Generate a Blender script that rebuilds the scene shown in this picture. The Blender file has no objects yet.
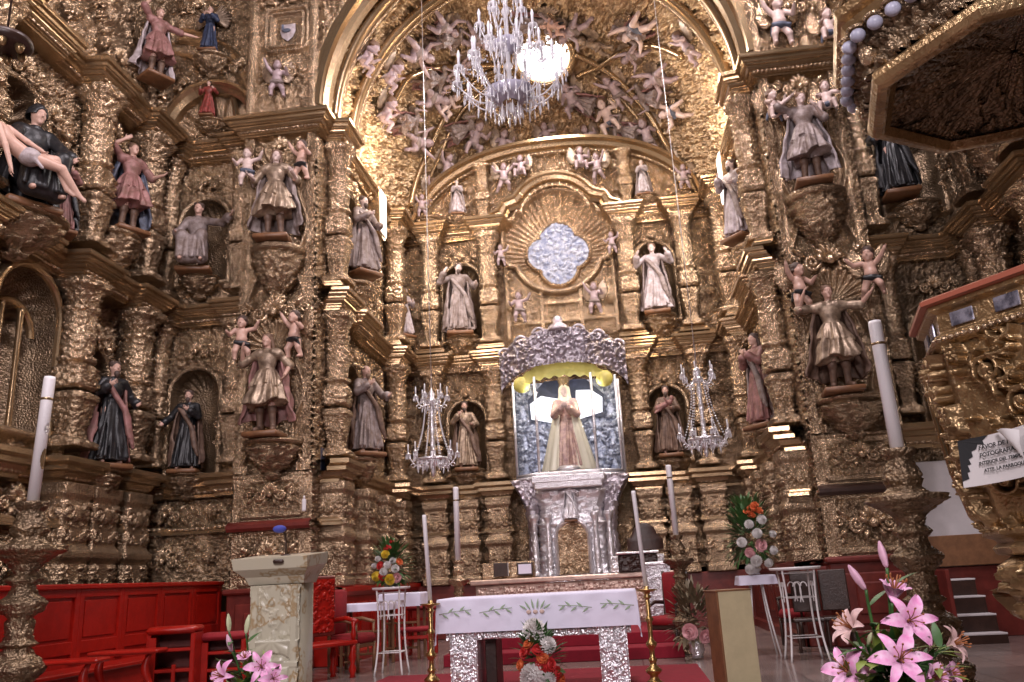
import bpy, math, random
import numpy as np
from mathutils import Vector, Matrix, noise
PI = math.pi
scn = bpy.context.scene
COL = scn.collection
rng = np.random.default_rng(7)
random.seed(7)
# ------------------------------------------------------------------ camera
CAM = np.array([1.15, 0.0, 1.3]); FPX = 832.0
_yaw, _pit, _rol = [math.radians(a) for a in (6.87, 15.95, -3.05)]
_f = np.array([-math.sin(_yaw) * math.cos(_pit), math.cos(_yaw) * math.cos(_pit), math.sin(_pit)])
_r = np.array([math.cos(_yaw), math.sin(_yaw), 0.0]); _u = np.cross(_r, _f)
_r, _u = math.cos(_rol) * _r + math.sin(_rol) * _u, -math.sin(_rol) * _r + math.cos(_rol) * _u
cam_data = bpy.data.cameras.new('camera'); cam = bpy.data.objects.new('camera', cam_data); COL.objects.link(cam)
cam_data.sensor_width = 36.0; cam_data.lens = 36.0 * FPX / 1024.0; cam_data.clip_start = .05; cam_data.clip_end = 200
M = Matrix(((_r[0], _u[0], -_f[0], CAM[0]), (_r[1], _u[1], -_f[1], CAM[1]), (_r[2], _u[2], -_f[2], CAM[2]), (0, 0, 0, 1)))
cam.matrix_world = M
scn.camera = cam
# ------------------------------------------------------------------ world, exposure, big lights
w = bpy.data.worlds.new('world'); scn.world = w; w.use_nodes = True
w.node_tree.nodes['Background'].inputs[0].default_value = (.55, .50, .52, 1)
w.node_tree.nodes['Background'].inputs[1].default_value = .06
vs = scn.view_settings
vs.view_transform = 'Standard'; vs.look = 'None'; vs.gamma = 1; vs.use_curve_mapping = False; vs.exposure = -0.55
scn.cycles.max_bounces = 6; scn.cycles.diffuse_bounces = 2; scn.cycles.glossy_bounces = 3
scn.cycles.transparent_max_bounces = 12; scn.cycles.sample_clamp_indirect = 6
def area(name, loc, target, size, energy, color, sy=None):
    l = bpy.data.lights.new(name, 'AREA'); l.energy = energy; l.color = color; l.size = size
    if sy: l.shape = 'RECTANGLE'; l.size_y = sy
    o = bpy.data.objects.new(name, l); COL.objects.link(o); o.location = loc
    o.rotation_euler = (Vector(target) - Vector(loc)).to_track_quat('-Z', 'Y').to_euler(); return o
def lamp(name, loc, energy, color, r=.15):
    l = bpy.data.lights.new(name, 'POINT'); l.energy = energy; l.color = color; l.shadow_soft_size = r
    o = bpy.data.objects.new(name, l); COL.objects.link(o); o.location = loc; return o
area('crossing_dome_daylight', (3.2, 8.5, 17.5), (-2.0, 18.0, 5.5), 2.0, 2200, (1, .89, .93))
area('oculus_daylight', (.1, 18.3, 14.2), (-.2, 15.5, 3), 1.0, 620, (1, .93, .90))
area('transept_window_daylight', (-2.5, 3.5, 12), (-6.5, 14.5, 5), 2.0, 700, (1, .89, .93), 3.0)
area('left_side_fill', (-5.5, 1.5, 9.5), (1.5, 17, 5), 1.4, 550, (1, .90, .94), 2.2)  # added side light, so the carving is not lit only from above
area('nave_fill', (1.0, -5.0, 6.0), (-1, 13, 2.0), 1.8, 1300, (1, .91, .95), 3)  # added frontal fill to brighten the lower foreground
for sx in (-1, 1):
    area('chancel_window_daylight', (sx * 4.0, 18.9, 9.8), (-sx * 3, 18.5, 6.5), .6, 110, (1, .95, .93), 1.0)
    lamp('cornice_lamp', (sx * 3.3, 17.6, 11.2), 230, (1, .80, .60), .2)
    lamp('cornice_lamp', (sx * 3.5, 15.6, 11.2), 150, (1, .82, .62), .2)
    lamp('retable_lamp', (sx * 2.2, 18.6, 7.3), 75, (1, .80, .58), .2)
# ------------------------------------------------------------------ placing helpers
def ray(x, y): return _f + (x - 512) / FPX * _r - (y - 341) / FPX * _u
def at(x, y, Y): d = ray(x, y); return CAM + d * (Y / d[1])
def atX(x, y, X): d = ray(x, y); return CAM + d * ((X - CAM[0]) / d[0])
def tag(o, label=None, cat=None, group=None, kind=None):
    if label: o['label'] = label
    if cat: o['category'] = cat
    if group: o['group'] = group
    if kind: o['kind'] = kind
    return o
def thing(name, label, cat, loc=(0, 0, 0), rz=0, group=None, sc=1):
    o = bpy.data.objects.new(name, None); COL.objects.link(o); o.empty_display_size = .1
    o.location = [float(v) for v in loc]; o.rotation_euler = (0, 0, rz); o.scale = (sc, sc, sc)
    return tag(o, label, cat, group)
def kids(o): return [c for c in bpy.data.objects if c.parent == o]
def copy_tree(o, parent=None):
    c = o.copy(); COL.objects.link(c); c.parent = parent
    for ch in KIDS.get(o.name, []): copy_tree2(ch, c)
    return c
KIDS = {}
def copy_tree2(o, parent):
    c = o.copy(); COL.objects.link(c); c.parent = parent; KIDS.setdefault(parent.name, []).append(c)
    for ch in KIDS.get(o.name, []): copy_tree2(ch, c)
    return c
def data(name, V, Q=None, T=None, mat=None, smooth=True):
    V = np.asarray(V, 'f4').reshape(-1, 3); me = bpy.data.meshes.new(name)
    Q = np.zeros((0, 4), int) if Q is None else np.asarray(Q, int).reshape(-1, 4)
    T = np.zeros((0, 3), int) if T is None else np.asarray(T, int).reshape(-1, 3)
    me.vertices.add(len(V)); me.vertices.foreach_set('co', V.ravel())
    me.loops.add(Q.size + T.size); me.polygons.add(len(Q) + len(T))
    me.loops.foreach_set('vertex_index', np.concatenate((Q.ravel(), T.ravel())).astype('i4'))
    st = np.concatenate((np.arange(len(Q)) * 4, Q.size + np.arange(len(T)) * 3)).astype('i4')
    me.polygons.foreach_set('loop_start', st)
    me.polygons.foreach_set('use_smooth', np.full(len(st), smooth, bool))
    me.update(calc_edges=True); me.validate()
    if mat: me.materials.append(mat)
    return me
def link(name, me, parent=None, loc=None, rz=0):
    o = bpy.data.objects.new(name, me); COL.objects.link(o); o.parent = parent
    if parent: KIDS.setdefault(parent.name, []).append(o)
    if loc is not None: o.location = [float(v) for v in loc]
    o.rotation_euler = (0, 0, rz); return o
def put(name, V, Q, mat, parent=None, T=None, smooth=True): return link(name, data(name, V, Q, T, mat, smooth), parent)
class MB:
    def __init__(s): s.V = []; s.Q = []; s.T = []; s.n = 0
    def add(s, V, Q=None, T=None):
        V = np.asarray(V, float).reshape(-1, 3); s.V.append(V)
        if Q is not None and len(Q): s.Q.append(np.asarray(Q, int).reshape(-1, 4) + s.n)
        if T is not None and len(T): s.T.append(np.asarray(T, int).reshape(-1, 3) + s.n)
        s.n += len(V); return s
    def arr(s): return (np.concatenate(s.V), np.concatenate(s.Q) if s.Q else None, np.concatenate(s.T) if s.T else None)
    def build(s, name, mat, parent=None, smooth=True):
        V, Q, T = s.arr(); return put(name, V, Q, mat, parent, T, smooth)
    def box(s, c, size, b=.01, rz=0, R=None):
        h = np.array(size, float) / 2; b = min(b, h.min() * .8); P = []; 
        for sz in (-1, 1):
            for sy in (-1, 1):
                for sx in (-1, 1):
                    S = np.array((sx, sy, sz))
                    for ax in range(3):
                        o = h - b; o = o.copy(); o[ax] = h[ax]; P.append(S * o)
        P = np.array(P); ix = lambda sx, sy, sz, ax: ((sz > 0) * 4 + (sy > 0) * 2 + (sx > 0)) * 3 + ax
        Q = []; T = []
        for ax in range(3):
            a1, a2 = [(1, 2), (2, 0), (0, 1)][ax]
            for sg in (-1, 1):
                q = []
                for s1, s2 in ((-1, -1), (1, -1), (1, 1), (-1, 1)):
                    S = [0, 0, 0]; S[ax] = sg; S[a1] = s1; S[a2] = s2; q.append(ix(*S, ax))
                Q.append(q if sg > 0 else q[::-1])
            for s1 in (-1, 1):
                for s2 in (-1, 1):
                    A = [0, 0, 0]; A[a1] = s1; A[a2] = s2; A[ax] = -1; B = list(A); B[ax] = 1
                    q = [ix(*A, a1), ix(*B, a1), ix(*B, a2), ix(*A, a2)]
                    Q.append(q if s1 * s2 < 0 else q[::-1])
        for sx in (-1, 1):
            for sy in (-1, 1):
                for sz in (-1, 1):
                    t = [ix(sx, sy, sz, 0), ix(sx, sy, sz, 1), ix(sx, sy, sz, 2)]
                    T.append(t if sx * sy * sz > 0 else t[::-1])
        if rz: cz, sn = math.cos(rz), math.sin(rz); P = P @ np.array(((cz, sn, 0), (-sn, cz, 0), (0, 0, 1)))
        if R is not None: P = P @ np.asarray(R).T
        return s.add(P + np.array(c, float), Q, T)
    def tube(s, pts, r, n=8, flat=None):
        P = np.array(pts, float); m = len(P); r = np.broadcast_to(np.array(r, float), (m,))
        t = np.gradient(P, axis=0); t /= np.linalg.norm(t, axis=1)[:, None] + 1e-9
        a = np.array((0, 0, 1.)) if abs(t[0][2]) < .9 else np.array((1., 0, 0)); V = []
        u = np.cross(t[0], a); u /= np.linalg.norm(u)
        ang = np.linspace(0, 2 * PI, n, endpoint=False)
        for i in range(m):
            u = u - t[i] * (u @ t[i]); u /= np.linalg.norm(u) + 1e-9; v = np.cross(t[i], u)
            V.append(P[i] + r[i] * (np.cos(ang)[:, None] * u + np.sin(ang)[:, None] * v * (flat or 1)))
        V = np.concatenate(V + [P[:1], P[-1:]]); Q = gridq(m, n, True)
        k = np.arange(n); k2 = (k + 1) % n
        T = np.concatenate((np.stack((np.full(n, m * n), k2, k), 1), np.stack((np.full(n, m * n + 1), (m - 1) * n + k, (m - 1) * n + k2), 1)))
        return s.add(V, Q, T)
    def lathe(s, prof, n=24, c=(0, 0, 0), sq=None, disp=None, arc=None, sx=1, sy=1):
        p = np.array(prof, float); a = np.linspace(0, 2 * PI, n, endpoint=False) if arc is None else np.linspace(arc[0], arc[1], n)
        A, Z = np.meshgrid(a, p[:, 1]); Rr = np.repeat(p[:, :1], n, 1)
        if sq is not None:
            e = np.broadcast_to(np.array(sq, float), (len(p),))[:, None]
            Rr = Rr / (np.abs(np.cos(A)) ** e + np.abs(np.sin(A)) ** e) ** (1 / e)
        if disp is not None: Rr = Rr + disp(A, Z, Rr)
        V = np.stack((Rr * np.cos(A) * sx, Rr * np.sin(A) * sy, Z), -1).reshape(-1, 3) + np.array(c, float)
        return s.add(V, gridq(len(p), n, arc is None))
    def ball(s, c, r, n=8, m=6):
        r = np.broadcast_to(np.array(r, float), (3,)); th = np.linspace(0, PI, m + 1)[1:-1]; a = np.linspace(0, 2 * PI, n, endpoint=False)
        V = [(r[0] * math.sin(t) * math.cos(b), r[1] * math.sin(t) * math.sin(b), -r[2] * math.cos(t)) for t in th for b in a] + [(0, 0, -r[2]), (0, 0, r[2])]
        k = np.arange(n); k2 = (k + 1) % n; N = (m - 1) * n
        T = np.concatenate((np.stack((np.full(n, N), k2, k), 1), np.stack((np.full(n, N + 1), (m - 2) * n + k, (m - 2) * n + k2), 1)))
        return s.add(np.array(V) + np.array(c, float), gridq(m - 1, n, True), T)
    def sheet(s, P, closed=False):
        P = np.asarray(P, float); return s.add(P.reshape(-1, 3), gridq(P.shape[0], P.shape[1], closed))
def gridq(m, n, closed=False):
    i, j = np.meshgrid(np.arange(m - 1), np.arange(n if closed else n - 1), indexing='ij'); i = i.ravel(); j = j.ravel(); k = (j + 1) % n
    return np.stack((i * n + j, i * n + k, (i + 1) * n + k, (i + 1) * n + j), 1)
def interp_prof(prof, n):
    p = np.array(prof, float); d = np.concatenate(((0,), np.cumsum(np.hypot(*np.diff(p, axis=0).T)))); t = np.linspace(0, d[-1], n)
    return np.stack((np.interp(t, d, p[:, 0]), np.interp(t, d, p[:, 1])), 1)
# ------------------------------------------------------------------ materials
MATS = {}
def mat(name, col, metal=0, rough=.5, bump=0, bs=30, var=0, vs_=6, col2=None, spec=None, emit=None, es=1, trans=0, alpha=1, vor=False, coat=0):
    m = bpy.data.materials.new(name); MATS[name] = m; m.use_nodes = True; nt = m.node_tree; b = nt.nodes['Principled BSDF']
    b.inputs['Base Color'].default_value = (*col, 1); b.inputs['Metallic'].default_value = metal; b.inputs['Roughness'].default_value = rough
    if spec is not None: b.inputs['Specular IOR Level'].default_value = spec
    if trans: b.inputs['Transmission Weight'].default_value = trans
    if coat: b.inputs['Coat Weight'].default_value = coat; b.inputs['Coat Roughness'].default_value = .1
    if alpha < 1: b.inputs['Alpha'].default_value = alpha
    if emit: b.inputs['Emission Color'].default_value = (*emit, 1); b.inputs['Emission Strength'].default_value = es
    if bump or var:
        tc = nt.nodes.new('ShaderNodeTexCoord')
    if var:
        nz = nt.nodes.new('ShaderNodeTexNoise'); nz.inputs['Scale'].default_value = vs_; nz.inputs['Detail'].default_value = 5; nz.inputs['Roughness'].default_value = .65
        nt.links.new(tc.outputs['Object'], nz.inputs['Vector'])
        rp = nt.nodes.new('ShaderNodeValToRGB'); c2 = col2 or tuple(c * (1 - var) for c in col)
        rp.color_ramp.elements[0].position = .38; rp.color_ramp.elements[1].position = .62
        rp.color_ramp.elements[0].color = (*c2, 1); rp.color_ramp.elements[1].color = (*col, 1)
        nt.links.new(nz.outputs['Fac'], rp.inputs['Fac']); nt.links.new(rp.outputs['Color'], b.inputs['Base Color'])
    if bump:
        tx = nt.nodes.new('ShaderNodeTexVoronoi' if vor else 'ShaderNodeTexNoise'); tx.inputs['Scale'].default_value = bs
        nt.links.new(tc.outputs['Object'], tx.inputs['Vector'])
        bp = nt.nodes.new('ShaderNodeBump'); bp.inputs['Strength'].default_value = bump; bp.inputs['Distance'].default_value = .02
        nt.links.new(tx.outputs['Distance' if vor else 'Fac'], bp.inputs['Height']); nt.links.new(bp.outputs['Normal'], b.inputs['Normal'])
    return m
def gilt(name, c, c2, rough=.28, metal=.82, bs=22, bump=.42, fine=55):
    m = mat(name, c, metal, rough, bump, bs, .1, 3.0, c2, vor=True); nt = m.node_tree
    vo = [n for n in nt.nodes if n.type == 'TEX_VORONOI'][0]; vo.feature = 'SMOOTH_F1'; vo.inputs['Smoothness'].default_value = .35
    bp = [n for n in nt.nodes if n.type == 'BUMP'][0]; bp.inputs['Distance'].default_value = .05; bp.invert = True
    n2 = nt.nodes.new('ShaderNodeTexNoise'); n2.inputs['Scale'].default_value = fine; n2.inputs['Detail'].default_value = 2; b2 = nt.nodes.new('ShaderNodeBump'); b2.inputs['Strength'].default_value = .35; b2.inputs['Distance'].default_value = .02
    tc = [n for n in nt.nodes if n.type == 'TEX_COORD'][0]; nt.links.new(tc.outputs['Object'], n2.inputs['Vector']); nt.links.new(n2.outputs['Fac'], b2.inputs['Height']); nt.links.new(b2.outputs['Normal'], bp.inputs['Normal'])
    return m
gold = gilt('gilded_wood', (.48, .345, .222), (.25, .17, .105), .27, .76, bump=.42, bs=32)
goldb = gilt('bright_gilding', (.57, .42, .275), (.35, .24, .15), .25, .78, bump=.36, bs=36)
goldd = gilt('dark_and_shade_gilding', (.30, .21, .13), (.16, .11, .07), .32, .72, bump=.4, bs=32)  # dark gilding; on the right transept it stands in for shade
goldm = mat('smooth_gilding', (.44, .305, .18), .80, .24, .06, 60, .1, 2.0, (.36, .24, .13))
silver = mat('embossed_silver', (.82, .79, .82), .78, .30, .5, 34, vor=True)
brass = mat('polished_brass', (.46, .30, .12), .95, .30, .15, 40)
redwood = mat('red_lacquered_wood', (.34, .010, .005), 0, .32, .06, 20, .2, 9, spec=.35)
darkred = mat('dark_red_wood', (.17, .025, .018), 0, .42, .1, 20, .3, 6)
darkwood = mat('dark_carved_wood', (.045, .02, .014), 0, .4, .2, 30, .3, 8)
brownwood = mat('brown_wood', (.22, .10, .045), 0, .45, .1, 25, .3, 7)
velvet = mat('red_velvet', (.27, .005, .012), 0, .8, .1, 60, .2, 20)
carpet = mat('red_carpet', (.24, .006, .02), 0, .95, .2, 90, .15, 9)
cloth = mat('white_linen', (.76, .73, .88), 0, .8, .08, 12)
wax = mat('white_wax', (.78, .74, .76), 0, .45)
flesh = mat('painted_flesh', (.60, .37, .29), 0, .45, .05, 20, .15, 10)
fleshp = mat('pale_painted_flesh', (.66, .50, .45), 0, .45, .05, 20, .15, 10)
hairm = mat('painted_dark_hair', (.07, .04, .03), 0, .6, .6, 45)
hairl = mat('painted_brown_hair', (.16, .09, .055), 0, .6, .6, 45)
marble = mat('veined_onyx', (.50, .44, .31), 0, .3, .05, 8, .5, 1.5, (.36, .31, .19), spec=.4)
_mr = [n for n in marble.node_tree.nodes if n.type == 'VALTORGB'][0].color_ramp; _mr.elements[0].color = (.44, .40, .30, 1); _mr.elements[0].position = .3; _mr.elements[1].position = .75
for _p, _c in ((.48, (.48, .44, .34, 1)), (.495, (.33, .22, .11, 1)), (.515, (.52, .47, .36, 1))): _e = _mr.elements.new(_p); _e.color = _c
osilver = mat('old_silver', (.56, .50, .54), .8, .30, .5, 30, .3, 8, vor=True)
white_iron = mat('white_painted_iron', (.74, .70, .70), 0, .4)
leafm = mat('leaf_green', (.05, .13, .03), 0, .5, .1, 20, .3, 12)
leafy = mat('yellow_green_leaf', (.22, .28, .05), 0, .5, .1, 20, .3, 12)
def robe_mat(name, c, c2, r=.55, metal=.15): return mat(name, c, metal, r, .25, 22, .3, 7, c2)
grey_r = robe_mat('grey_mauve_painted_robe', (.30, .24, .23), (.16, .11, .09))
brown_r = robe_mat('brown_painted_robe', (.19, .115, .08), (.09, .05, .035))
black_r = robe_mat('black_painted_robe', (.030, .028, .030), (.012, .012, .014), .4)
blue_r = robe_mat('blue_grey_painted_robe', (.12, .14, .20), (.06, .06, .08))
rose_r = robe_mat('rose_painted_robe', (.34, .16, .15), (.20, .10, .08))
gilt_r = robe_mat('gilt_painted_robe', (.42, .31, .22), (.19, .13, .09), .42, .45)
pale_r = robe_mat('pale_lilac_painted_robe', (.50, .43, .45), (.30, .24, .23))
red_r = robe_mat('red_painted_robe', (.30, .05, .04), (.14, .03, .02))
teal_r = robe_mat('dark_blue_painted_robe', (.035, .05, .10), (.02, .025, .05))
# ------------------------------------------------------------------ carved relief height maps (periodic, 1 unit square)
class Carve:
    def __init__(s, n=512): s.n = n; s.H = np.zeros((n, n), 'f4')
    def disc(s, x, y, r, h):
        n = s.n; R = max(2, int(r * n) + 1); cx, cy = x * n, y * n; ix = np.arange(int(cx) - R, int(cx) + R + 2); iy = np.arange(int(cy) - R, int(cy) + R + 2)
        d = ((ix[None] - cx) ** 2 + (iy[:, None] - cy) ** 2) / (r * n) ** 2; v = h * np.sqrt(np.clip(1 - d, 0, 1))
        I = np.ix_(iy % n, ix % n); s.H[I] = np.maximum(s.H[I], v)
    def path(s, pts, r0, r1, h0, h1):
        pts = np.array(pts); m = len(pts)
        for k, (x, y) in enumerate(pts):
            t = k / max(1, m - 1); s.disc(x, y, r0 + (r1 - r0) * t, h0 + (h1 - h0) * t)
    def spiral(s, x, y, R, turns, a0, sgn, r=.018, h=.8):
        t = np.linspace(0, 1, int(60 * turns)); a = a0 + sgn * t * turns * 2 * PI; q = R * (1 - t * .9)
        s.path(np.stack((x + q * np.cos(a), y + q * np.sin(a)), 1), r, r * .75, h * .75, h); s.disc(x, y, r * 1.7, h * 1.15)
    def leaf(s, x, y, L, a, curl=0, lobes=4, h=.7):
        t = np.linspace(0, 1, 26); ang = a + curl * t; dx = np.cumsum(np.cos(ang)) * L / 26; dy = np.cumsum(np.sin(ang)) * L / 26
        s.path(np.stack((x + dx, y + dy), 1), L * .1, L * .05, h, h * .8)
        for k in range(lobes):
            i = int(25 * (k + .4) / lobes)
            for sg in (-1, 1):
                b = ang[i] + sg * .75; l = L * .36 * (1 - .55 * k / lobes); q = np.linspace(0, 1, 9)
                s.path(np.stack((x + dx[i] + q * l * np.cos(b + sg * -.5 * q), y + dy[i] + q * l * np.sin(b + sg * -.5 * q)), 1), L * .085, L * .045, h * .75, h * .95)
    def rosette(s, x, y, R, n=6, h=.9):
        for k in range(n):
            a = 2 * PI * k / n
            for q in (.45, .7): s.disc(x + R * q * math.cos(a), y + R * q * math.sin(a), R * .33, h * (.6 + .25 * q))
        s.disc(x, y, R * .3, h)
    def mirror(s): s.H = np.maximum(s.H, s.H[:, ::-1]); return s
    def done(s, grain=.12):
        n = s.n; g = rng.normal(size=(n, n)).astype('f4')
        for _ in range(3): g = (g + np.roll(g, 1, 0) + np.roll(g, -1, 0) + np.roll(g, 1, 1) + np.roll(g, -1, 1)) / 5
        return np.tanh(2.0 * s.H) * .72 + .28 * s.H + grain * g / g.std() * .10
def scroll_map(seed):
    R = random.Random(seed); c = Carve()
    for k in range(5):
        y = (k + .5) / 5 + R.uniform(-.03, .03); x = R.uniform(.10, .22) if k % 2 else R.uniform(.28, .40)
        c.spiral(x, y, R.uniform(.075, .10), R.uniform(1.3, 1.9), R.uniform(0, 6), R.choice((-1, 1)))
        for j in range(4): c.leaf(x + R.uniform(-.14, .14), y + R.uniform(-.1, .1), R.uniform(.10, .17), R.uniform(0, 6.28), R.uniform(-1.6, 1.6), 3, R.uniform(.5, .9))
    for k in range(3): c.rosette(0.0 if k % 2 else .5, (k + .3) / 3, R.uniform(.05, .075), R.choice((5, 6, 8)))
    for k in range(34): c.disc(R.uniform(0, .5), R.uniform(0, 1), R.uniform(.012, .024), R.uniform(.5, 1))
    return c.mirror().done()
def leaf_map(seed, n=46):
    R = random.Random(seed); c = Carve()
    for k in range(n):
        x, y = R.random(), R.random()
        c.leaf(x, y, R.uniform(.11, .2), R.uniform(0, 6.28), R.uniform(-2.2, 2.2), 3, R.uniform(.45, 1))
        if k % 3 == 0: c.spiral(R.random(), R.random(), R.uniform(.04, .07), 1.4, R.uniform(0, 6), R.choice((-1, 1)), .014, .85)
        if k % 4 == 0: c.rosette(R.random(), R.random(), R.uniform(.035, .06), 6, .95)
    return c.done()
H_SCROLL = [scroll_map(s) for s in (3, 11, 23)]
H_LEAF = [leaf_map(5), leaf_map(9)]
def smp(H, u, v):
    n = H.shape[0]; x = (u % 1) * n; y = (v % 1) * n; i = np.floor(x).astype(int); j = np.floor(y).astype(int); fx = x - i; fy = y - j
    i %= n; j %= n; i2 = (i + 1) % n; j2 = (j + 1) % n
    return (H[j, i] * (1 - fx) + H[j, i2] * fx) * (1 - fy) + (H[j2, i] * (1 - fx) + H[j2, i2] * fx) * fy
# ------------------------------------------------------------------ signed distance sculpting
class Sd:
    def __init__(s, lo, hi, h):
        s.lo = np.array(lo, float); s.h = h; n = np.ceil((np.array(hi) - s.lo) / h).astype(int) + 1
        s.ax = [(s.lo[i] + h * np.arange(n[i])).astype('f4') for i in range(3)]; s.D = np.full(n, 9, 'f4')
    def add(s, fn, lo=None, hi=None, k=.02, sub=False):
        sl = []
        for i in range(3):
            if lo is None: sl.append(slice(None)); continue
            a = max(0, int((lo[i] - s.lo[i]) / s.h) - 1); b = min(len(s.ax[i]), int((hi[i] - s.lo[i]) / s.h) + 3)
            if b <= a: return s
            sl.append(slice(a, b))
        sl = tuple(sl); X = s.ax[0][sl[0]][:, None, None]; Y = s.ax[1][sl[1]][None, :, None]; Z = s.ax[2][sl[2]][None, None, :]
        d = fn(X, Y, Z); a = s.D[sl]
        if sub: a = -a
        t = np.clip(.5 + .5 * (a - d) / k, 0, 1); r = a * (1 - t) + d * t - k * t * (1 - t)
        s.D[sl] = -r if sub else r
        return s
    def cone(s, a, b, ra, rb=None, k=.02, sub=False):
        a = np.array(a, float); b = np.array(b, float); rb = ra if rb is None else rb; v = b - a; L = v @ v + 1e-9; m = max(ra, rb) + k + .03
        def fn(X, Y, Z):
            t = np.clip(((X - a[0]) * v[0] + (Y - a[1]) * v[1] + (Z - a[2]) * v[2]) / L, 0, 1)
            return np.sqrt((X - a[0] - t * v[0]) ** 2 + (Y - a[1] - t * v[1]) ** 2 + (Z - a[2] - t * v[2]) ** 2) - (ra + t * (rb - ra))
        return s.add(fn, np.minimum(a, b) - m, np.maximum(a, b) + m, k, sub)
    def ell(s, c, r, R=None, k=.02, sub=False):
        c = np.array(c, float); r = np.array(r, float); m = r.max() + k + .03; R = np.eye(3) if R is None else np.asarray(R)
        def fn(X, Y, Z):
            x, y, z = X - c[0], Y - c[1], Z - c[2]
            q = [R[0][i] * x + R[1][i] * y + R[2][i] * z for i in range(3)]
            k0 = np.sqrt(sum((q[i] / r[i]) ** 2 for i in range(3))); k1 = np.sqrt(sum((q[i] / r[i] ** 2) ** 2 for i in range(3))) + 1e-6
            return k0 * (k0 - 1) / k1
        return s.add(fn, c - m, c + m, k, sub)
    def mesh(s):
        D = s.D; S = D < 0
        c = [S[a:D.shape[0] - 1 + a, b:D.shape[1] - 1 + b, e:D.shape[2] - 1 + e] for a in (0, 1) for b in (0, 1) for e in (0, 1)]
        cnt = sum(x.astype('i1') for x in c); act = (cnt > 0) & (cnt < 8); I = np.argwhere(act); N = len(I)
        off = np.array([(a, b, e) for a in (0, 1) for b in (0, 1) for e in (0, 1)])
        val = np.stack([D[I[:, 0] + o[0], I[:, 1] + o[1], I[:, 2] + o[2]] for o in off], 1)
        P = np.zeros((N, 3)); W = np.zeros(N)
        for a in range(8):
            for b in range(a + 1, 8):
                if np.abs(off[a] - off[b]).sum() != 1: continue
                va, vb = val[:, a], val[:, b]; cr = (va < 0) != (vb < 0); t = np.where(cr, va / np.where(cr, va - vb, 1), 0)
                P += cr[:, None] * (off[a] + t[:, None] * (off[b] - off[a])); W += cr
        V = s.lo + s.h * (I + P / W[:, None]); vid = np.full(act.shape, -1); vid[tuple(I.T)] = np.arange(N); Q = []
        for ax in range(3):
            A = np.take(S, range(S.shape[ax] - 1), ax); B = np.take(S, range(1, S.shape[ax]), ax); E = np.argwhere(A != B)
            o1, o2 = [(1, 2), (2, 0), (0, 1)][ax]; E = E[(E[:, o1] > 0) & (E[:, o2] > 0) & (E[:, o1] < vid.shape[o1]) & (E[:, o2] < vid.shape[o2])]
            sg = S[tuple(E.T)]; q = []
            for d1, d2 in ((1, 1), (0, 1), (0, 0), (1, 0)):
                F = E.copy(); F[:, o1] -= d1; F[:, o2] -= d2; q.append(vid[tuple(F.T)])
            q = np.stack(q, 1); q[~sg] = q[~sg][:, ::-1]; Q.append(q)
        Q = np.concatenate(Q); return V, Q[(Q >= 0).all(1)]
# ------------------------------------------------------------------ wall frames and carved panels
class Fr:
    def __init__(s, o, ux, n): s.o = np.array((*o, 0.)); s.u = np.array((*ux, 0.)); s.n = np.array((*n, 0.))
    def __call__(s, U, D, Z):
        U, D, Z = np.broadcast_arrays(np.asarray(U, float), D, Z)
        return s.o + U[..., None] * s.u + D[..., None] * s.n + Z[..., None] * np.array((0, 0, 1.))
def sd_arch(U, Z, c, a, zb, zs): return np.where(Z > zs, np.hypot(U - c, Z - zs) - a, np.maximum(np.abs(U - c) - a, zb - Z))
def sd_rect(U, Z, c, z, a, h, r=0):
    x = np.abs(U - c) - a + r; y = np.abs(Z - z) - h + r
    return np.hypot(np.maximum(x, 0), np.maximum(y, 0)) + np.minimum(np.maximum(x, y), 0) - r
def ringh(sd, r, w_, amp): return amp * np.sqrt(np.clip(1 - ((sd - r) / w_) ** 2, 0, 1))
def ground(U, Z, k=0, sc=.75, amp=.075, m=None, ou=0.):
    H = (H_SCROLL + H_LEAF)[k] if m is None else m
    return amp * smp(H, (U + ou) / sc, Z / sc)
def carved(root, fr, u0, u1, z0, z1, hfun, res=.02, m=gold, name='carved_panel', split=None, m2=None, name2='niche', keep=None):
    nu = max(2, int((u1 - u0) / res)); nz = max(2, int((z1 - z0) / res))
    U, Z = np.meshgrid(np.linspace(u0, u1, nu), np.linspace(z0, z1, nz)); D = hfun(U, Z)
    V = fr(U, D, Z).reshape(-1, 3); Q = gridq(nz, nu); cu = U.reshape(-1)[Q].mean(1); cz = Z.reshape(-1)[Q].mean(1); objs = []
    if np.dot(np.cross(fr.u, (0, 0, 1.)), fr.n) < 0: Q = Q[:, ::-1]
    if keep is not None: k = keep(cu, cz); Q = Q[k]; cu = cu[k]; cz = cz[k]
    def sub(q, nm, mm):
        if not len(q): return
        ids, inv = np.unique(q, return_inverse=True); objs.append(put(nm, V[ids], inv.reshape(-1, 4), mm, root))
    if split:
        lab = split(cu, cz)
        for k in range(lab.max() + 1): sub(Q[lab == k], name if k == 0 else name2, m if k == 0 else (m2 or m))
    else: sub(Q, name, m)
    return objs
def path_of(u0, u1, d, bumps, sl=.06):
    P = [(u0, d)]
    for c, hw, e in sorted(bumps):
        P += [(c - hw - sl, d), (c - hw, d + e), (c + hw, d + e), (c + hw + sl, d)]
    P.append((u1, d)); return [p for i, p in enumerate(P) if i == 0 or (p[0] > P[i - 1][0] or True)]
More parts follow.
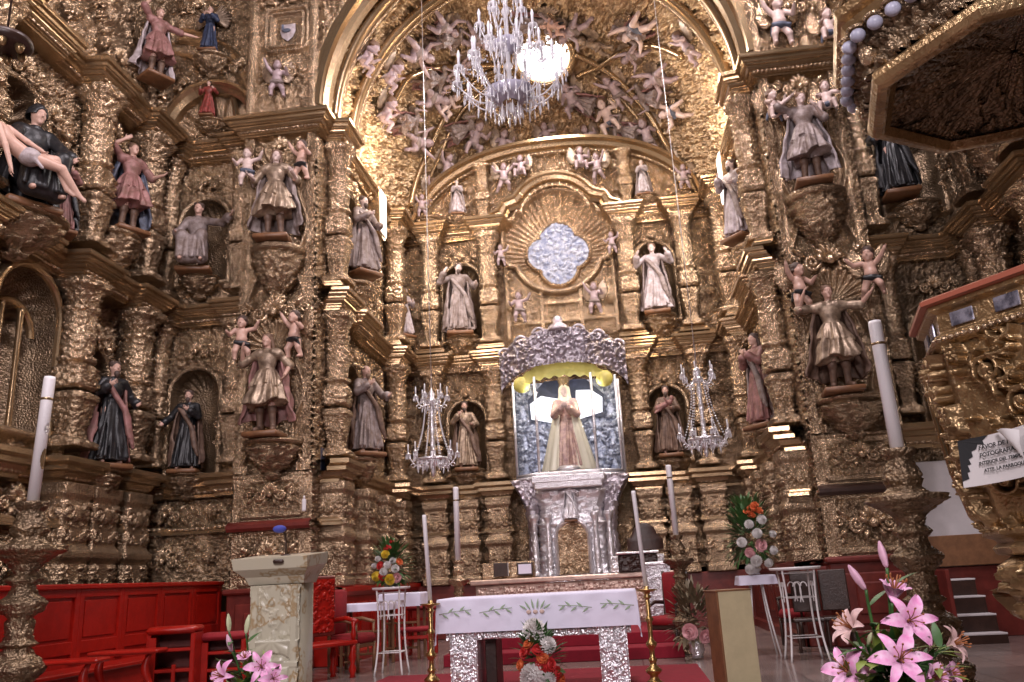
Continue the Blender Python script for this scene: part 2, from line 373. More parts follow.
def sweep(mb, fr, path, prof, z):
    P = np.array(path, float); d = np.diff(P, axis=0); d /= np.linalg.norm(d, axis=1)[:, None] + 1e-9; n = np.stack((-d[:, 1], d[:, 0]), 1)
    nv = np.concatenate((n[:1], n[:-1] + n[1:], n[-1:])); l = (nv ** 2).sum(1)
    nv = nv * np.where(l > 1.2, 2 / np.maximum(l, .4), 1)[:, None] if len(P) > 2 else nv
    nv[0] = n[0]; nv[-1] = n[-1]
    pr = np.array(prof, float); G = []
    for t, zz in pr: q = P + nv * t; G.append(fr(q[:, 0], q[:, 1], z + zz))
    V = np.stack(G); 
    for i in range(len(pr) - 1): mb.sheet(V[i:i + 2])          # hard edged mouldings
def bead_tube(mb, P, r=.035, gap=.10, n=6):
    P = np.asarray(P, float); L = np.concatenate(((0,), np.cumsum(np.linalg.norm(np.diff(P, axis=0), axis=1)))); k = max(2, int(L[-1] / gap)); t = np.linspace(0, k, k * 6 + 1); u = t / k * L[-1]
    mb.tube(np.stack([np.interp(u, L, P[:, i]) for i in range(3)], 1), r * np.maximum(np.abs(np.sin(PI * t)), .18) ** .6, n)
def beads(mb, fr, path, off, z, r=.035, gap=.10):
    P = np.array(path, float); bead_tube(mb, fr(P[:, 0], P[:, 1] + off, np.full(len(P), z)), r * 1.15, gap)
def mould(mb, fr, pts, d0, prof):
    P = np.array(pts, float); d = np.gradient(P, axis=0); d /= np.linalg.norm(d, axis=1)[:, None] + 1e-9; n = np.stack((-d[:, 1], d[:, 0]), 1)
    V = np.stack([fr(P[:, 0] + n[:, 0] * t, d0 + h, P[:, 1] + n[:, 1] * t) for t, h in prof])
    for i in range(len(prof) - 1): mb.sheet(V[i:i + 2])
def arc(c, z, r, a0, a1, n=40, ry=None): a = np.linspace(math.radians(a0), math.radians(a1), n); return np.stack((c + r * np.cos(a), z + (ry or r) * np.sin(a)), 1)
CORN = [(-.30, 0), (.03, 0), (.03, .04), (.06, .045), (.06, .08), (.085, .10), (.085, .125), (.12, .13), (.15, .165), (.155, .19), (.20, .20), (.20, .225), (.23, .24), (.245, .275), (.245, .30), (.29, .31), (.30, .33), (.30, .385), (-.30, .40)]
CORN2 = [(-.3, 0), (.04, 0), (.04, .06), (.10, .10), (.14, .18), (.22, .20), (.22, .27), (.30, .32), (.30, .40), (-.3, .40)]
BASEM = [(0, 0), (.10, 0), (.10, .05), (.06, .08), (.06, .11), (.02, .15), (0, .15)]
RND = [(-.07, 0), (-.06, .05), (-.035, .08), (0, .09), (.035, .08), (.06, .05), (.07, 0)]
BAND = [(-.20, 0), (-.20, .08), (-.15, .12), (-.11, .08), (-.09, .05), (.09, .05), (.11, .08), (.15, .12), (.20, .08), (.20, 0)]
def cornice(root, fr, path, prof, z, name='cornice', m=goldm, bd=((.08, .10),), gap=.11):
    mb = MB(); sweep(mb, fr, path, prof, z); o = mb.build(name, m, root, smooth=False)
    for off, dz in bd:
        b = MB(); beads(b, fr, path, off, z + dz, .035, gap); b.build('bead_moulding', goldb, o)
    return o
# ------------------------------------------------------------------ ornate columns (three parts each, shared meshes)
_cc = {}
def column_meshes(h, r):
    key = (round(h, 2), round(r, 3))
    if key in _cc: return _cc[key]
    out = []
    def part(nm, prof, n, rows, sq, k, amp, m, rep):
        p = interp_prof(prof, rows); e = np.interp(p[:, 1], [q[1] for q in prof], sq) if not np.isscalar(sq) else np.full(rows, sq)
        H = (H_SCROLL + H_LEAF)[k]
        mb = MB().lathe(p, n, sq=e, disp=lambda A, Z, R: amp * r / .2 * smp(H, A / (2 * PI) * rep + .13, Z / (2 * PI * r * 1.1 / rep)) * np.clip(R / (r * .5), 0, 1))
        V, Q, T = mb.arr(); out.append((nm, data(nm, V, Q, T, m)))
    a = h * .34; b = h * .84
    part('base', [(0, 0), (1.35 * r, 0), (1.35 * r, .03 * h), (1.1 * r, .045 * h), (.75 * r, .06 * h), (.70 * r, .10 * h), (1.08 * r, .27 * h), (1.2 * r, .28 * h), (1.2 * r, .305 * h), (1.0 * r, .32 * h), (0, .34 * h)], 72, 84, 7, 0, .030, gold, 5)
    part('shaft', [(0, a), (.92 * r, a), (1.12 * r, a + .02 * h), (1.12 * r, .46 * h), (.95 * r, .475 * h), (.8 * r, .49 * h), (1.1 * r, .51 * h), (1.1 * r, .525 * h), (.85 * r, .54 * h), (.98 * r, .66 * h), (.9 * r, .80 * h), (1.08 * r, .815 * h), (1.08 * r, b - .005 * h), (0, b)], 84, 150, [8, 8, 8, 6, 3, 2, 2, 2, 2, 2, 2, 2, 2, 2], 1, .045, goldb, 4)
    part('capital', [(0, b), (.78 * r, b), (.82 * r, .87 * h), (1.15 * r, .945 * h), (1.3 * r, .955 * h), (1.35 * r, .965 * h), (1.35 * r, h), (0, h)], 72, 44, [2, 2, 2.5, 4, 8, 8, 8, 8], 3, .055, goldb, 4)
    _cc[key] = out; return out
def column(root, p, z0, z1, r=.2, rz=0):
    e = bpy.data.objects.new('column', None); COL.objects.link(e); e.parent = root; e.empty_display_size = .1
    KIDS.setdefault(root.name, []).append(e)
    e.location = (float(p[0]), float(p[1]), z0); e.rotation_euler = (0, 0, rz)
    for nm, me in column_meshes(z1 - z0, r): link(nm, me, e)
    return e
_pd = {}
def pedestal(root, p, z0, z1, r=.26, rz=0):
    h = z1 - z0; k = (round(h, 2), round(r, 3))
    if k not in _pd:
        pr = interp_prof([(0, 0), (1.1 * r, 0), (1.1 * r, .07 * h), (.98 * r, .09 * h), (.98 * r, .42 * h), (1.02 * r, .43 * h), (1.16 * r, .46 * h), (1.16 * r, .50 * h), (1.0 * r, .53 * h), (.92 * r, .56 * h), (.92 * r, .88 * h), (1.06 * r, .92 * h), (1.06 * r, h), (0, h)], 150)
        def dp(A, Z, R):
            t = Z / h; m = ((t > .11) & (t < .41)) | ((t > .58) & (t < .87)); x = np.tan((A + PI / 4) % (PI / 2) - PI / 4) * .5 + .5
            return .075 * smp(H_SCROLL[1], x * .5 + .25, Z / (4.2 * r)) * m * (np.abs(x - .5) < .42)
        V, Q, T = MB().lathe(pr, 144, sq=30, disp=dp).arr(); _pd[k] = data('pedestal', V, Q, T, gold)
    return link('pedestal', _pd[k], root, (p[0], p[1], z0), rz)
_cb = {}
def corbel(root, p, ztop, h=1.0, r=.45, name='corbel', m=gold):
    k = (round(h, 2), round(r, 2))
    if k not in _cb:
        pr = interp_prof([(0, -h), (.1 * r, -.97 * h), (.22 * r, -.86 * h), (.16 * r, -.8 * h), (.5 * r, -.62 * h), (.82 * r, -.34 * h), (.92 * r, -.2 * h), (.8 * r, -.15 * h), (1.02 * r, -.1 * h), (1.06 * r, -.03 * h), (1.0 * r, 0), (0, 0)], 70)
        mb = MB().lathe(pr, 72, disp=lambda A, Z, R: .10 * smp(H_LEAF[1], A / (2 * PI) * 3, Z / .8) * np.clip(R / .12, 0, 1) * np.clip((-.1 * h - Z) / .05, 0, 1))
        V, Q, T = mb.arr(); _cb[k] = data(name, V, Q, T, m)
    o = link(name, _cb[k], root, (p[0], p[1], ztop)); return o
# ------------------------------------------------------------------ projecting carved ornaments (shared meshes)
def _oleaf(mb, x, z, a, L, W_, lift=.10, d0=.03):
    q = np.linspace(0, 1, 9); w_ = W_ * np.sin(PI * np.clip(q * .95 + .03, 0, 1)) ** .7 * (1 + .22 * np.sin(q * 22)); cx = x + q * L * np.cos(a); cz = z + q * L * np.sin(a); y = -(d0 + lift * np.sin(q * PI * .8)); nx, nz = -np.sin(a), np.cos(a)
    mb.sheet(np.stack([np.stack((cx + k * w_ * nx, y + .035 * (abs(k) - .5) * (1 if abs(k) > .2 else 1.4), cz + k * w_ * nz), 1) for k in (-1, -.5, 0, .5, 1)]))
def _ovol(mb, x, z, R, sg, a0=0., turns=1.6, r=.028, d=.07):
    q = np.linspace(0, turns * 2 * PI, 34); rr = R * (1 - q / q[-1] * .88); mb.tube(np.stack((x + sg * rr * np.cos(q + a0), np.full(34, -d) - .03 * q / q[-1], z + rr * np.sin(q + a0)), 1), r * (1 - .3 * q / q[-1]), 7)
def _orn(kind):
    mb = MB()
    if kind == 'crest':
        for k in range(7): _oleaf(mb, 0, -.04, PI / 2 + (k - 3) * .42, .26 - .022 * abs(k - 3), .045, .11)
        for s in (-1, 1): _ovol(mb, s * .20, -.06, .10, s, PI, 1.7); _ovol(mb, s * .40, -.02, .07, -s, 0, 1.5, .022); _oleaf(mb, s * .25, .0, PI / 2 - s * .9, .20, .04); _oleaf(mb, s * .3, -.10, -PI / 2 + s * .9, .16, .035); _oleaf(mb, s * .05, -.1, -PI / 2 + s * .5, .17, .035)
        mb.ball((0, -.13, -.05), (.06, .05, .06), 10, 7)
    elif kind == 'drop':
        for j in range(4):
            z = .36 - .24 * j; k_ = 1 - .14 * j
            for s in (-1, 1): _oleaf(mb, 0, z, PI / 2 - s * 1.0, .17 * k_, .04); _oleaf(mb, 0, z, -PI / 2 + s * .8, .15 * k_, .035)
            mb.ball((0, -.10, z), (.045 * k_, .045, .05 * k_), 9, 6)
            if j % 2 == 0: 
                for s in (-1, 1): _ovol(mb, s * .10, z - .12, .055, s, 0, 1.4, .018)
    else:
        for k in range(8): _oleaf(mb, 0, 0, k * PI / 4, .15, .05, .07)
        for k in range(8): _oleaf(mb, 0, 0, k * PI / 4 + .39, .10, .04, .10, .06)
        mb.ball((0, -.12, 0), (.04, .05, .04), 10, 7)
    V, Q, T = mb.arr(); return data('carved_ornament', V, Q, T, goldb)
_ORN = {}
def ornament(root, fr, kind, u, z, sc=1., d=.02):
    if kind not in _ORN: _ORN[kind] = _orn(kind)
    y = -fr.n; o = link('carved_' + {'crest': 'cresting', 'drop': 'garland', 'rose': 'rosette'}[kind], _ORN[kind], root, fr(u, d, z), math.atan2(-y[0], y[1])); o.scale = (sc, sc, sc); return o
# ------------------------------------------------------------------ the room
def setting(name, mb, m): o = mb.build(name, m, smooth=False); o['kind'] = 'structure'; return o
floorm = mat('polished_floor_tiles', (.23, .17, .15), 0, .22, .03, 6, .35, 3, (.12, .09, .085), coat=.2)
nt = floorm.node_tree; bk = nt.nodes.new('ShaderNodeTexBrick'); tcf = nt.nodes.new('ShaderNodeTexCoord'); nt.links.new(tcf.outputs['Object'], bk.inputs['Vector'])
bk.offset = 0; bk.inputs['Scale'].default_value = 1.6; bk.inputs['Color1'].default_value = (.30, .22, .20, 1); bk.inputs['Color2'].default_value = (.19, .15, .14, 1); bk.inputs['Mortar'].default_value = (.05, .04, .04, 1)
bk.inputs['Brick Width'].default_value = 1; bk.inputs['Row Height'].default_value = 1; bk.inputs['Mortar Size'].default_value = .012
nt.links.new(bk.outputs['Color'], nt.nodes['Principled BSDF'].inputs['Base Color'])
wallm = mat('dark_gilded_plaster', (.16, .10, .05), .3, .6, .2, 8, .3, 3)
setting('floor', MB().box((0, 9, -.1), (22, 26, .2), .005), floorm)
setting('wall_back', MB().box((0, 22.3, 6), (12, .2, 12), .01), wallm)
for s, nm in ((-1, 'left'), (1, 'right')):
    setting('wall_chancel_' + nm, MB().box((s * 5.35, 18.4, 5.3), (.16, 6.2, 10.6), .01), wallm)
    setting('wall_' + nm, MB().box((s * 9.0, 8.6, 8), (.2, 14.0, 16), .01), wallm)
    setting('wall_transept_' + nm, MB().box((s * 7.4, 16.1, 8), (3.6, .2, 16), .01), wallm)
setting('transept_light_block', MB().box((7.1, 7.6, 11.3), (4.0, 9.6, .3), .02), wallm)  # unseen slab, added on this side only to keep light off the right transept
# ------------------------------------------------------------------ high altarpiece on the back wall
AP = Fr((0, 20.9), (1, 0), (0, -1))
def niche_h(D, U, Z, c, a, zb, zs, depth=.36, ribs=9):
    sd = sd_arch(U, Z, c, a, zb, zs); rho = np.where(Z > zs, np.hypot(U - c, Z - zs), np.abs(U - c)) / a
    rec = -depth * np.sqrt(np.clip(1 - rho ** 2, 0, 1)) - .05
    th = np.arctan2(Z - zs, U - c); rec = rec + np.where(Z > zs, .035 * np.cos(th * ribs * 2) * np.clip(rho * 1.3, 0, 1), 0)
    D = np.where(sd < 0, rec, D); D = np.where(np.abs(sd - .05) < .07, np.maximum(ringh(sd, .05, .07, .10), .02), D)
    return D
def shell_h(D, U, Z, c, z, R, zdown=0, n=11, amp=.16):
    rho = np.hypot(U - c, Z - z) / R; th = np.arctan2(Z - z, U - c); edge = 1 + .05 * np.abs(np.cos(th * n)); m = (rho < edge) & (Z > z - zdown)
    return np.where(m, .05 + amp * rho ** 1.5 + .03 * np.cos(th * 2 * n) * np.clip(rho * 1.5, 0, 1), D)
def niche_split(niches):
    def f(u, z):
        lab = np.zeros(len(u), int)
        for k, n in enumerate(niches): lab[sd_arch(u, z, *n[:4]) < 0] = k + 1
        return lab
    return f
def wall_panels(root, fr, u0, u1, niches, extra=None, z0=1.35, z1=10.30, k=0, res=.02, m=gold, off=.0):
    def h(U, Z):
        D = ground(U, Z, k, .52, .11, ou=off) + ground(U, Z, 4, .31, .03) - .12
        D = np.where(Z < 2.45, ground(U, Z, 3, .6, .11, ou=off), D)
        if extra: D = extra(D, U, Z)
        for n in niches: D = niche_h(D, U, Z, *n)
        return D
    cuts = [z0, 2.5, 3.55, 6.55, z1]; cuts = [c for c in cuts if c >= z0]
    for a, b in zip(cuts[:-1], cuts[1:]):
        ns = [n for n in niches if n[2] < b and n[3] > a]
        carved(root, fr, u0, u1, a, b, h, res, m, split=niche_split(ns) if ns else None, m2=goldd)  # niche interiors get the darker gilding
hi = thing('high_altarpiece', 'towering gilded altarpiece on the back wall with scallop medallion above the glass case', 'altarpiece', (0, 0, 0))
AN = [(-2.66, .50, 7.45, 9.05), (2.50, .50, 7.55, 9.15), (-2.64, .46, 3.95, 5.30), (2.45, .46, 3.95, 5.30)]
def sd_mixti(U, Z):   # mixtilinear outline round the medallion
    return np.minimum(np.minimum(sd_rect(U, Z, 0, 10.05, 1.42, .62, .25), np.hypot(U, Z - 10.25) - 1.2), np.hypot(U, Z - 9.72) - 1.12)
def sd_quat(U, Z): return np.min([np.hypot(U - a, Z - 9.72 - b) - .46 for a, b in ((.36, .03), (-.36, .03), (0, .42), (0, -.40))] + [np.hypot(U, Z - 9.72) - .5], 0)
def apse_extra(D, U, Z):
    sm = sd_mixti(U, Z); th = np.arctan2(Z - 9.72, U); sq = sd_quat(U, Z)
    # plain framed field below the shell
    D = np.where((np.abs(U) < 1.42) & (Z > 7.35) & (Z < 10.2), ground(U, Z, 2, .5, .035) - .03, D)
    for e in (-1.42, 1.42, -.52, .52):
        D = np.where((np.abs(U - e) < .05) & (Z > 7.35) & (Z < (9.9 if abs(e) > 1 else 8.75)), .08, D)
    for zz, uu in ((8.25, .52), (7.75, 1.4), (8.72, .52)): D = np.where((np.abs(Z - zz) < .05) & (np.abs(U) < uu), .08, D)
    D = np.where(sm < .02, .02 - .34 * np.exp(-np.clip(sq, 0, 9) * 1.3) + .03 * np.cos(th * 56) * np.clip(sq * 4, 0, 1), D)
    D = np.where(np.abs(sm - .07) < .09, np.maximum(D, ringh(sm, .07, .09, .15)), D)
    D = np.where(np.abs(sq - .05) < .06, ringh(sq, .05, .06, .08) - .25 + .02 * np.cos(th * 70), D)
    return D
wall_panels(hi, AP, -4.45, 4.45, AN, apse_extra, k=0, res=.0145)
for z0, z1 in ((7.05, 10.28), (3.55, 6.57)):
    for u in (-1.87, -3.45, 1.80, 3.30): column(hi, AP(u, .28, 0), z0 + .15, z1, .21)
for u in (-1.87, -2.66, -3.45, 1.80, 2.5, 3.30): pedestal(hi, AP(u, .22, 0), 1.24, 3.22, .30)
cb_ = [(u, .28, .36) for u in (-1.87, -3.45, 1.80, 3.30)]
for u0, u1, bb in ((-4.3, -1.55, cb_[:2]), (1.45, 4.3, cb_[2:])):
    cornice(hi, AP, path_of(u0, u1, .05, bb), CORN, 10.27)
    cornice(hi, AP, path_of(u0, u1, .05, bb), CORN, 6.56)
    cornice(hi, AP, path_of(u0, u1, .05, bb), BASEM, 7.05, 'moulding', bd=())
    cornice(hi, AP, path_of(u0, u1, .05, bb), CORN2, 3.2, 'moulding')
    cornice(hi, AP, path_of(u0, u1, .05, bb), BASEM, 2.42, 'moulding', bd=())
for n in AN: corbel(hi, AP(n[0], .12, 0), n[2] + .06, .75 if n[2] > 6 else .6, .42)
for n in AN:
    ornament(hi, AP, 'crest', n[0], n[3] + n[1] + .22, 1.0)
    for e in (-1, 1): ornament(hi, AP, 'drop', n[0] + e * (n[1] + .13), (n[2] + n[3]) / 2 + .2, .85)
    ornament(hi, AP, 'crest', n[0], n[2] - .75, .9, .1)
for u in (-3.9, 3.85, -1.35, 1.30):
    for z in (9.3, 8.2, 5.9, 4.7): ornament(hi, AP, 'rose' if z in (8.2, 4.7) else 'drop', u, z, .85)
for u in (-1.2, -.4, .4, 1.2): ornament(hi, AP, 'crest', u, 6.9 if abs(u) < 1 else 7.0, .8)
for u in (-3.05, -2.25, 2.1, 2.9): 
    for z in (1.85, 2.85): ornament(hi, AP, 'rose', u, z, 1.1)
for u in (-2.95, 2.95): ornament(hi, AP, 'crest', u, 11.0, .8)
for u, z in ((0, 11.95), (-.55, 11.95), (.55, 11.95), (-2.3, 11.7), (2.3, 11.7)): ornament(hi, AP, 'crest' if u == 0 else 'rose', u, z, .9)
# crest above the cornice
def crest_top(u): return 10.65 + 2.1 * np.sqrt(np.clip(1 - (np.abs(u) / 3.75) ** 2.3, 0, 1))
def crest_h(U, Z):
    D = ground(U, Z, 1, .7, .15); D = np.where(sd_mixti(U, Z) < .12, apse_extra(D, U, Z), D); return D
carved(hi, AP, -3.75, 3.75, 10.05, 12.75, crest_h, .02, goldb, 'crest_panel', keep=lambda u, z: (z < crest_top(u) - .02) & ((z > 10.6) | (np.abs(u) < 1.6)))
uu = np.linspace(-3.74, 3.74, 70); mb = MB(); mould(mb, AP, np.stack((uu, crest_top(uu)), 1), .0, [(-.2, 0), (-.2, .12), (-.1, .18), (-.05, .28), (.06, .3), (.1, .42), (.18, .42), (.2, 0)])
co = mb.build('crest_arch', goldm, hi, False)
mb = MB()
aa = np.linspace(-3.6, 3.6, 80); bead_tube(mb, AP(aa, .24, crest_top(aa) - .2), .05, .11)
mb.build('bead_moulding', goldb, co)
mb = MB(); L = [(-1.62, 10.5), (-1.60, 10.72), (-1.40, 10.78), (-1.28, 11.02), (-1.0, 11.1), (-.82, 11.28)]
pts = np.array(L + [tuple(p) for p in arc(0, 10.62, 1.06, 140, 40, 22)] + [(-a, b) for a, b in L[::-1]])
mould(mb, AP, pts, .08, [(-.10, 0), (-.10, .1), (-.02, .14), (.02, .26), (.12, .28), (.16, .36), (.22, .36), (.22, 0)]); mb.build('medallion_hood', goldm, hi, False)
mb = MB()
pp_ = arc(0, 10.62, .95, 170, 10, 40); bead_tube(mb, AP(pp_[:, 0], .22, pp_[:, 1]), .075, .17, 8)
mb.build('egg_moulding', goldb, hi)
for u in (-1.95, 1.95): column(hi, AP(u, .2, 0), 10.75, 12.35, .17)
for u in (-2.65, 2.45, -3.5, 3.45): corbel(hi, AP(u, .25, 0), 10.92, .4, .30)
glassq = mat('pale_relief_glass', (.42, .43, .50), 0, .25, .6, 9, .5, 7, (.18, .20, .30), emit=(.75, .78, 1.0), es=.05)
t_ = np.linspace(-.95, .95, 90); U, Z = np.meshgrid(t_, t_ + 9.72); k = sd_quat(U, Z).reshape(-1); Q = gridq(90, 90); Q = Q[(k[Q] < .03).all(1)]
D = -.22 + .05 * smp(H_LEAF[0], U * .9, Z * .9); ids, inv = np.unique(Q, return_inverse=True)
tag(put('quatrefoil_window', AP(U, D, Z).reshape(-1, 3)[ids], inv.reshape(-1, 4), glassq), 'pale quatrefoil relief glass set in the scallop medallion of the high altarpiece', 'window')
# ------------------------------------------------------------------ presbytery side altarpieces
lit = mat('sunlit_window_pane', (.9, .9, .9), 0, .5, emit=(1, .97, .95), es=3.2)
PS = {}
for s, side in ((-1, 'left'), (1, 'right')):
    fr = Fr((s * 4.45, 0), (0, 1), (-s, 0)); PS[s] = fr
    root = thing('side_altarpiece', ('gilded carved altarpiece lining the chancel wall behind the white flower stand and red armchair' if s < 0 else 'gilded carved altarpiece lining the chancel wall behind the tall white and orange bouquet'), 'altarpiece', (0, 0, 0))
    ns = [(16.85, .5, 7.7, 9.35), (16.9, .5, 3.85, 5.4), (20.35, .3, 7.5, 8.6)]
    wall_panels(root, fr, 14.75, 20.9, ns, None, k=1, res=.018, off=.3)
    cs = (15.3, 19.75)
    for z0, z1 in ((7.05, 10.28), (3.55, 6.57)):
        for u in cs: column(root, fr(u, .27, 0), z0 + .15, z1, .21)
    for u in cs + (16.85, 18.3): pedestal(root, fr(u, .22, 0), 1.34, 3.22, .30)
    bb = [(u, .28, .34) for u in cs]
    cornice(root, fr, path_of(14.75, 20.85, .05, bb), CORN, 10.27)
    cornice(root, fr, path_of(14.75, 20.85, .05, bb + [(16.85, .4, .25)]), CORN, 6.56)
    cornice(root, fr, path_of(14.75, 20.85, .05, bb), BASEM, 7.05, 'moulding', bd=())
    cornice(root, fr, path_of(14.75, 20.85, .05, bb), CORN2, 3.2, 'moulding')
    cornice(root, fr, path_of(14.75, 20.85, .05, bb), BASEM, 2.42, 'moulding', bd=())
    for n in ns[:2]: corbel(root, fr(n[0], .15, 0), n[2] + .05, .8, .40)
    corbel(root, fr(20.3, .3, 0), 7.5, .5, .28)
    for n in ns[:2]:
        ornament(root, fr, 'crest', n[0], n[3] + n[1] + .22, 1.0)
        for e in (-1, 1): ornament(root, fr, 'drop', n[0] + e * (n[1] + .16), (n[2] + n[3]) / 2 + .2, .9)
    for u in (18.0, 18.85):
        for z in (8.9, 7.9, 5.8, 4.6): ornament(root, fr, 'drop' if z in (8.9, 5.8) else 'rose', u, z, 1.0)
    for u in (16.1, 17.6, 19.1): 
        for z in (1.9, 2.85): ornament(root, fr, 'crest', u, z, .9)
    # narrow lit window over the saint
    f = MB(); f.box(fr(18.35, .20, 10.14), (.3, .60, 1.22), .02); wf = f.build('window_1' if s < 0 else 'window_2', goldm, None, False); wf['kind'] = 'structure'
    link('window_pane', data('window_pane', *MB().box(fr(18.35, .36, 10.14), (.03, .48, 1.08), .005).arr()[:2], None, lit, False), wf)
    # red wooden plinth
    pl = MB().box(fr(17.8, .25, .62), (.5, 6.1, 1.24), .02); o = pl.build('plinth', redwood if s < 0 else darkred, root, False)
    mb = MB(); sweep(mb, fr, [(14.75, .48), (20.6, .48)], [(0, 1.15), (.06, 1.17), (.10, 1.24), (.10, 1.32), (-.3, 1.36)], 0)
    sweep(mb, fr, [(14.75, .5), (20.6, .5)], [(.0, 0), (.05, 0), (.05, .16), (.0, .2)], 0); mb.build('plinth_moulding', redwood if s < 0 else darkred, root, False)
    mb = MB()
    for u in np.arange(15.3, 20.4, .85): mb.box(fr(u, .505, .68), (.04, .66, .72), .018).box(fr(u, .53, .68), (.04, .42, .48), .018)
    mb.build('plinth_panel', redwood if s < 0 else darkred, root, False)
mb = MB().box((0, 20.75, .62), (8.4, .5, 1.24), .02); o = mb.build('plinth', darkred, hi, False)
# ------------------------------------------------------------------ the two piers of the chancel arch
for s in (-1, 1):
    fr = Fr((s * 5.15, 14.62), (1, 0), (0, -1))
    root = thing('gilded_pier', ('gilded chancel pier beside the marble lectern with two archangels on corbels' if s < 0 else 'gilded chancel pier beside the tall white candle with two angels on corbels'), 'pier', (0, 0, 0))
    def ph(U, Z):
        D = ground(U, Z, 2, .52, .11, ou=.26)
        for zc, hh in ((1.9, .40), (2.95, .28)):
            sd = sd_rect(U, Z, 0, zc, .52, hh); nr = np.abs(Z - zc) < hh + .2; D = np.where(nr & (np.abs(sd - .04) < .05), .08, np.where(nr & (sd > .08), .0, D))
            D = np.where((np.abs(Z - zc) > hh + .09) & (np.abs(Z - zc) < hh + .16), .03, D)
        return D
    def wav(U, Z):
        D = ground(U, Z, 4, .5, .05, ou=.2)
        q = np.where(Z < 6.45, Z - 3.4, Z - 6.6); per = np.where(Z < 6.45, 3.0, 3.35); t = np.clip(q / per, 0, 1)
        wd = .44 + .10 * np.cos(t * 4 * PI) * (t > .05)
        D = np.where(np.abs(U) > .66, ground(U, Z, 0, .4, .07) + .06, D)
        D = np.where(np.abs(U) < wd, ground(U, Z, 3, .6, .03) - .12, D)
        sd = np.abs(U) - wd - .045; D = np.where(np.abs(sd) < .045, ringh(sd, 0, .045, .10), D)
        sd = np.abs(U) - .62; D = np.where(np.abs(sd) < .035, .09, D)
        for zz in ((9.35 if s > 0 else 9.30), 5.72): D = shell_h(D, U, Z, 0, zz, .52)
        return D
    carved(root, fr, -.75, .75, 1.35, 2.42, ph, .017, gold); carved(root, fr, -.75, .75, 2.42, 3.4, ph, .017, gold)
    carved(root, fr, -.75, .75, 3.4, 6.5, wav, .0135, gold); carved(root, fr, -.75, .75, 6.5, 10.3, wav, .0135, gold)
    for zz, pf in ((10.27, CORN),):
        cornice(root, fr, [(-.8, -1.0), (-.8, .12), (.8, .12), (.8, -1.0)], pf, zz, gap=.08)
        # return of the cornice along the inner face joins the chancel altarpiece
    cornice(root, fr, [(-.78, .06), (.78, .06)], [(0, 0), (.10, 0), (.14, .05), (.14, .11), (.06, .16), (0, .18)], 2.36, 'moulding', darkred if s < 0 else darkwood, bd=())
    mb = MB().box((s * 5.15, 15.3, .66), (1.56, 1.5, 1.32), .03); mb.box((s * 5.15, 14.56, 1.33), (1.66, .2, .1), .03).box((s * 5.15, 14.56, .12), (1.66, .2, .24), .03)
    mb.box((s * 5.15, 14.54, .72), (1.2, .06, .8), .025).box((s * 5.15, 14.51, .72), (.85, .06, .5), .025)
    mb.build('plinth', darkred, root, False)
    mb = MB().box((s * 5.15, 15.35, 5.9), (1.44, 1.15, 9.1), .02); mb.build('core', wallm, root, False)
    for fx in (-1, 1):     # carved returns of the pier
        f2 = Fr((s * 5.15 + fx * .75, 14.62), (0, 1), (fx, 0))
        if fx == -s or True: carved(root, f2, 0, .78, 1.35, 10.3, lambda U, Z: ground(U, Z, 1, .5, .07, ou=.1) - .02, .022, gold, 'side_panel')
    for z, k in ((6.52, 1.5), (10.02, 1.1), (3.05, 1.0), (1.95, 1.3)): ornament(root, fr, 'crest', 0, z, k, .03)
    for e in (-1, 1):
        for z in (4.3, 5.4, 7.6, 8.6): ornament(root, fr, 'drop', e * .68, z, .55, .06)
    for zt in (7.72, 3.95): corbel(root, (s * 5.10, 14.5), zt, 1.15 if zt > 5 else .72, .52)
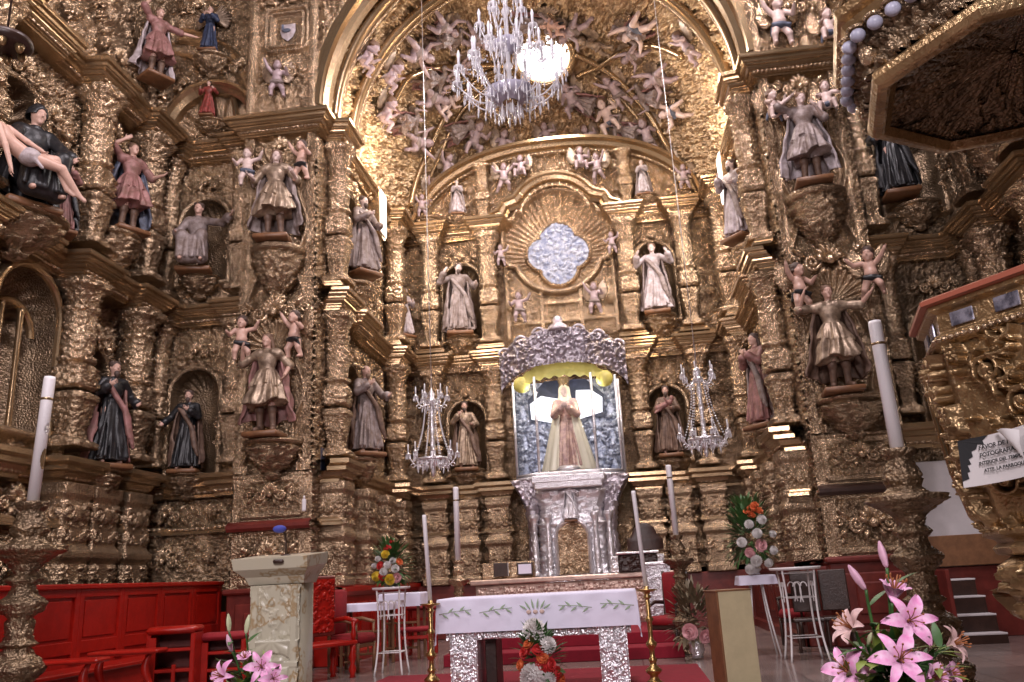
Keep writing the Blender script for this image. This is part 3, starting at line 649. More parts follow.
# ------------------------------------------------------------------ transept recesses
for s in (-1, 1):
    fr = Fr((s * 8.0, 0), (0, 1), (-s, 0)); m_ = gold if s < 0 else goldd  # right altarpieces darkened by colour, where less light falls
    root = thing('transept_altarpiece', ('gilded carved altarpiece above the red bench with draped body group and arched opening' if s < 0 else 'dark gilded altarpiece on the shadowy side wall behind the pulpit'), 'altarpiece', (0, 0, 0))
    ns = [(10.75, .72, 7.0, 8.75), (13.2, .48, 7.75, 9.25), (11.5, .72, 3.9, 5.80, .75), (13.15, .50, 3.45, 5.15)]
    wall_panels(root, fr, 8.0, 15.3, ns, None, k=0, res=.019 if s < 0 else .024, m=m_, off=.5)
    cs = (9.75, 12.42, 14.15)
    for z0, z1 in ((7.05, 10.28), (3.55, 6.57)):
        for u in cs: column(root, fr(u, .30, 0), z0 + .15, z1, .25)
    for u in cs + (13.2,): pedestal(root, fr(u, .22, 0), 1.0, 3.12, .36)
    bb = [(u, .3, .38) for u in cs] + [(13.2, .35, .22), (10.8, .5, .22)]; bb.sort()
    cornice(root, fr, path_of(8.0, 15.2, .08, bb), CORN, 10.27)
    cornice(root, fr, path_of(8.0, 15.2, .08, bb), CORN, 6.56)
    cornice(root, fr, path_of(8.0, 15.2, .05, bb[::1]), CORN2, 3.1, 'moulding')
    cornice(root, fr, path_of(8.0, 15.2, .05, bb[::1]), BASEM, 2.42, 'moulding', bd=())
    for n in ns[1::2]: corbel(root, fr(n[0], .25, 0), n[2] + .05, .9, .46)
    corbel(root, fr(10.75, .25, 0), 7.05, .7, .7)
    for n in (ns[1], ns[3]):
        ornament(root, fr, 'crest', n[0], n[3] + n[1] + .2, 1.1)
        for e in (-1, 1): ornament(root, fr, 'drop', n[0] + e * (n[1] + .1), (n[2] + n[3]) / 2 + .2, .8)
    for u in (9.0, 10.5, 11.5, 13.2): 
        for z in (2.0, 2.85): ornament(root, fr, 'crest', u, z, 1.1, .08)
    for u, z in ((10.75, 9.75), (11.5, 9.3), (11.5, 8.0), (9.0, 9.0), (9.0, 7.8), (14.75, 8.8), (14.75, 5.2), (9.0, 5.4)): ornament(root, fr, 'rose' if z in (8.0, 7.8) else 'crest', u, z, 1.1)
    for k in range(9): ornament(root, fr, ('crest', 'rose', 'drop')[k % 3], 8.6 + k * .75, 11.5 + .9 * (k % 2), 1.3)
    for du in (-.28, .16):
        MB().lathe(interp_prof([(0, 0), (.07, 0), (.05, .06), (.045, 1.0), (.05, 1.9), (.07, 2.0), (0, 2.02)], 30), 14, fr(11.5 + du, -.22, 3.9)).build('niche_colonnette', goldm, root)
    mb = MB(); mould(mb, fr, np.concatenate(([(10.74, 3.9)], arc(11.5, 5.8, .76, 180, 0, 30), [(12.26, 3.9)])), .02, RND); mould(mb, fr, arc(11.5, 5.5, .5, 180, 0, 24), -.3, RND); mb.build('niche_arch', goldm, root)
    carved(root, fr, 8.0, 15.3, 10.6, 16, lambda U, Z: ground(U, Z, 0, 1.1, .10), .035, m_, 'attic_panel')
    # back of the recess
    fb = Fr((s * 7.0, 15.3), (-s, 0), (0, -1))
    rt = thing('recess_altarpiece', ('narrow gilded altarpiece in the recess beside the chancel pier with two friars in niches' if s < 0 else 'narrow dark altarpiece in the recess behind the tall candle and the pulpit'), 'altarpiece', (0, 0, 0))
    ns = [(-.08, .52, 7.55, 8.85), (-.10, .50, 3.5, 5.15)]
    def ex(D, U, Z):
        for zc in (8.85, 5.15): D = shell_h(D, U, Z, -.09, zc + .12, .55, 0, 9, .12)
        return D
    wall_panels(rt, fb, -1.02, 1.1, ns, ex, z0=1.35 if s < 0 else 2.9, k=2, m=m_, off=.2)
    for z0, z1 in ((7.05, 10.28), (3.55, 6.57)):
        for u in (-.82, .78): column(rt, fb(u, .18, 0), z0 + .15, z1, .17)
    bb = [(u, .22, .2) for u in (-.75, .78)]
    for pf, z, nm in ((CORN, 10.27, 'cornice'), (CORN, 6.56, 'cornice'), (CORN2, 3.1, 'moulding')) + (((BASEM, 2.42, 'moulding'),) if s < 0 else ()):
        cornice(rt, fb, path_of(-1.1, 1.15, .05, bb), pf, z, nm)
    for n in ns: corbel(rt, fb(n[0], .1, 0), n[2] + .06, .5, .4)
    for n in ns:
        ornament(rt, fb, 'crest', n[0], n[3] + n[1] + .42, .9)
        for e in (-1, 1): ornament(rt, fb, 'drop', n[0] + e * (n[1] + .06), (n[2] + n[3]) / 2, .75)
    for z in (2.85, 2.0) if s < 0 else ():
        for u in (-.5, .4): ornament(rt, fb, 'crest' if u < 0 else 'rose', u, z, 1.0, .08)
    for u, z in ((-.7, 12.3), (.6, 12.6), (0, 13.9), (-.5, 14.3)): ornament(rt, fb, 'crest', u, z, 1.0)
    # attic: lunette with scalloped shell under an arch
    def lun(U, Z):
        D = ground(U, Z, 3, .8, .08)
        rho = np.hypot(U, Z - 11.0); th = np.arctan2(Z - 11.0, U)
        D = np.where((rho < .92) & (Z > 11.0), -.30 + .30 * rho + .05 * np.cos(th * 16) * rho, D); return D
    carved(rt, fb, -1.05, 1.1, 10.6, 16, lun, .025, m_, 'attic_panel')
    mb = MB(); mould(mb, fb, arc(0, 11.0, 1.0, 180, 0, 30), .0, [(-.1, 0), (-.1, .18), (0, .26), (.06, .34), (.12, .34), (.12, 0)])
    mould(mb, fb, arc(-1.5, 11.2, 2.45, 80, -5, 40), .0, BAND); mould(mb, fb, arc(-1.5, 11.2, 2.0, 80, 0, 40), .0, RND)
    mb.build('attic_arch', goldm, rt, False)
    corbel(rt, fb(-.05, .15, 0), 12.75, .5, .4); corbel(rt, fb(0, .1, 0), 11.15, .3, .35)
# ------------------------------------------------------------------ chancel arch wall, arch mouldings, vault
FW = Fr((0, 14.75), (1, 0), (0, -1))
ow = carved(None, FW, -5.95, 5.95, 10.65, 16.2, lambda U, Z: ground(U, Z, 1, .75, .10), .026, gold, 'wall_front', keep=lambda u, z: np.hypot(u, z - 10.75) > 4.32)
for o in ow: o['kind'] = 'structure'
tr = 1
def trim(mb, m=goldm, smooth=False):
    global tr
    o = mb.build('trim_%d' % tr, m, None, smooth); o['kind'] = 'structure'; tr += 1; return o
mb = MB(); mould(mb, FW, arc(0, 10.75, 4.42, 178, 2, 90), .0, [(-.24, -.1), (-.24, .10), (-.14, .16), (-.10, .26), (.02, .26), (.05, .18), (.16, .18), (.18, .10), (.24, .10), (.24, 0)]); trim(mb)
mb = MB()
pp_ = arc(0, 10.75, 4.62, 176, 4, 130); bead_tube(mb, FW(pp_[:, 0], .14, pp_[:, 1]), .055, .12)
trim(mb, goldb, True)
VN, VB = 4.0, 5.35
_t = np.linspace(0, PI / 2, 4000); _S = np.sin(_t) ** (2 / VN); _C = np.cos(_t) ** (2 / VN); _al = np.concatenate(((0,), np.cumsum(np.hypot(np.diff(_S * VB), np.diff(_C * 4.45)))))
SMAX = 1.75 + _al[-1]
def dome(phi, s_):     # s_: metres along the vault from the arch
    a = np.clip(np.asarray(s_, float) - 1.75, 0, _al[-1] - .25); S_ = np.interp(a, _al, _S); C_ = np.interp(a, _al, _C); r = 4.45 * C_
    return np.stack(np.broadcast_arrays(r * np.cos(phi), 14.75 + np.minimum(s_, 1.75) + VB * S_, 10.75 + 4.55 / 4.45 * r * np.sin(phi)), -1)
def vault_pt(phi, s_, inn=0.):
    p = dome(phi, s_); a = np.clip(np.asarray(s_, float) - 1.75, 0, _al[-1] - .25); S_ = np.interp(a, _al, _S); C_ = np.interp(a, _al, _C)
    gx, gy = C_ ** (VN - 1) / 4.45, S_ ** (VN - 1) / VB; l = np.hypot(gx, gy) + 1e-9; gx, gy = gx / l, gy / l
    n = -np.stack(np.broadcast_arrays(np.cos(phi) * gx, gy + 0 * phi, np.sin(phi) * gx), -1)
    return p + n * np.asarray(inn)[..., None], n
nf, ns_ = 640, 440; PH, SS = np.meshgrid(np.linspace(-.09, PI + .09, nf), np.linspace(0, SMAX - .3, ns_))
rel = .19 * np.maximum(smp(H_LEAF[0], PH * 4.45 / 1.25, SS / 1.25), 0) ** 1.2 + .07 * smp(H_SCROLL[1], PH * 4.45 / .5, SS / .5)
V, _n = vault_pt(PH, SS, rel); vm = gilt('vault_gilding', (.62, .45, .28), (.34, .23, .14), .32, bump=.45)
o = put('ceiling', V.reshape(-1, 3), gridq(ns_, nf), vm); o['kind'] = 'structure'
def dome_hit(px, py):
    d = ray(px, py); best = None; t = 12.0
    while t < 26:
        p = CAM + d * (t / d[1]); y = p[1] - 14.75
        sy_ = min(1, max(0, (y - 1.75) / VB)); r = (1 - sy_ ** VN) ** (1 / VN)
        if y > 0 and (p[0] / 4.45) ** 2 + (max(0, p[2] - 10.75) / 4.55) ** 2 > r * r:
            ph = math.atan2(max(.12, p[2] - 10.75) / 4.55, p[0] / 4.45); s_ = y if y < 1.75 else 1.75 + float(np.interp(sy_, _S, _al)); return ph, s_
        t += .02
    return None
def vrib(pts, r=.10, n=8):
    pts = np.array(pts); t = np.linspace(0, len(pts) - 1, 40); ph = np.interp(t, range(len(pts)), pts[:, 0]); ss = np.interp(t, range(len(pts)), pts[:, 1])
    for _ in range(4): ph[1:-1] = (ph[:-2] + ph[2:] + 2 * ph[1:-1]) / 4; ss[1:-1] = (ss[:-2] + ss[2:] + 2 * ss[1:-1]) / 4
    P, n_ = vault_pt(ph, ss, .22); return MB().tube(P, r, n)
for s0 in (.45, 1.55):
    a = np.linspace(.02, PI - .02, 70); P, _ = vault_pt(a, np.full(70, s0), .2); trim(MB().tube(P, .13, 8), goldm, True)
    P, _ = vault_pt(a, np.full(70, s0 + .25), .2); trim(MB().tube(P, .06, 6), goldb, True)
for L in ([(404, 208), (424, 150), (446, 105), (478, 72), (512, 60)], [(690, 190), (668, 140), (640, 95), (600, 60), (576, 48)],
          [(384, 105), (400, 74), (425, 64), (462, 62), (512, 62)], [(578, 72), (604, 61), (632, 42), (660, 39), (690, 52)],
          [(418, 208), (437, 152), (458, 108), (486, 82)], [(678, 186), (655, 140), (628, 100), (596, 72)]):
    h_ = [dome_hit(*p) for p in L]
    trim(vrib([q for q in h_ if q], .085 if len(L) == 5 else .05), goldm, True)
oh = dome_hit(543, 50); c0, n0 = vault_pt(np.array(oh[0]), np.array(oh[1]), .22)
dc = np.array((1.15, 0, 1.3)) - c0; R_ = Vector(n0 + .9 * dc / np.linalg.norm(dc)).to_track_quat('Z', 'Y').to_matrix()
def disc_at(mb, prof, c, R, n=48):
    b = MB().lathe(prof, n); V, Q, T = b.arr(); mb.add(V @ np.array(R).T + np.array(c), Q, T); return mb
ow = disc_at(MB(), [(.70, -.5), (.70, .10), (.76, .16), (.84, .16), (.90, .08), (.94, -.5)], c0, R_).build('window_3', goldm, None); ow['kind'] = 'structure'
ol = mat('daylit_oculus_pane', (1, 1, 1), 0, .5, emit=(1, .99, 1), es=9)
link('window_pane', data('window_pane', *disc_at(MB(), [(.001, .0), (.4, .0), (.71, .0)], c0, R_).arr()[:2], None, ol), ow)
# pilasters above the piers with framed shields
for s in (-1, 1):
    fr = Fr((s * 5.15, 14.55), (1, 0), (0, -1))
    root = thing('attic_pilaster', ('carved pilaster with painted shield standing on the cornice above the pier beside the lectern' if s < 0 else 'carved pilaster on the cornice above the pier nearest the pulpit canopy'), 'pilaster', (0, 0, 0))
    def hp(U, Z):
        D = ground(U, Z, 0, .55, .08, ou=.27); sd = sd_rect(U, Z, -s * .1, 12.75, .30, .36); D = np.where(sd < 0, -.02, D)
        for r_ in (.05, .16): D = np.where(np.abs(sd - r_) < .05, ringh(sd, r_, .05, .14), D)
        D = np.where(np.abs(np.abs(U) - .66) < .06, .12, D); return D
    carved(root, fr, -.78, .78, 10.66, 16, hp, .02, gold)
    for z in (11.75, 13.6, 14.5): ornament(root, fr, 'crest', 0, z, 1.2)
    for fx in (-1, 1): carved(root, Fr((s * 5.15 + fx * .78, 14.55), (0, 1), (fx, 0)), 0, .3, 10.66, 16, lambda U, Z: ground(U, Z, 1, .5, .05), .04, gold, 'side_panel')
    if s < 0:
        sh = MB(); pr = [(-.16, .18), (.16, .18), (.17, 0), (.12, -.14), (0, -.24), (-.12, -.14), (-.17, 0)]
        V = [fr(a + .1, .02, 12.75 + b) for a, b in pr] + [fr(.1, .06, 12.75)]; sh.add(V, None, [(i, (i + 1) % 7, 7) for i in range(7)]); sh.build('shield', pale_r, root, False)
        mb = MB(); mb.ball(fr(.08, .06, 12.75), (.1, .03, .05), 8, 6).ball(fr(.0, .06, 12.83), (.03, .03, .09), 8, 6); mb.build('painted_bird', blue_r, root)
# ------------------------------------------------------------------ carved figures
def n3(v): v = np.array(v, float); return v / (np.linalg.norm(v) + 1e-9)
def ik(s, t, l1, l2, pole):
    s = np.array(s, float); t = np.array(t, float); d = t - s; L = min(np.linalg.norm(d), (l1 + l2) * .995); d = n3(d); t = s + d * L
    a = (l1 * l1 - l2 * l2 + L * L) / (2 * L); h = math.sqrt(max(0, l1 * l1 - a * a)); p = np.array(pole, float); p = n3(p - d * (p @ d)); return s + d * a + p * h, t
def rotm(rx=0, ry=0, rz=0): return np.array((Matrix.Rotation(rz, 3, 'Z') @ Matrix.Rotation(ry, 3, 'Y') @ Matrix.Rotation(rx, 3, 'X')))
def sculpt_head(S, c, R, k=1.0, beard=False):
    P = lambda x, y, z: c + R @ (np.array((x, y, z)) * k)
    S.ell(c, np.array((.076, .095, .112)) * k, R, .02); S.ell(P(0, -.035, -.06), np.array((.056, .058, .062)) * k, R, .02)
    S.cone(P(0, -.07, -.092), P(0, -.078, -.098), .024 * k, k=.02 * k)
    for sx in (-1, 1):
        S.ell(P(sx * .032, -.098, .012), np.array((.019, .014, .013)) * k, R, .010 * k, True)
        S.ell(P(sx * .032, -.084, .010), np.array((.015, .013, .009)) * k, R, .003 * k)
        S.cone(P(sx * .012, -.094, .034), P(sx * .05, -.08, .032), .008 * k, k=.012 * k)
        S.ell(P(sx * .078, .005, .0), np.array((.012, .022, .032)) * k, R, .008 * k)
        S.ell(P(sx * .04, -.072, -.03), np.array((.02, .02, .02)) * k, R, .02 * k)
    S.cone(P(0, -.096, .02), P(0, -.117, -.022), .007 * k, .015 * k, k=.008 * k)
    S.cone(P(-.018, -.09, -.055), P(.018, -.09, -.055), .008 * k, k=.006 * k); S.cone(P(-.012, -.088, -.066), P(.012, -.088, -.066), .008 * k, k=.006 * k)
def sculpt_hand(S, w, d, nrm, L=.175, curl=.5, side=1):
    d = n3(d); nrm = n3(np.array(nrm) - d * (np.array(nrm) @ d)); sd = np.cross(d, nrm) * side; pc = w + d * L * .28
    S.ell(pc, (L * .25, L * .30, L * .11), np.stack((sd, d, nrm), 1), .015)
    for i, (o, l) in enumerate(((-.17, .40), (-.055, .46), (.06, .43), (.165, .34))):
        a = w + d * L * .5 + sd * L * o; b = a + (d * math.cos(curl * .5) + nrm * math.sin(curl * .5) + sd * o * .4) * L * l * .55; e = b + (d * math.cos(curl * 1.4) + nrm * math.sin(curl * 1.4)) * L * l * .5
        S.cone(a, b, L * .052, L * .046, .006); S.cone(b, e, L * .046, L * .038, .004)
    a = w + d * L * .15 - sd * L * .2; b = a + (d * .6 - sd * .6 + nrm * .25) * L * .28; S.cone(a, b, L * .06, L * .055, .01); S.cone(b, b + (d * .9 - sd * .1 + nrm * .3) * L * .2, L * .055, L * .042, .004)
def folds(th, z, n, ph, amp, seed):
    return amp * (np.sin(n * th + ph + 1.6 * np.sin(z * 3.1 + seed)) + .5 * np.sin((2 * n + 1) * th + seed * 2 - z * 4) + .3 * np.sin(z * 17 + 3 * np.sin(2 * th + seed)))
def skirt(S, z0, z1, r1, r0, y0=0., x0=0., n=9, amp=.018, seed=1., ysq=.78, tilt=0., wave=.0, pw=1.0):
    def fn(X, Y, Z):
        t = np.clip((z1 - Z) / (z1 - z0), 0, 1) ** pw; r = r1 + (r0 - r1) * t; x = X - x0 * t; y = (Y - y0 * t) / ysq; th = np.arctan2(y, x); q = np.sqrt(x * x + y * y)
        d = (q - r) * .8 - folds(th, Z, n, seed, amp * (.25 + t), seed) * .8
        lo = z0 + wave * np.sin(3 * th + seed) + tilt * X
        return np.maximum(d, np.maximum(lo - Z, Z - z1))
    m = max(r0, r1) + .08; S.add(fn, (-m + min(0, x0), -m + min(0, y0), z0 - wave - .05), (m + max(0, x0), m + max(0, y0), z1 + .03), .025); return S
def cloak(S, z0, z1, r1, r0, yb=-.02, n=7, amp=.03, seed=2., t_=.017, open_=.25, y0=.03):
    def fn(X, Y, Z):
        t = np.clip((z1 - Z) / (z1 - z0), 0, 1); r = r1 + (r0 - r1) * t ** .8; y = (Y - y0) / .75; th = np.arctan2(y, X); q = np.sqrt(X * X + y * y)
        d = np.abs((q - r) * .8 - folds(th, Z, n, seed, amp * (.2 + t), seed) * .7) - t_
        return np.maximum(np.maximum(d, (yb - Y) - open_ * t * .3), np.maximum(z0 + .05 * np.sin(4 * th + seed) - Z, Z - z1))
    m = max(r0, r1) + .12; S.add(fn, (-m, -m, z0 - .06), (m, m, z1 + .03), .02); return S
_figs = {}
def adult(key, lh, rh, style='habit', head=(0, 0, 0), seed=1., legs=None, beard=False, hair='short', cl=True, lean=0., seated=False, vox=.0135):
    """standing or seated figure, 1.75 tall, facing -Y: returns part name -> mesh arrays"""
    if key in _figs: return _figs[key]
    box = ((-.80, -.62, -.02), (.80, .42, 1.98)); B = Sd(*box, vox); R_ = Sd(*box, vox); C_ = Sd(*box, vox); Hh = Sd((-.3, -.35, 1.2), (.3, .35, 1.98), .0125)
    dz = -.42 if seated else 0.; P = lambda x, y, z: np.array((x + lean * (z - .9), y, z + dz))
    # body
    B.ell(P(0, 0, 1.27), (.155, .105, .19), k=.04); B.ell(P(0, 0, 1.05), (.125, .09, .14), k=.05); B.ell(P(0, .01, .93), (.15, .105, .12), k=.05)
    B.cone(P(-.13, .0, 1.41), P(.13, .0, 1.41), .065, k=.05); B.cone(P(0, .005, 1.42), P(0, -.01, 1.55), .055, .052, .03)
    hc = P(0, -.015, 1.645); Rm = rotm(*head); hc = P(0, 0, 1.54) + Rm @ np.array((0, -.015, .105)); sculpt_head(B, hc, Rm)
    sh = [P(-.185, 0, 1.40), P(.185, 0, 1.40)]; el = []; wr = []
    for i, t in enumerate((lh, rh)):
        t = np.array(t, float); t[2] += dz; e, w_ = ik(sh[i], t, .30, .265, ((-1, 1)[i] * .7, .45, -.8)); el.append(e); wr.append(w_)
        B.cone(sh[i], e, .056, .043, .03); B.cone(e, w_, .044, .030, .015); d = n3(w_ - e)
        sculpt_hand(B, w_, d, (-(-1, 1)[i] * .6, -.1, .5) if abs(d[2]) < .8 else (-(-1, 1)[i], 0, 0), curl=.55, side=(-1, 1)[i])
    if seated: lg = [((-.10, -.02, .50), (-.16, -.44, .50), (-.14, -.40, .09), (-.16, -.55, .04)), ((.10, -.02, .50), (.17, -.44, .52), (.16, -.36, .09), (.19, -.51, .04))]
    else: lg = legs or [((-.085, 0, .92), (-.10, -.05, .50), (-.11, .03, .09), (-.14, -.13, .04)), ((.085, 0, .92), (.11, -.02, .50), (.12, .04, .09), (.17, -.11, .04))]
    for h_, k_, a_, t_ in lg:
        B.cone(h_, k_, .085, .06, .04); B.cone(k_, a_, .058, .038, .02); m_ = np.array(k_) * .65 + np.array(a_) * .35 + np.array((0, .02, 0)); B.ell(m_, (.05, .055, .11), k=.03)
        B.cone(a_, t_, .042, .032, .02); B.ell(np.array(a_) + np.array((0, .02, -.03)), (.035, .045, .04), k=.02)
    # garments
    for i in (0, 1):
        sl_ = .075 if style in ('habit', 'gown') else .066
        R_.cone(sh[i], el[i], .072, sl_, .03)
        if style in ('habit', 'gown'): R_.cone(el[i], el[i] + (wr[i] - el[i]) * .82, .066, .082, .025); R_.cone(el[i] + (wr[i] - el[i]) * .7, el[i] + (wr[i] - el[i]) * .78 + np.array((0, .01, -.09)), .06, .03, .03)
        elif style == 'tunic': R_.cone(el[i] * .6 + sh[i] * .4, el[i], .078, .082, .02)
        else: R_.cone(el[i], el[i] + (wr[i] - el[i]) * .88, .058, .045, .02)
    R_.ell(P(0, 0, 1.27), (.172, .122, .19), k=.04); R_.cone(P(-.13, .0, 1.405), P(.13, .0, 1.405), .078, k=.05); R_.ell(P(0, 0, 1.06), (.142, .108, .15), k=.05)
    R_.ell(P(0, -.01, 1.47), (.075, .07, .035), k=.02)
    if seated:
        for h_, k_, a_, t_ in lg: R_.cone(h_, k_, .12, .10, .06); R_.cone(k_, np.array(a_) + np.array((0, 0, .03)), .10, .13, .05)
        R_.cone((-.05, -.2, .46), (.05, -.2, .46), .10, k=.08); R_.cone((0, -.42, .42), (0, -.4, .12), .10, .13, .08); R_.ell((0, .0, .42), (.2, .2, .16), k=.06)
        for q in range(7):
            x = -.2 + q * .067; R_.cone((x, -.50 + .02 * (q % 2), .46), (x * 1.15 + .03 * math.sin(q * 2 + seed), -.53, .08), .022, .03, .025)
    elif style in ('habit', 'gown'):
        skirt(R_, .06, 1.10, .145, .27 if style == 'habit' else .34, -.03, .0, 8, .032, seed); R_.cone(P(0, 0, 1.045), P(0, 0, 1.055), .13, k=.01)
        for q in range(6):
            x = -.17 + q * .07; R_.cone((x * .6, -.10, .98), (x * 1.25 + .05 * math.sin(q + seed), -.20 - .02 * (q % 2), .12), .018, .03, .03)
    else:
        skirt(R_, .48, 1.08, .14, .36, -.04, .02, 7, .035, seed, .85, .12, .05, .8); skirt(R_, .80, 1.10, .15, .27, -.02, 0, 9, .025, seed + 2, .85, -.1, .03, .8)
        R_.cone(P(-.12, -.03, 1.42), P(-.20, 0, 1.38), .07, .09, .03); R_.cone(P(.12, -.03, 1.42), P(.20, 0, 1.38), .07, .09, .03)
    # boots or sandals for the tunic wearers
    out = {}
    if style == 'tunic':
        Bt = Sd((-.5, -.5, -.02), (.5, .3, .6), vox)
        for h_, k_, a_, t_ in lg:
            kk = np.array(k_); aa = np.array(a_); Bt.cone(kk * .75 + aa * .25, aa, .066, .052, .02); Bt.cone(aa, t_, .052, .042, .02); Bt.cone(kk * .78 + aa * .22, kk * .72 + aa * .28, .078, k=.01)
        out['boots'] = Bt.mesh()
    if cl:
        if seated: cloak(C_, .05, 1.0, .20, .36, -.03, 6, .03, seed + 1)
        elif style == 'tunic': cloak(C_, .22, 1.44, .20, .46, .0, 6, .05, seed + 1, open_=-.1)
        else: cloak(C_, .10, 1.45, .20, .36, -.02, 6, .035, seed + 1)
        if style != 'tunic' and not seated:
            for q in range(5):
                o = q * .045; C_.cone((-.17 + o * .6, -.10, 1.33 - o * .3), (.12 + o * .5, -.19 - .012 * (q % 2), .95 - o), .030, .032, .03); C_.cone((.12 + o * .5, -.19, .95 - o), (.20 + o * .6, -.21 - .02 * (q % 2), .50 - o * 1.2), .034, .03, .03)
        out['cloak'] = C_.mesh()
    # hair
    Rt = Rm; Pq = lambda x, y, z: hc + Rt @ np.array((x, y, z))
    if hair == 'tonsure': Hh.ell(Pq(0, .012, .035), (.086, .098, .055), Rt); Hh.ell(Pq(0, -.10, .02), (.07, .06, .085), Rt, .01, True); Hh.ell(Pq(0, 0, .115), (.062, .07, .05), Rt, .01, True)
    elif hair == 'veil': Hh.ell(Pq(0, .02, .02), (.105, .115, .135), Rt); Hh.cone(Pq(0, .05, -.02), P(0, .07, 1.35), .11, .17, .06); Hh.ell(Pq(0, -.11, -.03), (.068, .09, .105), Rt, .02, True)
    else:
        Hh.ell(Pq(0, .018, .035), (.089, .098, .100), Rt); Hh.ell(Pq(0, -.095, -.02), (.066, .06, .085), Rt, .015, True)
        if hair == 'long':
            for sx in (-1, 1): Hh.cone(Pq(sx * .075, .03, .0), Pq(sx * .10, .04, -.20), .035, .028, .03)
            Hh.cone(Pq(0, .07, 0), Pq(0, .085, -.2), .06, .05, .03)
        for q in range(14):
            a = q * 2.4; Hh.ell(Pq(.075 * math.cos(a), .03 + .075 * math.sin(a) * .9, .03 + .07 * math.sin(q * 1.7)), (.026,) * 3, k=.012)
    if beard: Hh.ell(Pq(0, -.075, -.105), (.05, .035, .06), Rt, .02); Hh.cone(Pq(0, -.085, -.12), Pq(0, -.08, -.19), .035, .012, .02)
    out['body'] = B.mesh(); out['robe'] = R_.mesh(); out['hair'] = Hh.mesh()
    _figs[key] = out; return out
_cm = {}
def place_fig(name, key, arrs, label, loc, H, rz, mats, cat='statue', group=None, base=True, full=1.75):
    sc = H / full; t = thing(name, label, cat, loc, rz, group, sc)
    for nm in ('body', 'robe', 'cloak', 'hair', 'boots', 'wing', 'sash'):
        if nm in arrs:
            k = (key, nm, mats.get(nm, flesh).name)
            for q, A in enumerate(arrs[nm] if isinstance(arrs[nm], list) else [arrs[nm]]):
                kk = k + (q,)
                if kk not in _cm: _cm[kk] = data(nm, A[0], A[1], None, mats.get(nm, flesh))
                link(nm, _cm[kk], t)
    if base:
        if 'base' not in _cm:
            V, Q, T = MB().box((0, -.03, -.045), (.62, .52, .09), .02).arr(); _cm['base'] = data('base', V, Q, T, brownwood)
        link('base', _cm['base'], t)
    return t
def wings(spread=1.0, up=.5, size=1.0, seed=0):
    out = []
    for sx in (-1, 1):
        W = Sd((-.95, -.1, .6), (.95, .5, 2.1), .02); o = np.array((sx * .07, .11, 1.36))
        for f in range(9):
            a = math.radians(52 - f * 13 + up * 30); L = size * (.60 - .038 * f); d = np.array((sx * math.cos(a) * spread, .22, math.sin(a)))
            st = o + np.array((sx * .02 * f * spread, .01 * f, .05 - .012 * f)); W.cone(st, st + d * L, .075, .04, .02)
        out.append(W.mesh())
    return out
def baby(key, lh, rh, legs, head=(0, 0, 0), wing=True, sash=True):
    """chubby cherub about 0.8 tall, facing -Y"""
    if key in _figs: return _figs[key]
    B = Sd((-.5, -.45, -.02), (.5, .35, .92), .0105); hc = np.array((0, -.02, .69)); Rm = rotm(*head)
    B.ell((0, 0, .50), (.095, .078, .10), k=.03); B.ell((0, -.015, .38), (.098, .092, .09), k=.04); B.ell((0, .01, .31), (.098, .085, .065), k=.03); B.cone((0, 0, .57), (0, -.005, .63), .042, k=.02)
    sculpt_head(B, hc, Rm, .95); B.ell(hc + Rm @ np.array((0, -.03, -.04)), (.078, .065, .055), Rm, .02)
    for i, t in enumerate((lh, rh)):
        s_ = np.array(((-1, 1)[i] * .10, 0, .55)); e, w_ = ik(s_, t, .13, .12, ((-1, 1)[i] * .6, .5, -.8)); B.cone(s_, e, .042, .035, .02); B.cone(e, w_, .037, .026, .01)
        sculpt_hand(B, w_, w_ - e, (0, -1, .2), .085, .5, (-1, 1)[i])
    for i, (k_, a_) in enumerate(legs):
        h_ = np.array(((-1, 1)[i] * .055, 0, .30)); B.cone(h_, k_, .062, .048, .02); B.cone(k_, a_, .047, .032, .015); B.cone(a_, np.array(a_) + np.array((0, -.07, -.02)), .03, .022, .01)
    out = {'body': B.mesh()}
    Hh = Sd((-.25, -.25, .5), (.25, .25, .92), .0105); Hh.ell(hc + Rm @ np.array((0, .018, .03)), (.088, .098, .098), Rm); Hh.ell(hc + Rm @ np.array((0, -.105, -.02)), (.07, .07, .085), Rm, .01, True)
    for q in range(16): a = q * 2.4; Hh.ell(hc + Rm @ np.array((.07 * math.cos(a), .025 + .07 * math.sin(a), .035 + .06 * math.sin(q * 1.3))), (.028,) * 3, k=.01)
    out['hair'] = Hh.mesh()
    if sash:
        S = Sd((-.25, -.25, .15), (.25, .25, .5), .0105); S.ell((0, 0, .31), (.118, .108, .06), k=.02); S.cone((-.10, -.06, .32), (.12, -.08, .28), .03, k=.03); S.cone((.10, -.05, .28), (.14, -.02, .17), .035, .02, .02); S.cone((-.1, .02, .3), (-.12, .05, .2), .03, .02, .02); out['sash'] = S.mesh()
    if wing:
        Wl = []
        for sx in (-1, 1):
            W = Sd((-.55, -.05, .2), (.55, .35, 1.0), .013)
            for f in range(7):
                a = math.radians(58 - f * 14); d = np.array((sx * math.cos(a), .15, math.sin(a))); L = .36 - .028 * f; st = np.array((sx * .05, .085, .55 - .012 * f))
                W.ell(st + d * L * .55, (L * .5, .028, .055), np.stack((d, n3(np.cross((0, 0, 1.), d) if abs(d[2]) < .95 else (0, 1., 0)), n3(np.cross(d, np.cross((0, 0, 1.), d)) if abs(d[2]) < .95 else (1., 0, 0))), 1), .02)
            Wl.append(W.mesh())
        out['wing'] = Wl
    _figs[key] = out; return out
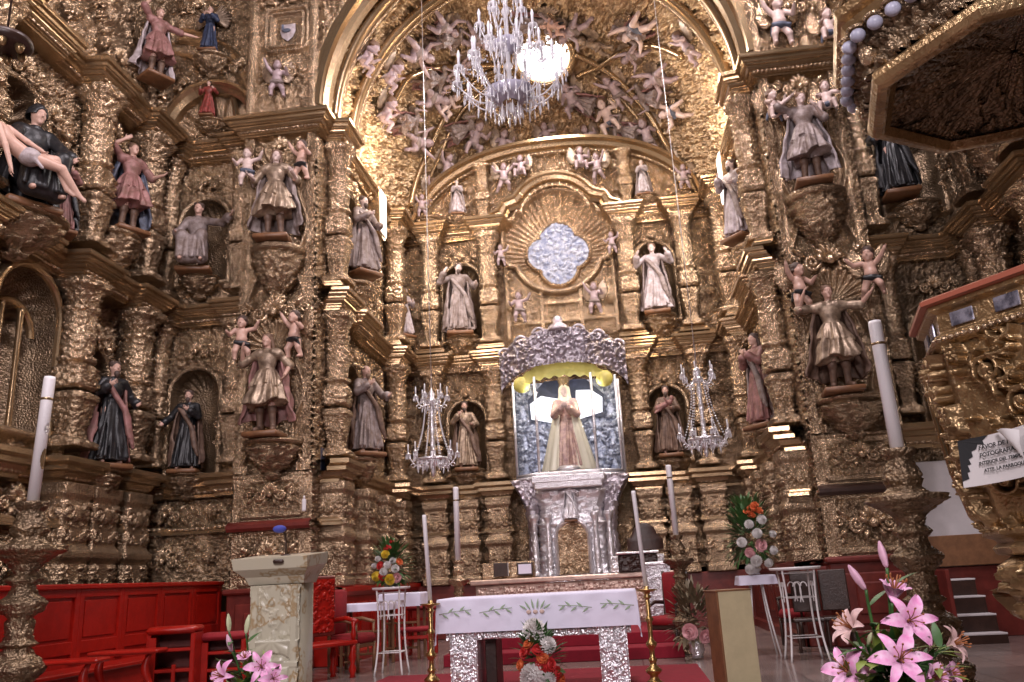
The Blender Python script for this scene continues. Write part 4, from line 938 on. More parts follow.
# poses ----------------------------------------------------------------
ST = [((-.10, -.06, .16), (-.10, -.03, .03)), ((.11, -.03, .16), (.13, .02, .03))]
FLY = [((-.12, .02, .15), (-.16, .16, .05)), ((.10, -.10, .18), (.14, .05, .08))]
SIT = [((-.12, -.16, .30), (-.13, -.16, .14)), ((.12, -.16, .30), (.15, -.14, .14))]
CH = {'up': lambda: baby('c_up', (-.22, -.08, .75), (.20, -.15, .52), ST, (-.1, 0, .25)),
      'hold': lambda: baby('c_hold', (-.24, -.10, .48), (.26, -.12, .66), ST, (.1, 0, -.3), False),
      'fly': lambda: baby('c_fly', (-.30, -.10, .60), (.24, -.16, .70), FLY, (.15, 0, -.2)),
      'ad': lambda: {**adult('c_ad', (-.45, -.25, 1.35), (.40, -.2, 1.62), 'tunic', (.1, .1, .2), 4.4, legs=[((-.085, .02, .92), (-.16, -.05, .55), (-.22, .26, .28), (-.24, .32, .14)), ((.085, 0, .92), (.10, .02, .48), (.16, .16, .10), (.18, .12, -.0))], hair='short'), 'wing': wings(.9, .4, .9)},
      'sit': lambda: baby('c_sit', (-.14, -.22, .44), (.22, -.10, .60), SIT, (-.05, .1, .3))}
# ------------------------------------------------------------------ statues and cherubs where they stand
def V3(p, dx=0, dy=0, dz=0): return (float(p[0]) + dx, float(p[1]) + dy, float(p[2]) + dz)
rd = math.radians
def saint(name, key, lh, rh, loc, H, rz, label, robe, cl=None, hm=hairm, sk=flesh, wing=None, cat='statue', **kw):
    F = dict(adult(key, lh, rh, cl=cl is not None, **kw))
    if wing: F['wing'] = wings()
    return place_fig(name, key + ('w' if wing else ''), F, label, loc, H, rd(rz), dict(body=sk, robe=robe, cloak=cl or robe, hair=hm, boots=brown_r, wing=wing or gold), cat)
saint('archangel_statue', 'arch_a', (-.42, -.22, 1.16), (.36, -.20, 1.20), (-5.05, 14.12, 7.82), 1.86, 8, 'curly haired archangel in flaring tunic on the upper corbel of the lectern side pier', gilt_r, grey_r, hairl, fleshp, style='tunic', head=(.1, .1, .15), seed=1., hair='long')
saint('archangel_statue', 'arch_b', (-.38, -.18, 1.45), (.34, -.05, .98), (-5.10, 14.12, 4.05), 1.84, 0, 'archangel with a short rose cape on the lower corbel of the pier beside the lectern', gilt_r, rose_r, hairl, flesh, style='tunic', head=(.05, -.05, -.1), seed=3.3, hair='long')
saint('archangel_statue', 'arch_c', (-.20, -.20, 1.60), (.20, -.28, 1.30), (5.0, 14.12, 7.82), 1.78, -5, 'grey lilac angel, hand to brow, on the upper corbel of the pulpit side pier', grey_r, pale_r, hairl, fleshp, style='tunic', head=(.1, .1, .2), seed=5.1, hair='short')
saint('archangel_statue', 'arch_d', (-.40, -.15, 1.60), (.62, -.22, 1.50), (4.92, 14.12, 4.05), 1.80, -5, 'dark robed archangel with arms flung wide on the lower corbel behind the tall candle', gilt_r, brown_r, hairl, flesh, style='tunic', head=(0, 0, .1), seed=7.7, hair='short')
saint('saint_statue', 'sn_a', (-.10, -.30, 1.22), (.22, -.30, 1.05), (-4.12, 16.83, 8.0), 1.85, 55, 'grey robed saint in the upper niche of the chancel side nearest the lectern pier', grey_r, grey_r, hairm, fleshp, seed=2.1, hair='short', beard=True)
saint('saint_statue', 'sn_b', (-.14, -.32, 1.30), (.30, -.35, 1.12), (-4.10, 16.9, 4.0), 1.88, 50, 'bearded brown habited saint reaching forward in the lower niche above the red armchair', grey_r, brown_r, hairl, flesh, seed=4.2, hair='tonsure', beard=True)
saint('saint_statue', 'sn_c', (-.14, -.28, 1.15), (.14, -.28, 1.2), (-4.08, 20.25, 7.52), 1.3, 55, 'small lilac grey saint in the corner niche between the chancel side and the high altarpiece', pale_r, None, hairm, fleshp, seed=1.2)
saint('saint_statue', 'sn_d', (-.34, -.22, 1.46), (.40, -.16, 1.18), (-2.68, 20.55, 7.55), 1.93, 12, 'grey draped saint with raised hand in the niche above the lectern side silver chandelier', grey_r, grey_r, hairm, fleshp, seed=6.0, hair='short', beard=True, head=(.05, .1, .1))
saint('saint_statue', 'sn_e', (-.36, -.22, 1.40), (.36, -.24, 1.40), (2.46, 20.55, 7.65), 1.86, -6, 'pale robed saint with both hands raised in the high altarpiece niche nearest the pulpit', pale_r, grey_r, hairl, fleshp, style='gown', seed=3.0, hair='short', head=(0, 0, -.05))
saint('saint_statue', 'sn_f', (-.16, -.30, 1.36), (.20, -.30, 1.10), (-2.64, 20.55, 4.02), 1.68, 10, 'brown bearded saint in the lower niche behind the lectern side silver chandelier', gilt_r, brown_r, hairm, flesh, seed=8.1, hair='short', beard=True)
t = saint('saint_statue', 'sn_g', (-.12, -.30, 1.18), (.14, -.32, 1.12), (2.43, 20.55, 4.02), 1.68, -6, 'dark saint cradling a rosy child behind the pulpit side silver chandelier', brown_r, brown_r, hairm, flesh, seed=9.3, hair='short', beard=True)
S = Sd((-.4, -.6, .9), (.4, -.1, 1.5), .0135); S.cone((-.2, -.34, 1.14), (.1, -.36, 1.26), .085, .07, .03); sculpt_head(S, np.array((.16, -.36, 1.36)), rotm(.1, 0, -.3), .7); S.cone((-.15, -.36, 1.1), (-.28, -.4, 1.02), .045, .03, .02); S.cone((.05, -.42, 1.24), (-.02, -.46, 1.36), .03, .024, .01)
V, Q = S.mesh(); o = put('child', V, Q, rose_r, t); o['label'] = 'rosy child in the arms'
saint('saint_statue', 'sn_h', (-.12, -.30, 1.30), (.24, -.25, 1.10), (4.10, 16.9, 8.0), 1.82, -52, 'grey lilac saint in the upper chancel niche beside the bright window nearest the pulpit', pale_r, grey_r, hairm, fleshp, seed=2.9, hair='short', beard=True)
saint('saint_statue', 'sn_i', (-.05, -.30, 1.30), (.05, -.30, 1.32), (4.10, 16.95, 4.0), 1.88, -55, 'mauve saint with joined hands in the lower chancel niche above the white and orange bouquet', rose_r, grey_r, hairm, flesh, seed=5.9, hair='long')
saint('saint_statue', 'tr_a', (-.25, -.15, 1.72), (.44, -.28, 1.18), (-7.50, 13.2, 7.85), 1.78, 62, 'youth with raised arm and pink tunic in the upper niche above the bench', rose_r, blue_r, hairl, flesh, style='tunic', seed=1.9, hair='short')
saint('saint_statue', 'tr_b', (-.20, -.26, 1.28), (.36, -.15, 1.05), (-7.48, 13.15, 3.52), 1.80, 60, 'black robed saint with a rose mantle in the lower niche above the bench', black_r, rose_r, hairm, flesh, seed=4.6, hair='short', beard=True)
saint('saint_statue', 'tr_c', (-.30, -.28, 1.05), (.62, -.30, 1.38), (-7.05, 14.92, 7.66), 1.95, 15, 'seated grey saint stretching out one arm in the upper recess niche beside the pier', grey_r, None, hairm, flesh, seated=True, seed=2.2, hair='short')
saint('saint_statue', 'tr_d', (-.46, -.16, 1.02), (.10, -.30, 1.26), (-7.08, 15.0, 3.62), 1.55, 12, 'dark friar with hand on breast in the lower recess niche beside the pier', black_r, brown_r, hairm, flesh, seed=7.2, hair='short', beard=True)
saint('angel_statue', 'at_a', (-.30, -.20, 1.80), (.70, -.25, 1.30), (-7.42, 13.6, 11.34), 1.62, 60, 'rosy angel flinging out an arm on the cornice above the upper bench side niche', rose_r, pale_r, hairl, flesh, style='tunic', seed=3.7)
saint('angel_statue', 'at_b', (-.12, -.30, 1.25), (.12, -.30, 1.25), (-7.05, 14.95, 12.83), 1.15, 8, 'small winged angel in dark blue above the scalloped lunette', teal_r, None, hairm, flesh, wing=gilt_r, seed=2.5)
saint('angel_statue', 'at_c', (-.30, -.20, 1.25), (.30, -.20, 1.25), (-7.0, 14.95, 11.22), .85, 8, 'small red robed figure under the scalloped lunette shell', red_r, None, hairm, flesh, style='gown', seed=1.5)
saint('saint_statue', 'rt_a', (-.30, -.15, 1.10), (.56, -.20, 1.42), (6.72, 14.9, 7.78), 1.72, -5, 'black robed saint with an outstretched arm below the pulpit canopy', black_r, black_r, hairm, flesh, seed=6.6)
saint('saint_statue', 'rt_b', (-.20, -.30, 1.20), (.20, -.30, 1.20), (7.45, 13.2, 7.85), 1.8, -62, 'dark blue robed saint half hidden behind the pulpit canopy rim', teal_r, teal_r, hairm, flesh, seed=8.8)
saint('saint_statue', 'rt_c', (-.20, -.30, 1.15), (.20, -.30, 1.20), (7.45, 13.15, 3.55), 1.75, -60, 'dark saint in the lower niche of the shadowy side wall behind the pulpit', black_r, brown_r, hairm, flesh, seed=8.2)
# the pieta group
vm_ = adult('pieta', (-.40, -.40, 1.05), (.30, -.42, 1.0), seated=True, seed=5.5, hair='veil', head=(.2, 0, .15))
place_fig('mourning_woman_statue', 'pieta', vm_, 'seated mourning woman in black veil holding a pale body above the arched niche', (-7.45, 10.55, 7.1), 2.25, rd(60), dict(body=flesh, robe=black_r, cloak=black_r, hair=black_r))
S = Sd((-1.1, -.8, -.2), (1.2, .2, 1.6), .017); A = lambda *p: np.array(p)
S.ell((-.42, -.42, .98), (.19, .14, .26), rotm(0, -.85, 0), .05); S.cone((-.35, -.42, .90), (.05, -.45, .70), .14, .14, .06); S.cone((-.62, -.42, 1.12), (-.70, -.44, 1.26), .065, k=.03); sculpt_head(S, A(-.80, -.46, 1.32), rotm(.5, -.9, .3), 1.15)
S.cone((.05, -.40, .70), (.52, -.5, .80), .12, .085, .05); S.cone((.52, -.5, .80), (.78, -.5, .30), .08, .055, .02); S.cone((.05, -.52, .68), (.60, -.6, .62), .12, .085, .05); S.cone((.60, -.6, .62), (.95, -.58, .22), .08, .055, .02)
for a_, b_ in (((.78, -.5, .30), (.88, -.56, .2)), ((.95, -.58, .22), (1.05, -.64, .12))): S.cone(a_, b_, .05, .035, .02)
S.cone((-.52, -.55, 1.05), (-.42, -.66, .68), .065, .052, .03); S.cone((-.42, -.66, .68), (-.30, -.68, .30), .052, .036, .02); sculpt_hand(S, A(-.30, -.68, .30), A(.2, 0, -1.), A(1., .2, 0), .2, .4)
S.cone((-.30, -.40, 1.15), (.0, -.48, .98), .06, .05, .03); S.cone((0, -.48, .98), (.25, -.52, .88), .05, .035, .02); sculpt_hand(S, A(.25, -.52, .88), A(1., 0, -.3), A(0, -.3, 1.), .2, .4, -1)
t = thing('reclining_body_statue', 'pale nearly naked body lying across the lap of the mourning woman', 'statue', (-7.30, 10.0, 6.98), rd(62), None, .80); V, Q = S.mesh(); put('body', V, Q, flesh, t)
S = Sd((-.4, -.9, .4), (.5, 0, 1.1), .017); S.ell((.08, -.47, .70), (.21, .19, .17), k=.03); S.cone((0, -.6, .72), (.25, -.62, .5), .05, .03, .03); V, Q = S.mesh(); put('loincloth', V, Q, pale_r, t)
saint('mourner_statue', 'mourn', (-.10, -.30, 1.30), (.10, -.30, 1.3), (-7.55, 11.45, 7.1), 1.35, 50, 'small dark haired mourner beside the seated woman in the black veil', rose_r, black_r, hairm, flesh, seed=6.1, hair='long')
# cherubs on piers and altarpieces
wornf = mat('weathered_lilac_flesh', (.42, .31, .32), .1, .5, .1, 20, .3, 10)
SK = {0: (fleshp, hairl, blue_r), 1: (flesh, hairm, black_r), 2: (gilt_r, gilt_r, gilt_r), 3: (wornf, hairl, grey_r)}
def cherub(kind, loc, H, rz, label, sk=0, group=None, rot=None):
    b, h, s_ = SK[sk]; ad = kind == 'ad'; t = place_fig('angel_figure' if ad else 'cherub_figure', kind, CH[kind](), label, loc, H, rd(rz), dict(body=b, hair=h, sash=s_, robe=grey_r, cloak=rose_r, boots=brown_r, wing=gold if sk < 2 else gilt_r), 'angel' if ad else 'cherub', group, False, 1.75 if ad else .8)
    if rot is not None: t.rotation_euler = rot
    return t
for k, x, y, z, H, rz, lab, sk in [
    ('hold', -5.68, 14.2, 9.02, .85, 20, 'naked cherub beside the upper archangel of the lectern pier, on the bench side', 0), ('up', -4.55, 14.2, 9.02, .88, -20, 'dark sashed cherub beside the upper archangel of the lectern pier, on the altar side', 1),
    ('hold', -5.66, 14.2, 5.45, .88, 25, 'cherub clinging beside the lower archangel of the lectern pier, on the bench side', 1), ('up', -4.62, 14.2, 5.42, .92, -25, 'cherub reaching an arm over the lower archangel of the lectern pier, on the altar side', 1),
    ('sit', 4.52, 14.2, 9.0, .80, 20, 'seated cherub by the shell above the hand-to-brow angel, on the window side', 0), ('sit', 5.50, 14.2, 9.05, .80, -20, 'seated cherub by the shell above the hand-to-brow angel, on the canopy side', 0),
    ('up', 4.50, 14.2, 5.45, .90, 20, 'dark sashed cherub beside the wide armed archangel, on the altar side', 1), ('fly', 5.72, 14.2, 5.60, .92, -15, 'dark sashed cherub above the top of the tall candle', 1),
    ('hold', -1.10, 20.62, 7.72, .86, 10, 'silvery cherub below the quatrefoil window, on the lectern side', 3), ('up', .88, 20.62, 7.78, .86, -10, 'silvery cherub below the quatrefoil window, on the pulpit side', 3),
    ('up', -3.62, 20.5, 10.92, .70, 20, 'small cherub standing at the lectern side end of the high cornice', 3), ('up', 3.5, 20.5, 10.92, .75, -20, 'small cherub standing at the pulpit side end of the high cornice', 3),
    ('fly', -1.30, 20.45, 11.42, .85, 20, 'grey cherub above the medallion hood, outer one on the lectern side', 3), ('sit', -.82, 20.4, 11.62, .80, -10, 'grey cherub above the medallion hood, inner one on the lectern side', 3),
    ('sit', .80, 20.4, 11.62, .85, 10, 'grey cherub above the medallion hood, inner one on the pulpit side', 3), ('fly', 1.25, 20.45, 11.42, .85, -20, 'grey cherub above the medallion hood, outer one on the pulpit side', 3),
    ('hold', -1.50, 20.5, 9.30, .6, 10, 'tiny cherub clinging beside the scallop medallion, on the lectern side', 3), ('hold', 1.45, 20.5, 9.35, .6, -10, 'tiny cherub clinging beside the scallop medallion, on the pulpit side', 3),
    ('up', -5.15, 14.28, 11.02, .85, 10, 'winged putto below the painted shield of the attic pilaster', 3), ]:
    cherub(k, (x, y, z), H, rz, lab, sk)
for px, py, lab, H in ((783, 45, 'putto at the foot of the attic pilaster above the pulpit side pier', 1.05), (832, 50, 'seated putto beside the attic pilaster nearest the pulpit canopy', .9)):
    cherub('up' if H > 1 else 'sit', at(px, py, 14.25), H, 0, lab, 0)
for x, z, rz, lab in ((-2.62, 10.92, 10, 'small robed angel with joined hands on the high cornice, lectern side of the medallion'), (2.42, 10.92, -10, 'small robed angel with joined hands on the high cornice, pulpit side of the medallion')):
    saint('angel_statue', 'kneel', (-.05, -.32, 1.28), (.05, -.32, 1.28), (x, 20.5, z), 1.0, rz, lab, pale_r, grey_r, hairl, fleshp, seed=2.7)
# angels over the vault
VF = [('ad', 424, 72, 1.35, 'robed angel sprawling on the vault between the first arch ring and the chandelier', 3), ('ad', 586, 100, 1.3, 'robed angel on the vault below the round window, beside the chandelier', 3), ('ad', 660, 92, 1.35, 'robed angel stretched along the vault above the pulpit side cornice', 3),
      ('ad', 640, 22, 1.3, 'robed angel high on the vault under the great arch, pulpit side', 3), ('ad', 398, 118, 1.25, 'robed angel low on the vault above the lectern side chancel cornice', 3), ('ad', 455, 128, 1.3, 'robed angel on the vault just beyond the lower edge of the chandelier', 3), ('ad', 632, 132, 1.25, 'robed angel on the vault over the pulpit side shoulder of the crest', 3), ('ad', 440, 30, 1.3, 'robed angel at the top of the vault on the lectern side', 3), ('ad', 530, 12, 1.25, 'robed angel at the very top of the vault behind the chandelier stem', 3),
      ('fly', 408, 140, .95, 'flying cherub on the vault beside the foot of the diagonal rib above the lectern side', 3), ('up', 441, 172, .8, 'cherub at the foot of the vault rib near the lectern side crest', 3), ('sit', 372, 112, .85, 'cherub at the springing of the vault beside the lectern side cornice', 3),
      ('sit', 352, 55, .8, 'lilac cherub tucked behind the great arch above the lectern pier', 3), ('fly', 408, 46, 1.0, 'grey lilac cherub lying across the upper vault beside the chandelier, higher of two', 3), ('fly', 424, 92, 1.05, 'cherub lying across the vault in the lunette field beside the chandelier', 3),
      ('sit', 438, 100, .8, 'cherub seated close beside the lying cherub of the lunette field', 0), ('fly', 436, 18, .9, 'blue grey cherub near the top edge of the vault', 3), ('fly', 575, 18, 1.0, 'cherub lying above the round window towards the pulpit', 3), ('sit', 556, 14, .7, 'dark cherub directly above the round window', 1),
      ('fly', 643, 18, 1.05, 'rosy cherub lying high on the vault at the pulpit side', 0), ('fly', 668, 70, 1.05, 'cherub lying along the pulpit side lunette arc', 3), ('fly', 684, 106, .95, 'cherub diving above the pulpit side cornice', 0), ('up', 655, 138, .95, 'cherub standing on the vault above the pulpit side end of the crest', 3),
      ('sit', 613, 118, 1.0, 'seated cherub on the vault over the crest, halfway to the round window', 0), ('up', 622, 86, .9, 'cherub just under the pulpit side lunette arc', 3), ('sit', 574, 98, .95, 'cherub beside the chandelier just below the round window', 3), ('sit', 470, 142, 1.0, 'large lilac cherub on the vault below the crystal chandelier', 3),
      ('up', 452, 62, .7, 'cherub hidden partly behind the chandelier arms', 3), ('fly', 640, 45, .8, 'cherub within the pulpit side lunette field', 3), ('sit', 548, 140, .8, 'cherub over the very top of the crest arch', 3), ('sit', 378, 72, .8, 'cherub at the lectern side springing of the second arch ring', 3), ('fly', 470, 30, .9, 'cherub above the upper tier of the chandelier', 3), ('up', 600, 36, .8, 'cherub on the vault beside the round window rim, pulpit side', 2), ('up', 700, 40, .8, 'cherub behind the great arch above the pulpit side pier', 3),
      ('sit', 500, 150, .9, 'cherub on the vault above the lectern side medallion cherubs', 3), ('sit', 590, 145, .8, 'cherub on the vault above the pulpit side medallion cherubs', 3), ('up', 425, 196, .7, 'cherub low on the vault just above the lectern side cornice end', 3), ('up', 676, 170, .7, 'cherub low on the vault just above the pulpit side cornice end', 3)]
for k, px, py, H, lab, sk in VF:
    h_ = dome_hit(px, py); P, n_ = vault_pt(np.array(h_[0]), np.array(h_[1]), .30)
    up = Vector((0, 0, 1)); nn = Vector(n_); fwd = nn; side = (-fwd).cross(up).normalized(); u2 = side.cross(-fwd)  # local x, y=-n, z
    R0 = Matrix((side, -fwd, u2)).transposed(); tilt = {'fly': 1.1, 'up': .0, 'sit': .2, 'ad': .9}[k] * (1 if px < 545 else -1)
    Rr = R0 @ Matrix.Rotation(tilt, 3, 'Y'); c = Vector(P) - Rr @ Vector((0, 0, H * (.5 if k == 'ad' else .54))) + nn * .03
    cherub(k, c, H * (1. if k == 'ad' else 1.2), 0, lab, sk, None, Rr.to_euler())
# ------------------------------------------------------------------ furnishings
def tp(name, label, cat, p, rz=0, group=None): return thing(name, label, cat, p, rz, group)
def drape(w, d, drop, seed=0, nx=70, amp=.012, round_=False, pts=0.):
    """cloth lying on a w x d top, hanging down by drop"""
    L = w / 2 + drop; Lx = np.linspace(-L, L, nx); M_ = d / 2 + drop; Ly = np.linspace(-M_, M_, nx); X, Y = np.meshgrid(Lx, Ly)
    if round_: r = np.hypot(X, Y); ox = np.maximum(r - w / 2, 0); sc = np.where(r > w / 2, (w / 2 + .12 * ox) / np.maximum(r, 1e-6), 1); th = np.arctan2(Y, X); f = 1 + .05 * np.sin(th * 9 + seed) * np.clip(ox / .1, 0, 1); return np.stack((X * sc * f, Y * sc * f, -ox * .98), -1)
    ex = np.maximum(np.abs(X) - w / 2, 0); ey = np.maximum(np.abs(Y) - d / 2, 0); e = np.maximum(ex, ey)
    wav = amp * np.sin(seed + 14 * (X * (ey > ex) + Y * (ex >= ey))) * np.clip(e / .1, 0, 1)
    x = np.sign(X) * (np.minimum(np.abs(X), w / 2) + (ex > 0) * (.012 + wav + .06 * ex)); y = np.sign(Y) * (np.minimum(np.abs(Y), d / 2) + (ey > 0) * (.012 + wav + .06 * ey))
    return np.stack((x, y, -e - .35 * np.minimum(ex, ey) * pts), -1)
def candle(name, label, p, h, r, lean=(0, 0), deco=False, group=None):
    t = tp(name, label, 'candle', p, 0, group); P = [(0, 0, 0), (lean[0] * h, lean[1] * h, h)]; v = n3(P[1])
    R = np.array(Vector(v).to_track_quat('Z', 'Y').to_matrix()); pr = [(0, 0), (r, 0), (r, h * .97), (r * .9, h * .995), (r * .45, h * .985), (0, h * .98)]
    b = MB().lathe(pr, 20); V, Q, T = b.arr(); put('wax_body', V @ R.T, Q, wax, t); V, Q, T = MB().tube([(0, 0, h * .97), (0, 0, h * 1.012)], .005, 6).arr(); put('wick', V @ R.T, Q, darkwood, t, T)
    if deco:
        mb = MB(); 
        for zz in (.80, .805): mb.lathe([(r * 1.0, h * zz), (r * 1.06, h * (zz + .002)), (r * 1.06, h * (zz + .014)), (r * 1.0, h * (zz + .016))], 20)
        V, Q, T = mb.arr(); put('gilt_band', V @ R.T, Q, goldm, t)
        for zz, hh, mm in ((.57, .09, silver), (.33, .16, goldm)):
            a = np.linspace(-PI / 2 - .7, -PI / 2 + .7, 12); z = np.linspace(h * (zz - hh / 2), h * (zz + hh / 2), 14); A_, Z_ = np.meshgrid(a, z); rr = r * (1.03 + .06 * smp(H_SCROLL[0], A_ / 3, Z_ * 3)); m_ = np.abs((A_ + PI / 2) / .7) ** 2 + np.abs((Z_ - h * zz) / (h * hh / 2)) ** 2
            V = np.stack((rr * np.cos(A_), rr * np.sin(A_), Z_), -1).reshape(-1, 3); Q = gridq(14, 12); Q = Q[(m_.reshape(-1)[Q] < 1.25).all(1)]; put('wax_emblem', V @ R.T, Q, mm, t)
    return t
# ---- steps, carpet
setting('trim_90', MB().box((0, 17.35, .09), (3.8, 6.9, .18), .01), carpet); setting('trim_91', MB().box((0, 17.7, .27), (3.6, 6.2, .18), .01), carpet)
tag(put('floor_carpet', *MB().box((-.25, 11.1, .008), (4.5, 3.5, .016), .004).arr()[:2], carpet, None), 'red carpet laid on the floor under the white clothed altar table', 'carpet')
# ---- altar table with cloth
t = tp('altar_table', 'altar table with embossed silver legs standing on the red carpet', 'table', (0, 10.95, .018))
mb = MB().box((0, 0, 1.0), (2.34, .84, .10), .015); mb.build('tabletop', darkred, t, False)
f2 = Fr((0, -.43), (1, 0), (0, -1))
mb = MB(); U, Z = np.meshgrid(np.linspace(-1.12, 1.12, 200), np.linspace(.60, .92, 26)); mb.sheet(f2(U, -.03 + .02 * smp(H_SCROLL[1], U / .5, Z / .5), Z)); mb.box((0, 0, .8), (2.1, .76, .3), .01); mb.build('apron', silver, t)
for sx in (-1, 1):
    mb = MB().box((sx * .90, 0, .475), (.32, .80, .95), .01)
    U, Z = np.meshgrid(np.linspace(sx * .90 - .165, sx * .90 + .165, 34), np.linspace(0, .95, 90)); mb.sheet(f2(U, .0 + .05 * smp(H_SCROLL[0], (U - sx * .9) / .66 + .25, Z / .66) * (np.abs(U - sx * .9) < .15) + .03 * (np.abs(U - sx * .9) > .15), Z)); mb.build('leg', silver, t)
mb = MB().box((-.62, .1, .45), (.14, .5, .9), .01); mb.build('inner_support', darkwood, t, False)
P = drape(2.40, .94, .40, 1., 90, .008, pts=1.); P[..., 2] += 1.09 + .018
ct = thing('altar_cloth', 'white linen cloth embroidered with green sprigs draped over the altar table', 'tablecloth', (0, 10.95, 0)); V = P.reshape(-1, 3)
put('linen', V, gridq(90, 90), cloth, ct)
fy = -.47 - .035
gm = mat('green_embroidery', (.33, .43, .30), 0, .8); om = mat('peach_embroidery', (.66, .48, .42), 0, .8)
for cx, k in ((-.98, 1), (-.48, 1), (.0, 0), (.48, -1), (.98, -1)):
    mb = MB(); ob = MB()
    def lf(x, z, a, L): 
        q = np.linspace(0, 1, 7); c = np.stack((x + q * L * .8 * math.cos(a), np.full(7, fy - .012 - .02 * 0), z + q * L * math.sin(a)), 1); nn = np.array((-math.sin(a), 0, math.cos(a))); w_ = .012 * np.sin(PI * q ** .8)
        mb.sheet(np.stack((c - nn * w_[:, None], c + np.array((0, -.004, 0)), c + nn * w_[:, None])))
    zc = .96
    if k:
        for j in range(5): lf(cx + k * (-.16 + .07 * j), zc - .03 + .008 * j, (.6 if j % 2 else -.5) if k > 0 else PI - (.6 if j % 2 else -.5), .11)
        mb.tube([(cx - k * .2, fy - .014, zc - .03), (cx, fy - .014, zc), (cx + k * .2, fy - .014, zc + .01)], .004, 5)
    else:
        for j in range(6): lf(cx + (-.1 + .04 * j), zc - .02, 1.57 + (2.5 - j) * .45, .13)
        for j in range(3): ob.ball((cx - .08 + .08 * j, fy - .008, zc - .05), (.03, .006, .025), 8, 5)
        ob.build('flower_embroidery', om, ct)
    mb.build('sprig_embroidery', gm, ct)
# ---- standing brass candlesticks with long candles
CSP = [(0, 0), (.16, 0), (.17, .02), (.15, .05), (.09, .07), (.05, .11), (.045, .14), (.085, .17), (.095, .20), (.05, .24), (.035, .27), (.05, .30), (.05, .31), (.03, .34), (.028, .42), (.06, .46), (.065, .49), (.03, .53), (.025, .56), (.03, .72), (.055, .75), (.03, .78), (.024, .80), (.028, .97), (.05, 1.0), (.03, 1.02), (.045, 1.05), (.12, 1.07), (.125, 1.085), (.03, 1.085), (.028, 1.12), (0, 1.12)]
for px, lab, lean, tall in ((431, 'brass candlestick standing on the floor at the lectern side of the white altar table', (-.05, 0), 1.03), (651, 'brass candlestick standing on the floor at the pulpit side of the white altar table', (-.045, 0), 1.12)):
    p = at(px, 640, 10.35); zt = 1.10 if px < 500 else 1.14; t = tp('floor_candlestick', lab, 'candlestick', (p[0], 10.35, .016)); pr = [(r, z * (zt - .016) / 1.12) for r, z in CSP]
    k = next(i for i, q in enumerate(CSP) if q[1] >= .99)
    MB().lathe([(r, z) for r, z in pr[:k]] + [(0, pr[k][1])], 28).build('stem', brass, t); MB().lathe([(0, pr[k - 1][1])] + pr[k - 1:], 28).build('drip_pan', brass, t)
    candle('tall_candle', 'long thin leaning white candle in the brass candlestick ' + ('beside the red stools' if px < 500 else 'beside the dark missal stand'), (p[0], 10.35, zt + .002), tall, .026, lean)
# ---- carved torcheres
TOR = [(0, 0), (.34, 0), (.34, .06), (.26, .10), (.30, .16), (.30, .22), (.16, .30), (.13, .40), (.24, .52), (.27, .60), (.14, .70), (.12, .76), (.17, .80), (.12, .84), (.11, 1.05), (.19, 1.12), (.22, 1.2), (.12, 1.28), (.10, 1.36), (.16, 1.42), (.10, 1.48), (.14, 1.58), (.30, 1.68), (.36, 1.71), (.36, 1.76), (.2, 1.78), (.13, 1.84), (.17, 1.95), (.12, 2.05), (.09, 2.12), (.14, 2.18), (.14, 2.22), (0, 2.22)]
def torchere(label, p, h, r=1.0, m=goldd, tw=0):
    t = tp('carved_torchere', label, 'candlestand', p); k = h / 2.22; bd = [0, 6, 17, 22, 32]
    pr = interp_prof([(a * r * k, b * k) for a, b in TOR], 240); zs = [0, .29 * k, 1.5 * k, 1.78 * k, h + 1]
    for nm, a, b in (('foot', zs[0], zs[1]), ('stem', zs[1], zs[2]), ('pan', zs[2], zs[3]), ('socket', zs[3], zs[4])):
        q = pr[(pr[:, 1] >= a - 1e-6) & (pr[:, 1] <= b + .012)]; MB().lathe(q, 48, disp=lambda A, Z, R: .035 * r * smp(H_LEAF[1], A / (2 * PI) * 2 + tw * Z, Z / .5) * np.clip(R / .05, 0, 1)).build(nm, m, t)
    return t
pl = at(33, 500, 9.0); torchere('dark carved torchere with broad pan rising in front of the red bench', (pl[0], 9.0, 0), pl[2] - 0.02, 1.0, goldd)
candle('altar_candle', 'thick white candle with silver emblems on the torchere before the red bench', (pl[0], 9.0, pl[2] - .02), 1.50, .066, (.035, 0), True)
pr_ = at(897, 447, 9.5); torchere('dark carved torchere rising between the gilded pier and the pulpit', (pr_[0], 9.5, 0), pr_[2] - .02, 1.0, goldd)
candle('altar_candle', 'thick white candle with gilt emblems on the torchere beside the pulpit', (pr_[0], 9.5, pr_[2] - .02), 1.46, .072, (.0, 0), True)
p = at(458, 560, 14.2); torchere('slender gilded torchere behind the altar table near the flower stand', (p[0], 14.2, .18), p[2] - .18, .75, goldb)
candle('altar_candle', 'medium white candle on the slender torchere behind the altar table', (p[0], 14.2, p[2]), 1.22, .048, (0, 0), True)
p = at(676, 535, 14.6); torchere('twisted gilded torchere beside the embossed silver stand', (p[0], 14.6, 0), p[2], .8, goldd, 1.5)
candle('altar_candle', 'medium white candle on the twisted torchere under the second chandelier', (p[0], 14.6, p[2]), 1.18, .048, (-.01, 0), True)
